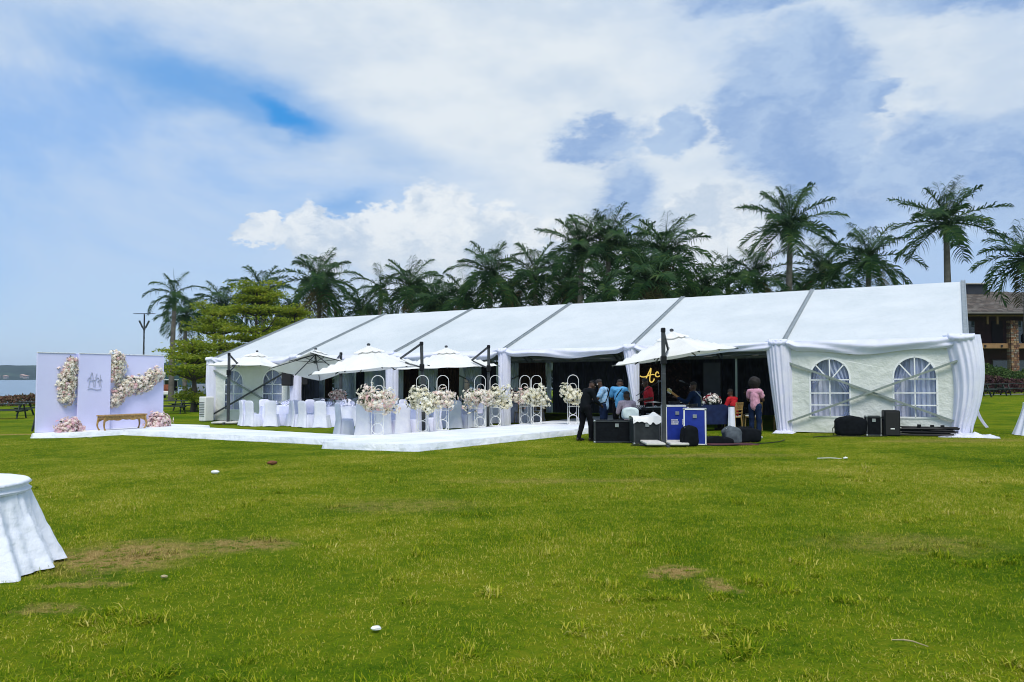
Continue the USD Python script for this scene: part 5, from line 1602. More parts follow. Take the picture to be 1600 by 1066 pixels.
set_xf(UsdGeom.Xformable(tw), on(2.36, 5.22))
tw = solo('twig', MB().tube([(0, 0, .02), (-.25, .01, .03), (-.5, -.01, .025)], .006, 5).out(), white_paint, 'thin white string on the lawn left of the paper scrap by the windows', 'string')
set_xf(UsdGeom.Xformable(tw), on(6.75, 17.05))

# ---------------------------------------------------------------- people
SKIN = mat('dark_skin', (0.075, 0.036, 0.020), (0.055, 0.026, 0.015), 0.5, 9, spec=0.4)
HAIR = mat('black_hair', (0.010, 0.008, 0.008), (0.016, 0.013, 0.012), 0.7, 30, 0.4, 60, spec=0.3)
EYE = mat('eye_white', (0.55, 0.52, 0.48), (0.5, 0.47, 0.44), 0.3, 9)


def hull_chain(pairs, refine=.03, smooth=8):
    """pairs: ((p, r), (q, r)) bones, each the hull of two balls; joined, refined and smoothed."""
    parts = []
    for (p, r), (q, s) in pairs:
        a = m3.Manifold.sphere(r, 12).translate(tuple(map(float, p)))
        b = m3.Manifold.sphere(s, 12).translate(tuple(map(float, q)))
        parts.append(m3.Manifold.batch_hull([a, b]))
    M = m3.Manifold.batch_boolean(parts, m3.OpType.Add)
    M = M.refine_to_length(refine)
    d = M.to_mesh()
    t = trimesh.Trimesh(d.vert_properties[:, :3], d.tri_verts, process=True)
    trimesh.smoothing.filter_taubin(t, iterations=smooth)
    return t


def V3(*a): return np.array(a, float)


STAND = dict(pelvis=V3(0, 0, .95), chest=V3(0, .0, 1.27), neck=V3(0, .01, 1.46), head=V3(0, .035, 1.60),
             sl=V3(-.185, 0, 1.40), el=V3(-.235, .0, 1.13), wl=V3(-.24, .06, .89), sr=V3(.185, 0, 1.40), er=V3(.235, 0, 1.13), wr=V3(.24, .06, .89),
             hl=V3(-.09, 0, .92), kl=V3(-.105, .02, .50), al=V3(-.11, -.02, .09), tl=V3(-.13, .14, .035), hr=V3(.09, 0, .92), kr=V3(.105, .02, .50), ar=V3(.11, -.02, .09), tr=V3(.13, .14, .035))


def person(label, loc, rz, pose, top, legs, shoe, hair='short', sleeve=1.0, group=None, female=False, cap=None, extras=None, scale=1.0):
    """A figure looking along its own +y. pose: changes to STAND; sleeve: share of the arm covered."""
    J = {k: v.copy() for k, v in STAND.items()}
    J.update({k: V3(*v) for k, v in pose.items()})
    t = thing('person', label, 'person', loc, rz, group, sc=scale)
    f = .92 if female else 1.0
    look = J['head'] - J['neck']
    fwd = J.pop('face', V3(0, 1, 0)); fwd = fwd / np.linalg.norm(fwd)
    up = look / np.linalg.norm(look)
    fwd = fwd - up * (fwd @ up) * .6; fwd /= np.linalg.norm(fwd)
    side = np.cross(fwd, up); side /= np.linalg.norm(side)
    H = J['head']
    bones = [((J['pelvis'], .125), (J['chest'], .135 * f)), ((J['chest'], .135 * f), (J['neck'] - [0, 0, .06], .09)), ((J['chest'] + [0, 0, .05], .10), (J['neck'], .058)), ((J['neck'], .055), (H - up * .05, .058)),
             ((H + up * .035 - fwd * .018, .088), (H - up * .02 - fwd * .005, .082)), ((H - up * .02 + fwd * .01, .075), (H - up * .085 + fwd * .045, .042)),
             ((J['chest'] + [0, 0, .08], .11 * f), (J['sl'], .062 * f)), ((J['chest'] + [0, 0, .08], .11 * f), (J['sr'], .062 * f)),
             ((H + fwd * .082 + up * .005, .014), (H + fwd * .104 - up * .030, .017)),
             ((H + side * .086 - up * .005, .018), (H + side * .088 - up * .035, .013)), ((H - side * .086 - up * .005, .018), (H - side * .088 - up * .035, .013)),
             ((H + fwd * .088 - up * .062 + side * .018, .010), (H + fwd * .088 - up * .062 - side * .018, .010))]
    for s in 'lr':
        S, E_, W = J['s' + s], J['e' + s], J['w' + s]
        bones += [((S, .060 * f), (E_, .043 * f)), ((E_, .043 * f), (W, .030 * f))]
        d = W - E_; d /= np.linalg.norm(d)
        n = np.cross(d, V3(1, 0, 0) if abs(d[0]) < .8 else V3(0, 1, 0)); n /= np.linalg.norm(n)
        b = np.cross(d, n)
        palm = W + d * .075
        bones += [((W, .028), (palm + b * .022, .019)), ((W, .028), (palm - b * .022, .019))]
        for i, (o, L) in enumerate(((-.030, .062), (-.010, .076), (.010, .072), (.030, .056))):
            k0 = palm + b * o; k1 = k0 + d * L * .55 + n * .012; k2 = k1 + d * L * .38 + n * .028
            bones += [((k0, .0095), (k1, .0088)), ((k1, .0088), (k2, .0075))]
        th0 = W + d * .03 + b * .026; th1 = th0 + d * .035 + b * .026 + n * .012
        bones += [((th0, .012), (th1, .010)), ((th1, .010), (th1 + d * .03 + n * .01, .008))]
        Hp, K, A, T_ = J['h' + s], J['k' + s], J['a' + s], J['t' + s]
        bones += [((J['pelvis'], .11), (Hp, .098)), ((Hp, .092), (K, .060)), ((K, .058), (K * .6 + A * .4 + (0, 0, 0), .054)), ((K * .6 + A * .4, .054), (A, .038)), ((A, .036), (T_, .028)), ((A, .036), (A + (A - T_) * .25 - V3(0, 0, max(0, (A + (A - T_) * .25)[2] - .045)), .034))]
    body = hull_chain(bones, .028, 6)
    part(t, 'body', body, SKIN, smooth=True)
    tb = [((J['pelvis'] + [0, 0, -.02], .142), (J['chest'], .155 * f)), ((J['chest'], .152 * f), (J['neck'] - [0, 0, .085], .085)), ((J['chest'] + [0, 0, .08], .125 * f), (J['sl'], .078 * f)), ((J['chest'] + [0, 0, .08], .125 * f), (J['sr'], .078 * f))]
    for s in 'lr':
        S, E_, W = J['s' + s], J['e' + s], J['w' + s]
        if sleeve <= .5:
            q = S + (E_ - S) * sleeve * 1.7
            tb.append(((S, .078 * f), (q, .070 * f)))
        else:
            tb += [((S, .078 * f), (E_, .060 * f)), ((E_, .060 * f), (E_ + (W - E_) * .92, .042 * f))]
    sh = hull_chain(tb, .03, 4)
    v = np.array(sh.vertices)
    v += np.array(sh.vertex_normals) * (.040 * (nz(v[:, 0] * 11, v[:, 1] * 11, v[:, 2] * 8, 3) - .5))[:, None]
    part(t, 'shirt', (v, np.array(sh.faces)), top, smooth=True)
    lb = []
    for s in 'lr':
        Hp, K, A = J['h' + s], J['k' + s], J['a' + s]
        lb += [((J['pelvis'] - [0, 0, .01], .128), (Hp, .112)), ((Hp, .108), (K, .076)), ((K, .076), (A + (K - A) * .04, .062))]
    tr = hull_chain(lb, .03, 4)
    v = np.array(tr.vertices)
    v += np.array(tr.vertex_normals) * (.034 * (nz(v[:, 0] * 11, v[:, 1] * 11, v[:, 2] * 10, 4) - .5))[:, None]
    part(t, 'trousers', (v, np.array(tr.faces)), legs, smooth=True)
    for s in 'lr':
        A, T_ = J['a' + s], J['t' + s]
        part(t, 'shoe', hull_chain([((A + [0, 0, -.03], .050), (T_, .040)), ((A + (A - T_) * .22 + [0, 0, -.035], .044), (A + [0, 0, -.03], .046))], .03, 3), shoe, smooth=True)
    for s in (-1, 1):
        part(t, 'eye', MB().mesh(trimesh.creation.icosphere(1, .012), trimesh.transformations.translation_matrix(H + fwd * .078 + up * .012 + side * s * .032)).out(), EYE)
    e = trimesh.creation.icosphere(3)
    v = np.array(e.vertices)
    B = np.stack([side, fwd, up], 1)
    if hair in ('short', 'bald_fade'):
        k = (v[:, 2] > -.15) & ((v[:, 1] < .45) | (v[:, 2] > .42))
        w = v * [.090, .104, .094] + [0, -.020, .040]
    else:                                                                     # big natural hair
        k = (v[:, 1] < .55) | (v[:, 2] > .5)
        w = (v * [.165, .155, .165]) * (.9 + .25 * nz(v[:, 0] * 4, v[:, 1] * 4, v[:, 2] * 4, 2))[:, None] + [0, -.06, .055]
    F = np.array(e.faces); F = F[k[F].all(1)]
    part(t, 'hair', (w @ B.T + H, F), HAIR, smooth=True)
    if cap is not None:
        w = v * [.098, .112, .084] + [0, -.012, .062]
        F = np.array(e.faces); F = F[(v[:, 2] > .0)[F].all(1)]
        c = part(t, 'cap', (w @ B.T + H, F), cap, smooth=True)
        q = np.linspace(-1, 1, 9)
        P = np.stack([np.stack([q * .085, .085 + .10 * u * np.sqrt(1 - (q * .9) ** 2) + 0 * q, .062 - .02 * u + 0 * q], 1) for u in (0, .5, 1)], 1)
        part(c, 'peak', MB().grid(P @ B.T + H).out(), cap, smooth=True)
        part(c, 'badge', MB().box(H + fwd * .098 + up * .105, (.03, .02, .03), rot=B).out(), white_paint)
    if extras: extras(t, J, side, fwd, up)
    return t


blue_shirt = mat('light_blue_striped_shirt', (0.16, 0.38, 0.66), (0.44, 0.58, 0.74), 0.8, 22)
blue_shirt2 = mat('sky_blue_shirt', (0.06, 0.25, 0.50), (0.10, 0.34, 0.60), 0.8, 6)
pink_check = mat('pale_pink_checked_shirt', (0.62, 0.50, 0.56), (0.48, 0.36, 0.44), 0.8, 34)
red_polo = mat('red_polo', (0.50, 0.012, 0.022), (0.38, 0.008, 0.016), 0.8, 7)
navy_jacket = mat('navy_jacket', (0.008, 0.020, 0.055), (0.005, 0.013, 0.036), 0.8, 7, spec=0.08)
dark_shirt = mat('dark_shirt', (0.008, 0.010, 0.013), (0.005, 0.006, 0.008), 0.85, 7, spec=0.06)
jeans = mat('dark_jeans', (0.010, 0.022, 0.065), (0.006, 0.013, 0.038), 0.85, 12, spec=0.08)
black_trousers = mat('black_trousers', (0.007, 0.008, 0.010), (0.005, 0.005, 0.007), 0.85, 9, spec=0.06)
khaki = mat('khaki_trousers', (0.26, 0.24, 0.14), (0.20, 0.18, 0.10), 0.85, 9)
pink_top = mat('pink_top', (0.62, 0.32, 0.44), (0.46, 0.22, 0.30), 0.8, 16)
shoe_black = mat('black_shoe', (0.012, 0.012, 0.013), (0.02, 0.02, 0.02), 0.4, 9)
shoe_white = mat('pale_shoe', (0.55, 0.54, 0.53), (0.3, 0.3, 0.3), 0.5, 9)

bend = dict(pelvis=(0, -.03, .94), chest=(0, .07, 1.25), neck=(0, .14, 1.42), head=(0, .23, 1.53), sl=(-.18, .10, 1.37), sr=(.18, .10, 1.37))
person('man in dark clothes and cap leaning forward beside the long black case', on(2.02, 22.85), -62,
       {**bend, 'el': (-.22, .22, 1.12), 'wl': (-.16, .42, 1.05), 'er': (.22, .20, 1.10), 'wr': (.14, .40, 1.0), 'al': (-.10, -.16, .09), 'tl': (-.12, .0, .035), 'ar': (.12, .10, .09), 'tr': (.14, .27, .035), 'kr': (.11, .10, .5), 'kl': (-.10, -.03, .5), 'face': (.1, 1, -.5)},
       dark_shirt, black_trousers, shoe_black, cap=dark_shirt)


def strap_extra(t, J, side, fwd, up):
    c = J['chest']
    part(t, 'shoulder_strap', MB().tube([c + [.13, .06, .17], c + [.10, -.10, .16], c + [-.02, -.165, .0], c + [-.13, -.12, -.22], c + [-.16, .02, -.26]], .016, 5).out(), black_cloth)


person('man in light blue striped shirt turned left towards the man in dark clothes', on(2.62, 23.6), 68,
       {'face': (.1, 1, -.35), 'chest': (0, .04, 1.27), 'neck': (0, .08, 1.45), 'head': (0, .15, 1.57), 'el': (-.25, .12, 1.14), 'wl': (-.18, .34, 1.10), 'er': (.25, .10, 1.14), 'wr': (.17, .33, 1.14)},
       blue_shirt, jeans, shoe_black, sleeve=.42, extras=strap_extra)
person('man in sky blue shirt with black shoulder strap seen from behind', on(3.10, 24.0), -18,
       {'face': (-.3, 1, -.45), 'chest': (0, .05, 1.27), 'neck': (0, .10, 1.44), 'head': (-.01, .17, 1.56), 'el': (-.25, .08, 1.14), 'wl': (-.14, .32, 1.08), 'er': (.27, .05, 1.14), 'wr': (.22, .30, 1.02)},
       blue_shirt2, black_trousers, shoe_black, sleeve=.42, extras=strap_extra)
sit = dict(pelvis=(0, -.05, .56), chest=(0, .02, .90), neck=(0, .06, 1.08), head=(0, .11, 1.22), sl=(-.185, .03, 1.02), sr=(.185, .03, 1.02), hl=(-.10, .0, .53), hr=(.10, .0, .53), kl=(-.14, .42, .50), kr=(.14, .42, .50),
           al=(-.15, .44, .09), ar=(.15, .44, .09), tl=(-.16, .60, .035), tr=(.16, .60, .035), el=(-.25, .12, .76), wl=(-.17, .36, .72), er=(.25, .12, .76), wr=(.17, .36, .72))
person('man in pale pink checked shirt sitting with his back to the lawn', on(3.22, 23.15), 8, {**sit, 'face': (-.35, 1, -.35)}, pink_check, black_trousers, shoe_black)
st = thing('stool', 'low black stool under the man in the pink checked shirt', 'stool', on(3.22, 23.12), 8)
part(st, 'seat', MB().box((0, 0, .42), (.40, .36, .06), bevel=.02).out(), black_cloth)
for sx in (-1, 1):
    for sy in (-1, 1):
        part(st, 'leg', MB().bar((sx * .15, sy * .13, .4), (sx * .18, sy * .16, 0), .025).out(), grey_metal)
person('man in red polo shirt walking left behind the trunk, arms bent', on(4.02, 24.3), 78,
       {'face': (.0, 1, -.35), 'chest': (0, .03, 1.27), 'neck': (0, .06, 1.45), 'head': (0, .12, 1.58), 'hl': (-.09, 0, .92), 'kl': (-.10, .22, .53), 'al': (-.11, .30, .10), 'tl': (-.12, .46, .045), 'kr': (.10, -.08, .51), 'ar': (.11, -.36, .13), 'tr': (.12, -.22, .045),
        'el': (-.25, -.08, 1.14), 'wl': (-.20, .18, 1.08), 'er': (.25, -.06, 1.14), 'wr': (.17, .22, 1.10)},
       red_polo, black_trousers, shoe_black, sleeve=.42)


def guitar_strap(t, J, side, fwd, up):
    c = J['chest']
    part(t, 'guitar_strap', MB().tube([c + [-.10, .10, .18], c + [-.09, -.08, .19], c + [.02, -.17, .05], c + [.15, -.10, -.18]], .016, 5).out(), grey_metal)


gp, grz = on(5.02, 22.75), 52
person('guitarist in navy jacket perched on a stool, seen from behind his right', gp, grz,
       {'pelvis': (0, -.03, .80), 'chest': (0, .0, 1.14), 'neck': (0, .02, 1.33), 'head': (0, .06, 1.47), 'sl': (-.185, .0, 1.27), 'sr': (.185, .0, 1.27), 'el': (-.33, .10, 1.04), 'wl': (-.36, .34, 1.16), 'er': (.30, .02, .99), 'wr': (.12, .22, .96),
        'hl': (-.10, .0, .77), 'hr': (.10, .0, .77), 'kl': (-.15, .40, .66), 'kr': (.15, .38, .66), 'al': (-.15, .34, .22), 'ar': (.16, .32, .22), 'tl': (-.16, .50, .16), 'tr': (.17, .48, .16), 'face': (-.2, 1, -.2)},
       navy_jacket, khaki, shoe_black, sleeve=1.0, cap=None, extras=guitar_strap)
st = thing('bar_stool', 'tall black stool under the guitarist in navy', 'stool', gp, grz)
part(st, 'seat', MB().lathe([(0, .69), (.17, .685), (.18, .66), (.16, .63), (0, .63)], (0, -.03, 0), 16).out(), black_cloth)
for k in range(4):
    a = math.pi / 4 + k * math.pi / 2
    part(st, 'leg', MB().bar((.10 * math.cos(a), .10 * math.sin(a) - .03, .64), (.22 * math.cos(a), .22 * math.sin(a) - .03, 0), .025).out(), grey_metal)
part(st, 'foot_ring', MB().tube([(.19 * math.cos(a), .19 * math.sin(a) - .03, .20) for a in np.linspace(0, 2 * math.pi, 17)], .010, 5, False).out(), grey_metal)
# electric guitar across his front, neck up to the left
gt = thing('guitar', 'brown guitar with a long pale neck held by the man in navy', 'guitar', gp, grz)
A_, B_ = V3(.10, .24, .96), V3(-.66, .44, 1.36)
ax = (B_ - A_) / np.linalg.norm(B_ - A_); nn = np.cross(ax, V3(0, 0, 1)); nn /= np.linalg.norm(nn); uu = np.cross(nn, ax)
wood = mat('guitar_wood', (.32, .11, .03), (.20, .06, .02), .3, 9, spec=.6)
body = Polygon([(.17 * math.cos(a) * (1 + .22 * math.cos(2 * a)), .145 * math.sin(a) * (1 + .18 * math.cos(2 * a))) for a in np.linspace(0, 2 * np.pi, 40)[:-1]])
e = trimesh.creation.extrude_polygon(body, .05, engine='earcut')
v = np.array(e.vertices)
part(gt, 'body', (A_ + v[:, :1] * ax + v[:, 1:2] * uu + (v[:, 2:] - .025) * nn, np.array(e.faces)), wood)
part(gt, 'neck', MB().bar(A_ + ax * .14, B_ - ax * .1, .026, .055, up=uu).out(), mat('guitar_neck', (.50, .24, .08), (.36, .16, .05), .35, 9))
part(gt, 'headstock', MB().bar(B_ - ax * .1, B_ + ax * .08, .022, .08, up=uu).out(), mat('guitar_head', (.50, .38, .12), (.4, .28, .08), .35, 9))
for k in range(6):
    part(gt, 'tuner', MB().mesh(trimesh.creation.icosphere(1, .013), trimesh.transformations.translation_matrix(B_ + ax * (-.07 + .05 * (k // 2)) + uu * (.055 if k % 2 else -.055))).out(), white_metal)

person('woman with big dark hair, pink top and jeans seen from behind, cradling something', on(6.79, 23.2), -38,
       {'face': (.2, 1, -.5), 'chest': (0, .02, 1.24), 'neck': (0, .05, 1.40), 'head': (-.01, .09, 1.53), 'sl': (-.165, .0, 1.34), 'sr': (.165, .0, 1.34), 'el': (-.22, .06, 1.09), 'wl': (-.06, .26, 1.16), 'er': (.22, .06, 1.09), 'wr': (.08, .27, 1.20)},
       pink_top, jeans, shoe_white, hair='big', sleeve=.34, female=True, scale=.98)
p_, n_ = ellipsoid_pts(60, .13, .12, .16, 91, -.6)
bouquet('held_bouquet', 'small pink and dark bouquet held by the woman in jeans', 'flowers', on(6.98, 23.42, 1.22), 0, p_, n_, .05, FLOWER_PINK, 91, leaves=1.2)
person('person in red sitting on a gold chair with their back to us inside the marquee', on(7.18, 26.95), 40, {**sit, 'face': (.1, 1, -.3)}, red_polo, black_trousers, shoe_black, sleeve=1.0)
person('person in dark clothes sitting deep inside the right opening', on(8.20, 28.6), 60, {**sit, 'face': (.1, 1, -.2)}, dark_shirt, black_trousers, shoe_black, sleeve=1.0)

# ---------------------------------------------------------------- palms and trees
FROND = ramp_mat('palm_frond', [(0.0, (0.010, 0.032, 0.012)), (0.35, (0.018, 0.058, 0.018)), (0.65, (0.036, 0.088, 0.020)), (0.88, (0.085, 0.135, 0.028)), (1.0, (0.16, 0.15, 0.04))], 0.55, 0.9, 0.42, trans=0.25, spec=0.25)
FROND_DRY = ramp_mat('palm_frond_drying', [(0.0, (0.035, 0.045, 0.015)), (0.5, (0.085, 0.085, 0.025)), (1.0, (0.17, 0.12, 0.05))], 0.6, 0.6, 0.75, trans=0.12, spec=0.3)
PALM_TRUNK = mat('palm_trunk', (0.16, 0.145, 0.125), (0.09, 0.08, 0.07), 0.85, 2.5, 0.4, 12)
CROWNSHAFT = mat('palm_crownshaft', (0.055, 0.12, 0.025), (0.10, 0.13, 0.03), 0.4, 3, spec=0.5)


def frond_mesh(L, e0, droop, az, seed, plume=1.0, width=.62, density=46):
    """One feather frond: arching midrib with drooping leaflets in several planes."""
    rng = np.random.default_rng(seed)
    n = 14
    s = np.linspace(0, 1, n)
    ang = e0 - droop * s ** 1.35
    dx, dz = np.cos(ang), np.sin(ang)
    x = np.concatenate([[0], np.cumsum((dx[1:] + dx[:-1]) / 2)]) * L / (n - 1)
    z = np.concatenate([[0], np.cumsum((dz[1:] + dz[:-1]) / 2)]) * L / (n - 1)
    y = .10 * L * s ** 2 * rng.uniform(-1, 1)
    P = np.stack([x, y, z], 1)
    m = MB().tube(P, np.interp(s, [0, .15, 1], [.045, .028, .006]), 4, False)
    k = density * 2
    t = np.clip(np.linspace(.09, .995, k) + rng.normal(0, .006, k), .08, .998)
    base = np.stack([np.interp(t, s, P[:, i]) for i in range(3)], 1)
    T = np.stack([np.interp(t, s, np.gradient(P[:, i], s)) for i in range(3)], 1); T /= np.linalg.norm(T, axis=1, keepdims=True)
    S = np.cross(T, [0, 0, 1.0]); S /= np.linalg.norm(S, axis=1, keepdims=True)
    U = np.cross(S, T)
    sg = np.where(np.arange(k) % 2, 1.0, -1.0)[:, None]
    lift = (rng.uniform(-.35, .25, k) + np.where(np.arange(k) % 4 < 2, .55, -.05))[:, None] * plume
    fw = (.34 + .42 * t + rng.normal(0, .12, k))[:, None]
    d = S * sg + U * lift + T * fw
    d /= np.linalg.norm(d, axis=1, keepdims=True)
    Ll = (width * np.interp(t, [0, .12, .5, .85, 1], [.55, .85, 1.0, .75, .35]) * rng.uniform(.8, 1.15, k))[:, None]
    w = np.cross(d, U * .6 + T); w /= np.linalg.norm(w, axis=1, keepdims=True)
    w = w * .040
    g = np.array([0, 0, -1.0])
    p1 = base + d * Ll * .55 + g * Ll * .05
    p2 = base + d * Ll * .92 + g * Ll * (.26 + .30 * rng.uniform(0, 1, (k, 1)))
    v = np.stack([base - w * .6, base + w * .6, p1 + w, p1 - w, p2], 1).reshape(-1, 3)
    o = (np.arange(k) * 5)[:, None]
    m.add(v, np.concatenate([o + [0, 1, 2], o + [0, 2, 3], o + [3, 2, 4]], 0))
    v, f = m.out()
    return v @ rot_z(math.degrees(az)).T, f


PALMS = {}


def palm_kind(kind, label, loc, rz, sc, group):
    """Four kinds of feather palm; the first of each kind is built, the rest refer to it."""
    H = {'tall': 11.5, 'full': 9.6, 'heavy': 8.8, 'thin': 9.0}[kind]
    if kind in PALMS:
        return copy_of(PALMS[kind], label, loc, rz, group, sc=sc)
    t = thing('palm_tree', label, 'palm', loc, rz, group, sc=sc)
    PALMS[kind] = t
    R = random.Random({'tall': 1, 'full': 2, 'heavy': 3, 'thin': 4}[kind])
    zz = np.linspace(0, 1, 14)
    lean = R.uniform(-.25, .25)
    tr = np.stack([lean * zz ** 2, .1 * np.sin(zz * 3), zz * (H - 1.6)], 1)
    part(t, 'trunk', MB().tube(tr, .24 - .07 * zz + .05 * np.exp(-(zz / .08) ** 2) + .02 * np.sin(zz * 3.1), 10).out(), PALM_TRUNK, smooth=True)
    zs = np.linspace(0, 1, 7)
    part(t, 'crownshaft', MB().tube(np.stack([np.full(7, lean), np.full(7, .014), H - 1.65 + zs * 1.7], 1), np.array([.16, .19, .185, .16, .13, .10, .07]), 10).out(), CROWNSHAFT, smooth=True)
    cfg = {'tall': (23, 3.6, .66, 1.0), 'full': (22, 3.6, .85, 1.0), 'heavy': (32, 3.6, 1.0, 1.0), 'thin': (12, 2.8, .95, .8)}[kind]
    nf, L, dr, pl = cfg
    for i in range(nf):
        q = i / (nf - 1)
        az = i * 2.399 + R.uniform(-.2, .2)
        lowest = {'tall': -.50, 'full': -.75, 'heavy': -1.15, 'thin': -.65}[kind]
        e0 = 1.35 * (1 - q) + lowest * q + R.uniform(-.12, .12)
        droop = dr * (.75 + (.30 if kind == 'tall' else .75) * q ** .7) * R.uniform(.85, 1.2) * (1 if e0 > -.6 else .55)
        Lf = L * (.72 + .28 * min(1, q * 3)) * R.uniform(.88, 1.08)
        v, f = frond_mesh(Lf, e0, droop, az, 100 * len(PALMS) + i, pl, 1.0 if kind != 'thin' else .74, 34 if kind != 'thin' else 24)
        dry = (kind == 'heavy' and i >= nf - 8) or (kind == 'full' and i == nf - 1)
        part(t, 'frond', (v + [lean, .014, H - .12 - .3 * q], f), FROND_DRY if dry else FROND, tint=(14 * 4, 5))
    part(t, 'spear_leaf', MB().tube([(lean, .014, H - .1), (lean + .05, .0, H + 1.0), (lean + .12, .02, H + 1.9)], [.035, .022, .006], 5).out(), FROND)
    return t


PG = 'feather palms standing behind the marquee'
PH = {'tall': 11.5, 'full': 9.6, 'heavy': 8.8, 'thin': 9.0}


def palm(px_x, dist, top, kind, label, rz=0.0, group=PG):
    """px_x: bearing as metres right per metre ahead; top: height of the growing point above the lawn."""
    x, y = px_x * dist, dist
    p = on(x, y, -.05)
    s = top / PH[kind]
    palm_kind(kind, label, p, rz, (min(s, 1.25) ** .5 * 1.0, min(s, 1.25) ** .5 * 1.0, s), group)


for b, D, top, kind, lab, rz in [
    (.531, 51, 11.1, 'tall', 'tall lone palm against the sky at the right end of the marquee roof', 20),
    (.336, 57, 12.4, 'tall', 'tallest dark palm standing above the right cluster', 110),
    (.431, 56, 9.6, 'full', 'full palm at the right end of the cluster, left of the lone palm', 40),
    (.380, 60, 9.3, 'full', 'palm between the tallest one and the right end of the cluster', 200),
    (.292, 58, 8.8, 'full', 'bushy palm at the foot of the tallest one, on its left', 300),
    (.262, 61, 9.3, 'thin', 'thin pointed palm left of the tallest one', 75),
    (.236, 57, 8.2, 'full', 'low palm with yellowing fronds right of the big middle clump', 160),
    (.188, 58, 10.8, 'full', 'palm with fanned right-hand fronds at the right of the middle clump', 250),
    (.118, 60, 12.0, 'tall', 'highest palm in the middle clump', 65),
    (.148, 63, 11.4, 'full', 'palm just right of the highest in the middle clump', 10),
    (.082, 60, 11.6, 'tall', 'palm with a frond reaching up left at the top of the middle clump', 140),
    (.070, 66, 9.8, 'heavy', 'dense low palm at the left of the middle clump', 80),
    (.165, 55, 8.4, 'heavy', 'drooping palm low in front of the middle clump', 220),
    (.108, 56, 7.9, 'full', 'low bright green palm in front of the middle clump', 330),
    (.032, 66, 10.4, 'full', 'dark palm at the left edge of the middle clump', 180),
    (-.029, 64, 10.3, 'full', 'palm with a tall spear leaf, standing alone left of the middle clump', 30),
    (-.085, 68, 8.2, 'heavy', 'low palm left of the one with the tall spear', 95),
    (-.124, 70, 10.0, 'full', 'palm with upswept fronds in the left row', 275),
    (-.160, 69, 9.8, 'thin', 'palm with browning base in the left row', 130),
    (-.184, 72, 8.4, 'full', 'low dark palm right of the skirted palm', 15),
    (-.232, 68, 10.2, 'heavy', 'great palm skirted with hanging brown fronds, left of the row', 60),
    (-.299, 82, 10.8, 'full', 'palm rising behind the light green layered tree', 190),
    (-.353, 78, 9.2, 'full', 'palm just left of the light green layered tree top', 50),
    (-.411, 75, 10.0, 'thin', 'leftmost palm, thin-crowned and leaning over the backdrop', 205),
    (-.394, 84, 8.8, 'full', 'smaller palm half behind the leftmost one', 120),
    (.626, 52, 9.0, 'full', 'palm cut off by the right edge of the view', 70),
    (-.055, 66, 8.6, 'full', 'low palm just left of the one with the tall spear', 245),
    (-.103, 74, 9.2, 'full', 'palm between the low palm and the upswept one in the left row', 20),
    (.003, 70, 8.6, 'heavy', 'dense low palm right of the one with the tall spear', 310),
    (.350, 66, 8.2, 'heavy', 'dense low palm hidden behind the foot of the tallest one', 35),
    (.205, 66, 8.3, 'heavy', 'dense dark palm behind the palm with fanned fronds', 155),
]:
    palm(b, D, top, kind, lab, rz)

DARK_LEAF = ramp_mat('dark_foliage', [(0.0, (0.010, 0.026, 0.012)), (0.5, (0.018, 0.045, 0.018)), (1.0, (0.040, 0.080, 0.026))], 0.5, 0.5, 0.65, trans=0.15, spec=0.35)
LIGHT_LEAF = ramp_mat('yellow_green_foliage', [(0.0, (0.08, 0.14, 0.010)), (0.35, (0.17, 0.24, 0.012)), (0.7, (0.28, 0.33, 0.018)), (1.0, (0.42, 0.36, 0.03))], 0.5, 0.5, 0.6, trans=0.4, spec=0.3)
BARK = mat('grey_bark', (0.10, 0.085, 0.07), (0.06, 0.05, 0.042), 0.9, 3, 0.5, 14)
BT = {}


def dark_tree(x, y, label, rz, sc):
    if 'd' in BT:
        return copy_of(BT['d'], label, on(x, y, -.1), rz, 'dark bushy trees behind the palms', sc=sc)
    t = thing('bushy_tree', label, 'tree', on(x, y, -.1), rz, 'dark bushy trees behind the palms', sc=sc)
    BT['d'] = t
    part(t, 'trunk', MB().tube([(0, 0, 0), (.1, 0, 2.2), (-.1, .1, 4.5)], [.32, .26, .14], 8).out(), BARK, smooth=True)
    rng = np.random.default_rng(71)
    pts = []
    for k in range(26):
        c = np.array([rng.normal(0, 1.7), rng.normal(0, 1.7), rng.uniform(1.6, 7.2)])
        r = rng.uniform(.9, 1.7) * (1 - .05 * c[2])
        d = rng.normal(0, 1, (380, 3)); d /= np.linalg.norm(d, axis=1, keepdims=True)
        pts.append(c + d * r * rng.uniform(.6, 1, (380, 1)))
        part(t, 'limb', MB().tube([(-.05, .05, 2.0 + .2 * (k % 6)), c * .55 + [0, 0, .6], c], [.10, .06, .02], 5).out(), BARK)
    pts = np.concatenate(pts)
    part(t, 'crown', leaf_quads(pts, rng.normal(0, 1, pts.shape) + [0, 0, -.2], .30, .16, 72), DARK_LEAF, kind='stuff', tint=4)
    return t


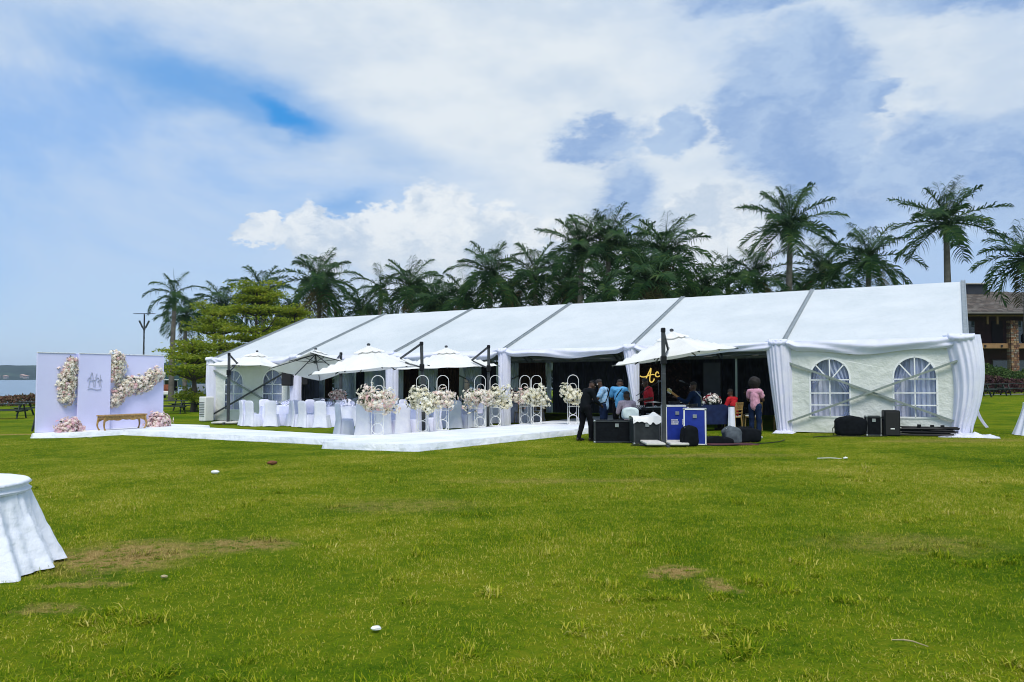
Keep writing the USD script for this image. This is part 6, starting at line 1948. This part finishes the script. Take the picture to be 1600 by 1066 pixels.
for i, (b, D, sc, lab) in enumerate([(.125, 72, (1.2, 1.2, .95), 'dark bushy tree filling the middle palm clump'), (.085, 74, (1.2, 1.2, .9), 'dark bushy tree left in the middle palm clump'), (.19, 72, (1.2, 1.2, 1.0), 'dark bushy tree right in the middle palm clump'),
                                    (.265, 72, (1.25, 1.2, .95), 'dark bushy tree low behind the thin pointed palm'), (.345, 70, (1.4, 1.2, 1.05), 'dark bushy tree behind the tallest palm'), (.40, 72, (1.2, 1.2, .95), 'dark bushy tree low at the right end of the palm cluster'),
                                    (.03, 78, (1.1, 1.1, .95), 'dark bushy tree between the middle clump and the lone palm'), (-.07, 80, (1.25, 1.1, .82), 'dark bushy tree low behind the left palm row'), (-.14, 82, (1.2, 1.1, .90), 'dark bushy tree behind the upswept palm'),
                                    (-.205, 84, (1.2, 1.1, .92), 'dark bushy tree right of the skirted palm'), (-.272, 82, (.75, .75, 1.28), 'narrow dark tree rising left of the skirted palm'), (-.33, 96, (1.4, 1.2, .85), 'dark bushy tree far behind the layered trees')]):
    dark_tree(b * D, D, lab, 47 * i, sc)


def tiered_tree(name, label, x, y, H, spread, seed, tiers=9, leaf=.17):
    """Layered tree: flat sprays of foliage on whorled, nearly level branches."""
    rng = np.random.default_rng(seed)
    t = thing(name, label, 'tree', on(x, y, -.05), 0, 'light green layered trees beside the marquee')
    part(t, 'trunk', MB().tube([(0, 0, 0), (.05, .03, H * .35), (-.04, 0, H * .7), (0, 0, H * .97)], [.20, .15, .09, .03], 8).out(), BARK, smooth=True)
    P, D = [], []
    for k in range(tiers):
        q = k / (tiers - 1)
        z = H * (.22 + .74 * q) + rng.uniform(-.25, .25)
        R = spread * (1 - .62 * q ** 2.2) * rng.uniform(.75, 1.15) * (.78 if k == 0 else 1)
        nb = int(rng.integers(5, 8))
        for j in range(nb):
            az = 2 * np.pi * (j + rng.uniform(-.3, .3)) / nb + k * .7
            Rb = R * rng.uniform(.6, 1.12)
            tip = np.array([Rb * math.cos(az), Rb * math.sin(az), z + .22 * Rb + rng.uniform(-.45, .55)])
            mid = tip * [.5, .5, 0] + [0, 0, z + .10 * Rb * .8]
            part(t, 'branch', MB().tube([(0, 0, z - .15), mid, tip], [.06, .04, .012], 5).out(), BARK)
            for w in range(8):
                u = rng.uniform(.25, 1.05)
                c = np.array([tip[0] * u, tip[1] * u, np.interp(u, [0, .5, 1.05], [z, mid[2], tip[2]])]) + [rng.normal(0, .16 * Rb), rng.normal(0, .16 * Rb), rng.normal(.06, .06)]
                n = 46
                d = rng.normal(0, 1, (n, 3)) * [.30, .30, .06]
                P.append(c + d)
                D.append(rng.normal(0, 1, (n, 3)) * [1, 1, .35] + [0, 0, .15])
    P, D = np.concatenate(P), np.concatenate(D)
    part(t, 'crown', leaf_quads(P, D, leaf, leaf * .55, seed + 1), LIGHT_LEAF, kind='stuff', tint=4)
    return t


tiered_tree('layered_tree', 'light green layered tree rising behind the left end of the marquee roof', -16.2, 52.5, 8.0, 3.4, 81, 8)
tiered_tree('layered_tree', 'yellow-green layered tree with its trunk between palm and marquee', -20.3, 56.5, 7.0, 3.1, 82, 7)
tiered_tree('layered_tree', 'smallest yellow-green layered tree reaching towards the floral backdrop', -19.2, 50.0, 4.1, 2.2, 83, 4)
tiered_tree('layered_tree', 'light green layered tree low behind the marquee gable slope', -14.6, 55.5, 6.6, 2.8, 84, 7)


# ---------------------------------------------------------------- hedges and shrubs
def leaf_mass(name, label, cat, pts_fn, n, leaf, look, seed, kind=None, group=None, loc=(0, 0, 0)):
    rng = np.random.default_rng(seed)
    P = pts_fn(rng, n)
    t = thing(name, label, cat, loc, 0, group)
    part(t, 'foliage', leaf_quads(P, rng.normal(0, 1, P.shape) + [0, 0, .3], leaf, leaf * .6, seed), look, kind='stuff', tint=4)
    m = MB()
    for k in range(14):
        p = P[rng.integers(len(P))]
        m.tube([(p[0], p[1], float(ground(p[0] + loc[0], p[1] + loc[1])) - .05 - loc[2]), p], [.03, .012], 4)
    part(t, 'stems', m.out(), BARK, kind='stuff')
    return t


RED_LEAF = ramp_mat('reddish_hedge_foliage', [(0.0, (0.10, 0.035, 0.025)), (0.4, (0.16, 0.07, 0.045)), (0.7, (0.08, 0.09, 0.03)), (1.0, (0.34, 0.14, 0.12))], 0.6, 0.4, 0.7, trans=0.15)
PURPLE_LEAF = ramp_mat('purple_hedge_foliage', [(0.0, (0.035, 0.016, 0.020)), (0.6, (0.08, 0.030, 0.035)), (1.0, (0.10, 0.08, 0.03))], 0.6, 0.5, 0.7, trans=0.1)
GREEN_LEAF = ramp_mat('shrub_foliage', [(0.0, (0.020, 0.050, 0.012)), (0.5, (0.045, 0.095, 0.018)), (0.93, (0.10, 0.15, 0.03)), (0.96, (0.6, 0.55, 0.5)), (1.0, (0.75, 0.66, 0.62))], 0.6, 0.5, 0.8, trans=0.2)


def row(x0, y0, x1, y1, h, w, lump=2.0):
    def f(rng, n):
        u = rng.uniform(0, 1, n); a = rng.uniform(-1, 1, n); v = rng.uniform(0, 1, n) ** .7
        x, y = x0 + (x1 - x0) * u, y0 + (y1 - y0) * u
        L = math.hypot(x1 - x0, y1 - y0); nx, ny = -(y1 - y0) / L, (x1 - x0) / L
        hh = h * (.7 + .55 * nz(x / lump, y / lump, 1.1, 4))
        r = np.sqrt(np.clip(1 - v ** 2, .05, 1))
        x, y = x + nx * a * w * r, y + ny * a * w * r
        return np.stack([x, y, ground(x, y) + v * hh], 1)
    return f


leaf_mass('low_hedge', 'low reddish hedge along the lake shore behind the left picnic tables', 'hedge', row(-46, 56, -31, 67.5, .75, .9), 9000, .20, RED_LEAF, 91)
leaf_mass('low_hedge', 'purple-leaved hedge behind the right picnic tables below the building', 'hedge', row(24, 59, 44, 59, 1.15, .9), 11000, .20, PURPLE_LEAF, 92)
for i, (x, y, h, w, lab) in enumerate([(36.6, 64, 1.9, 1.5, 'green shrub below the hotel balcony, next to the marquee edge'), (38.9, 64.5, 1.8, 1.4, 'flowering green shrub left of the stone column'), (41.0, 64, 1.6, 1.3, 'green shrub at the right edge beside the stone column foot'), (34.6, 64, 2.0, 1.5, 'green shrub half hidden behind the marquee drape')]):
    leaf_mass('green_shrub', lab, 'shrub', row(x - 1.2, y, x + 1.2, y + .2, h, w, .8), 3200, .20, GREEN_LEAF, 93 + i)


# ---------------------------------------------------------------- picnic tables
PT = None


def picnic(x, y, rz, label, group):
    global PT
    p = on(x, y)
    if PT is None:
        PT = thing('picnic_table', label, 'picnic table', p, rz, group)
        for k in range(5):
            part(PT, 'top_plank', MB().box((0, -.30 + .15 * k, .74), (1.9, .138, .04), bevel=.006).out(), dark_wood)
        for s in (-1, 1):
            for k in range(2):
                part(PT, 'seat_plank', MB().box((0, s * (.68 + .14 * k), .44), (1.9, .13, .04), bevel=.006).out(), dark_wood)
            for e in (-1, 1):
                part(PT, 'leg', MB().bar((e * .72, s * .28, .72), (e * .72, s * .66, 0), .045, .09).out(), dark_wood)
        for e in (-1, 1):
            part(PT, 'crossbar', MB().box((e * .74, 0, .40), (.045, 1.62, .09)).out(), dark_wood)
        return PT
    return copy_of(PT, label, p, rz, group)


for x, y, rz, lab in [(-25.6, 42.0, 12, 'dark picnic table at the left edge of the view'), (-26.6, 46.5, -8, 'dark picnic table just left of the floral backdrop'), (-24.2, 44.3, 20, 'dark picnic table half hidden by the floral backdrop'),
                      (-19.4, 47.0, 10, 'nearest dark picnic table between backdrop and marquee'), (-20.6, 53.0, -6, 'dark picnic table under the layered trees'), (-18.6, 51.0, 24, 'dark picnic table beside the white air cooler')]:
    picnic(x, y, rz, lab, 'dark green picnic tables by the lake')
for x, y, rz, lab in [(29.6, 51.5, 4, 'dark picnic table nearest the marquee drape on the right'), (32.0, 52.5, -5, 'dark picnic table at the right edge below the hotel'), (27.2, 49.0, 10, 'low dark picnic table just beside the hanging drape')]:
    picnic(x, y, rz, lab, 'dark picnic tables below the hotel')

xs = np.linspace(18, 60, 43)
P = np.stack([np.stack([xs, np.full(43, yy), ground(xs, np.full(43, yy)) + .02], 1) for yy in (54.6, 55.2, 55.8)], 1)
solo('garden_path', MB().grid(P).out(), mat('path_concrete', (.46, .44, .40), (.38, .36, .33), .85, 3), 'pale garden path behind the right picnic tables', kind='structure')


# ---------------------------------------------------------------- lodge at the right
def build_lodge():
    """Two-storey lodge with tiled hip roof, balcony and a rubble-stone pier."""
    x0, y0 = 30.0, 75.0
    z = float(ground(40, 75))
    wall = mat('lodge_wall', (.075, .030, .028), (.055, .024, .022), .8, 1.5)
    dark = mat('lodge_recess', (.030, .022, .022), (.022, .017, .017), .8, 1.5)
    timber = mat('lodge_timber', (.30, .18, .08), (.22, .13, .06), .6, 3)
    stone_a = [mat(f'pier_stone_{k}', c, tuple(.7 * v for v in c), .85, 5, .4, 18) for k, c in (('tan', (.34, .22, .12)), ('rust', (.26, .13, .07)), ('grey', (.26, .22, .17)), ('brown', (.16, .09, .06)))]
    tile_m = [mat(f'roof_tile_{k}', c, tuple(.75 * v for v in c), .8, 4) for k, c in (('brown', (.135, .110, .092)), ('grey', (.165, .145, .125)), ('dark', (.095, .080, .070)))]
    t = thing('lodge', 'two-storey brown lodge with tiled roof, balcony and stone pier', 'building', (x0, y0, z))
    W, D = 24.0, 10.0
    H1, H2 = 4.0, 7.0
    part(t, 'back_wall', MB().box((W / 2, 2.4, H2 / 2), (W, .3, H2)).out(), wall)
    part(t, 'end_wall', MB().box((.15, 6.0, H2 / 2), (.3, 6.9, H2)).out(), wall)
    part(t, 'floor_slab', MB().box((W / 2, 1.2, H1 - .12), (W, 2.4, .24)).out(), dark)
    part(t, 'balcony_beam', MB().box((W / 2, -.06, H1 + .02), (W, .16, .46), bevel=.02).out(), timber)
    part(t, 'eave_beam', MB().box((W / 2, .05, H2 - .16), (W, .14, .26)).out(), timber)
    for k in range(16):
        part(t, 'beam_end', MB().box((.8 + 1.5 * k, -.17, H1 + .02), (.16, .10, .16)).out(), dark)
    glass = mat('lodge_glass', (.05, .085, .105), (.03, .055, .07), .06, 2, spec=.8)
    frame = mat('lodge_frame', (.10, .08, .07), (.07, .06, .05), .6, 5)
    for k in range(5):
        cx = 3.0 + 4.5 * k
        for lvl, (zc, hh, ww) in enumerate(((1.75, 2.0, 3.4), (5.35, 2.1, 1.35))):
            w = part(t, 'window', MB().box((cx + (.45 if lvl else 0), 2.20, zc), (ww + .16, .10, hh + .16)).out(), frame)
            part(w, 'pane', MB().box((cx + (.45 if lvl else 0), 2.13, zc), (ww, .04, hh)).out(), glass)
            for q in range(1, 5 if lvl else 3):
                part(w, 'glazing_bar', MB().box((cx + (.45 if lvl else 0), 2.10, zc - hh / 2 + hh * q / (5 if lvl else 3)), (ww, .03, .05)).out(), mat('lodge_bar', (.30, .34, .36), (.22, .26, .28), .5, 5))
        part(t, 'balcony_panel', MB().box((cx - 1.2, 2.18, 5.2), (1.0, .08, 2.5)).out(), dark)
        ch = part(t, 'balcony_chair', MB().box((cx + .7, 1.0, 4.75), (.7, .6, .9), bevel=.15).out(), black_cloth)
        for px in (-.06, .62):
            part(t, 'timber_post', MB().box((cx + 2.1 + px * 0 - (.9 if px > 0 else 0) + (0), .10, H2 - .55), (.17, .17, .9)).out(), timber)
    # stone piers: coursed rubble, the visible one stone by stone
    R = random.Random(12)
    for pi, cx in enumerate((15.3, 21.0, 5.6)):
        pr = part(t, 'stone_pier', MB().box((cx, -.12, 3.1), (.60, .50, 6.2)).out(), stone_a[3])
        zc = .0
        while zc < 6.3:
            h = R.uniform(.13, .22)
            xx = -.36
            while xx < .34:
                w = R.uniform(.16, .34); w = min(w, .36 - xx)
                part(pr, 'stone', MB().box((cx + xx + w / 2, -.42 - R.uniform(0, .035), zc + h / 2), (w - .02, .14, h - .02), bevel=.02).out(), R.choice(stone_a))
                xx += w
            if pi == 0:
                for s in (-1, 1):
                    part(pr, 'stone', MB().box((cx + s * .34, -.08, zc + h / 2), (.10, .46, h - .02), bevel=.02).out(), R.choice(stone_a))
            zc += h
            if pi and zc > .2: h = .3; zc += .0
    # hipped roof with rows of tiles
    ez, rz_ = H2 - .03, 9.35
    A, B, C, E_ = (-.9, -1.3, ez), (W + .9, -1.3, ez), (W - 4, 4.2, rz_), (4.6, 4.2, rz_)
    roof = part(t, 'roof', MB().add([A, B, C, E_, (-.9, 9.7, ez), (W + .9, 9.7, ez)], [(0, 1, 2), (0, 2, 3), (4, 0, 3)]).add([C, E_, (-.9, 9.7, ez), (W + .9, 9.7, ez)], [(0, 1, 2), (0, 2, 3)]).out(), tile_m[2])
    part(t, 'gutter', MB().bar((-.95, -1.36, ez - .03), (W + .95, -1.36, ez - .03), .14, .14).out(), mat('lodge_gutter', (.20, .19, .18), (.16, .15, .14), .6, 3))
    part(t, 'soffit', MB().box((W / 2, .4, ez - .09), (W + 1.6, 3.3, .06)).out(), dark)
    A, B, C, E_ = map(np.array, (A, B, C, E_))
    rows, n = 17, 0
    for r in range(rows):
        v0, v1 = r / rows, (r + 1.12) / rows
        for c in range(56):
            u = (c + .5 + (.5 if r % 2 else 0)) / 56
            x = -.9 + (W + 1.8) * u
            xl, xr = A[0] + (E_[0] - A[0]) * v1, B[0] + (C[0] - B[0]) * v1
            if not xl + .15 < x < xr - .15: continue
            if n >= 300 and not (6 < x < 18.5): continue
            y, zz = A[1] + (E_[1] - A[1]) * v0, ez + (rz_ - ez) * v0
            y2, z2 = A[1] + (E_[1] - A[1]) * min(v1, 1), ez + (rz_ - ez) * min(v1, 1)
            if not (9.0 < x < 17.5): continue
            n += 1
            part(roof, 'tile', MB().bar((x, y, zz + .075), (x, y2, z2 + .035), .44, .05).out(), R.choice(tile_m))
    # dark louvred lantern block with a pale flat cap
    lb = part(t, 'roof_block', MB().box((14.2, 4.5, 9.3), (1.9, 2.4, 1.4)).out(), mat('lodge_lantern', (.028, .032, .042), (.02, .024, .032), .6, 2))
    part(lb, 'cap', MB().box((14.2, 4.5, 10.05), (2.3, 2.9, .12), bevel=.03).out(), mat('lodge_cap', (.42, .41, .38), (.34, .33, .31), .7, 2))
    return t


build_lodge()


# ---------------------------------------------------------------- lamp post, vehicles
lp = thing('street_lamp', 'slim solar street lamp with a flat panel rising behind the backdrop', 'lamp post', on(-31.15, 70.0))
part(lp, 'pole', MB().tube([(0, 0, 0), (0, 0, 3.5), (0, 0, 7.5)], [.09, .075, .06], 8).out(), grey_metal if False else dark_metal, smooth=True)
part(lp, 'solar_panel', MB().box((0, 0, 7.55), (1.5, .9, .05), rot=rot_xyz(6, 0, 0)).out(), mat('solar_panel', (.04, .05, .08), (.03, .04, .06), .3, 4))
for s in (-1, 1):
    part(lp, 'lamp_head', MB().bar((s * .12, 0, 6.35), (s * .42, 0, 6.95), .16, .10).out(), dark_metal)
    part(lp, 'lamp_arm', MB().bar((0, 0, 6.0), (s * .14, 0, 6.4), .05).out(), dark_metal)

ct = thing('utility_cart', 'white-roofed open cart parked under the leftmost palm', 'cart', on(-36.3, 87.5), 96)
cart_white = mat('cart_paint', (.74, .74, .72), (.66, .66, .65), .35, 3, spec=.5)
part(ct, 'roof', MB().box((0, .0, 1.92), (2.5, 1.5, .10), bevel=.04).out(), cart_white)
for sx, zz in ((-1.1, 0), (1.05, 0)):
    for s in (-1, 1):
        part(ct, 'roof_post', MB().bar((sx, s * .66, 1.9), (sx * 1.12 if sx > 0 else sx, s * .66, .75), .07).out(), cart_white)
part(ct, 'body', MB().box((0, 0, .52), (2.9, 1.3, .42), bevel=.10).out(), cart_white)
part(ct, 'cowl', MB().box((1.25, 0, .86), (.5, 1.25, .5), bevel=.12).out(), black_plastic)
part(ct, 'windscreen', MB().box((1.12, 0, 1.45), (.03, 1.25, .75), rot=rot_xyz(0, -12, 0)).out(), mat('cart_glass', (.03, .04, .05), (.02, .03, .035), .08, 3, spec=.8))
for x in (-.15, -.95):
    s_ = part(ct, 'seat', MB().box((x, 0, .84), (.5, 1.15, .16), bevel=.05).out(), mat('cart_seat', (.32, .10, .05), (.22, .07, .04), .7, 5))
    part(s_, 'seat_back', MB().box((x - .26, 0, 1.15), (.10, 1.15, .5), bevel=.04).out(), LOOKS['cart_seat'])
for sx in (-1, 1):
    for s in (-1, 1):
        w = part(ct, 'wheel', MB().mesh(trimesh.creation.cylinder(.27, .2, sections=20), trimesh.transformations.compose_matrix(angles=(math.pi / 2, 0, 0), translate=(sx * .95, s * .6, .27))).out(), black_plastic)
        part(w, 'hub_cap', MB().mesh(trimesh.creation.cylinder(.14, .22, sections=14), trimesh.transformations.compose_matrix(angles=(math.pi / 2, 0, 0), translate=(sx * .95, s * .6, .27))).out(), grey_metal)

cr = thing('parked_car', 'grey car half hidden behind the left end of the marquee', 'car', on(-31.0, 84.0), 85)
car_paint = mat('car_paint', (.30, .33, .36), (.26, .29, .32), .25, 2, metal=.4, spec=.6)
e = trimesh.creation.extrude_polygon(Polygon([(-2.1, .3), (2.1, .3), (2.15, .62), (2.0, .80), (1.1, .90), (.35, 1.42), (-1.15, 1.45), (-1.9, .98), (-2.12, .85)]).buffer(.05, join_style=1), 1.66, engine='earcut')
v = np.array(e.vertices)
part(cr, 'body', (np.stack([v[:, 0], v[:, 2] - .83, v[:, 1]], 1), np.array(e.faces)), car_paint)
cg = LOOKS['cart_glass']
for s in (-1, 1):
    e = trimesh.creation.extrude_polygon(Polygon([(.85, .94), (.3, 1.36), (-1.1, 1.38), (-1.6, .98)]), .02, engine='earcut'); v = np.array(e.vertices)
    part(cr, 'side_window', (np.stack([v[:, 0], s * .885 + v[:, 2] - .01, v[:, 1]], 1), np.array(e.faces)), cg)
    for sx in (-1.3, 1.35):
        w = part(cr, 'wheel', MB().mesh(trimesh.creation.cylinder(.32, .22, sections=22), trimesh.transformations.compose_matrix(angles=(math.pi / 2, 0, 0), translate=(sx, s * .80, .32))).out(), black_plastic)
        part(w, 'rim', MB().mesh(trimesh.creation.cylinder(.19, .24, sections=16), trimesh.transformations.compose_matrix(angles=(math.pi / 2, 0, 0), translate=(sx, s * .80, .32))).out(), grey_metal)
    part(cr, 'headlight', MB().box((2.14, s * .6, .70), (.08, .35, .14), bevel=.03).out(), white_paint)
part(cr, 'windscreen', MB().bar((1.10, 0, .97), (.42, 0, 1.42), 1.45, .03).out(), cg)
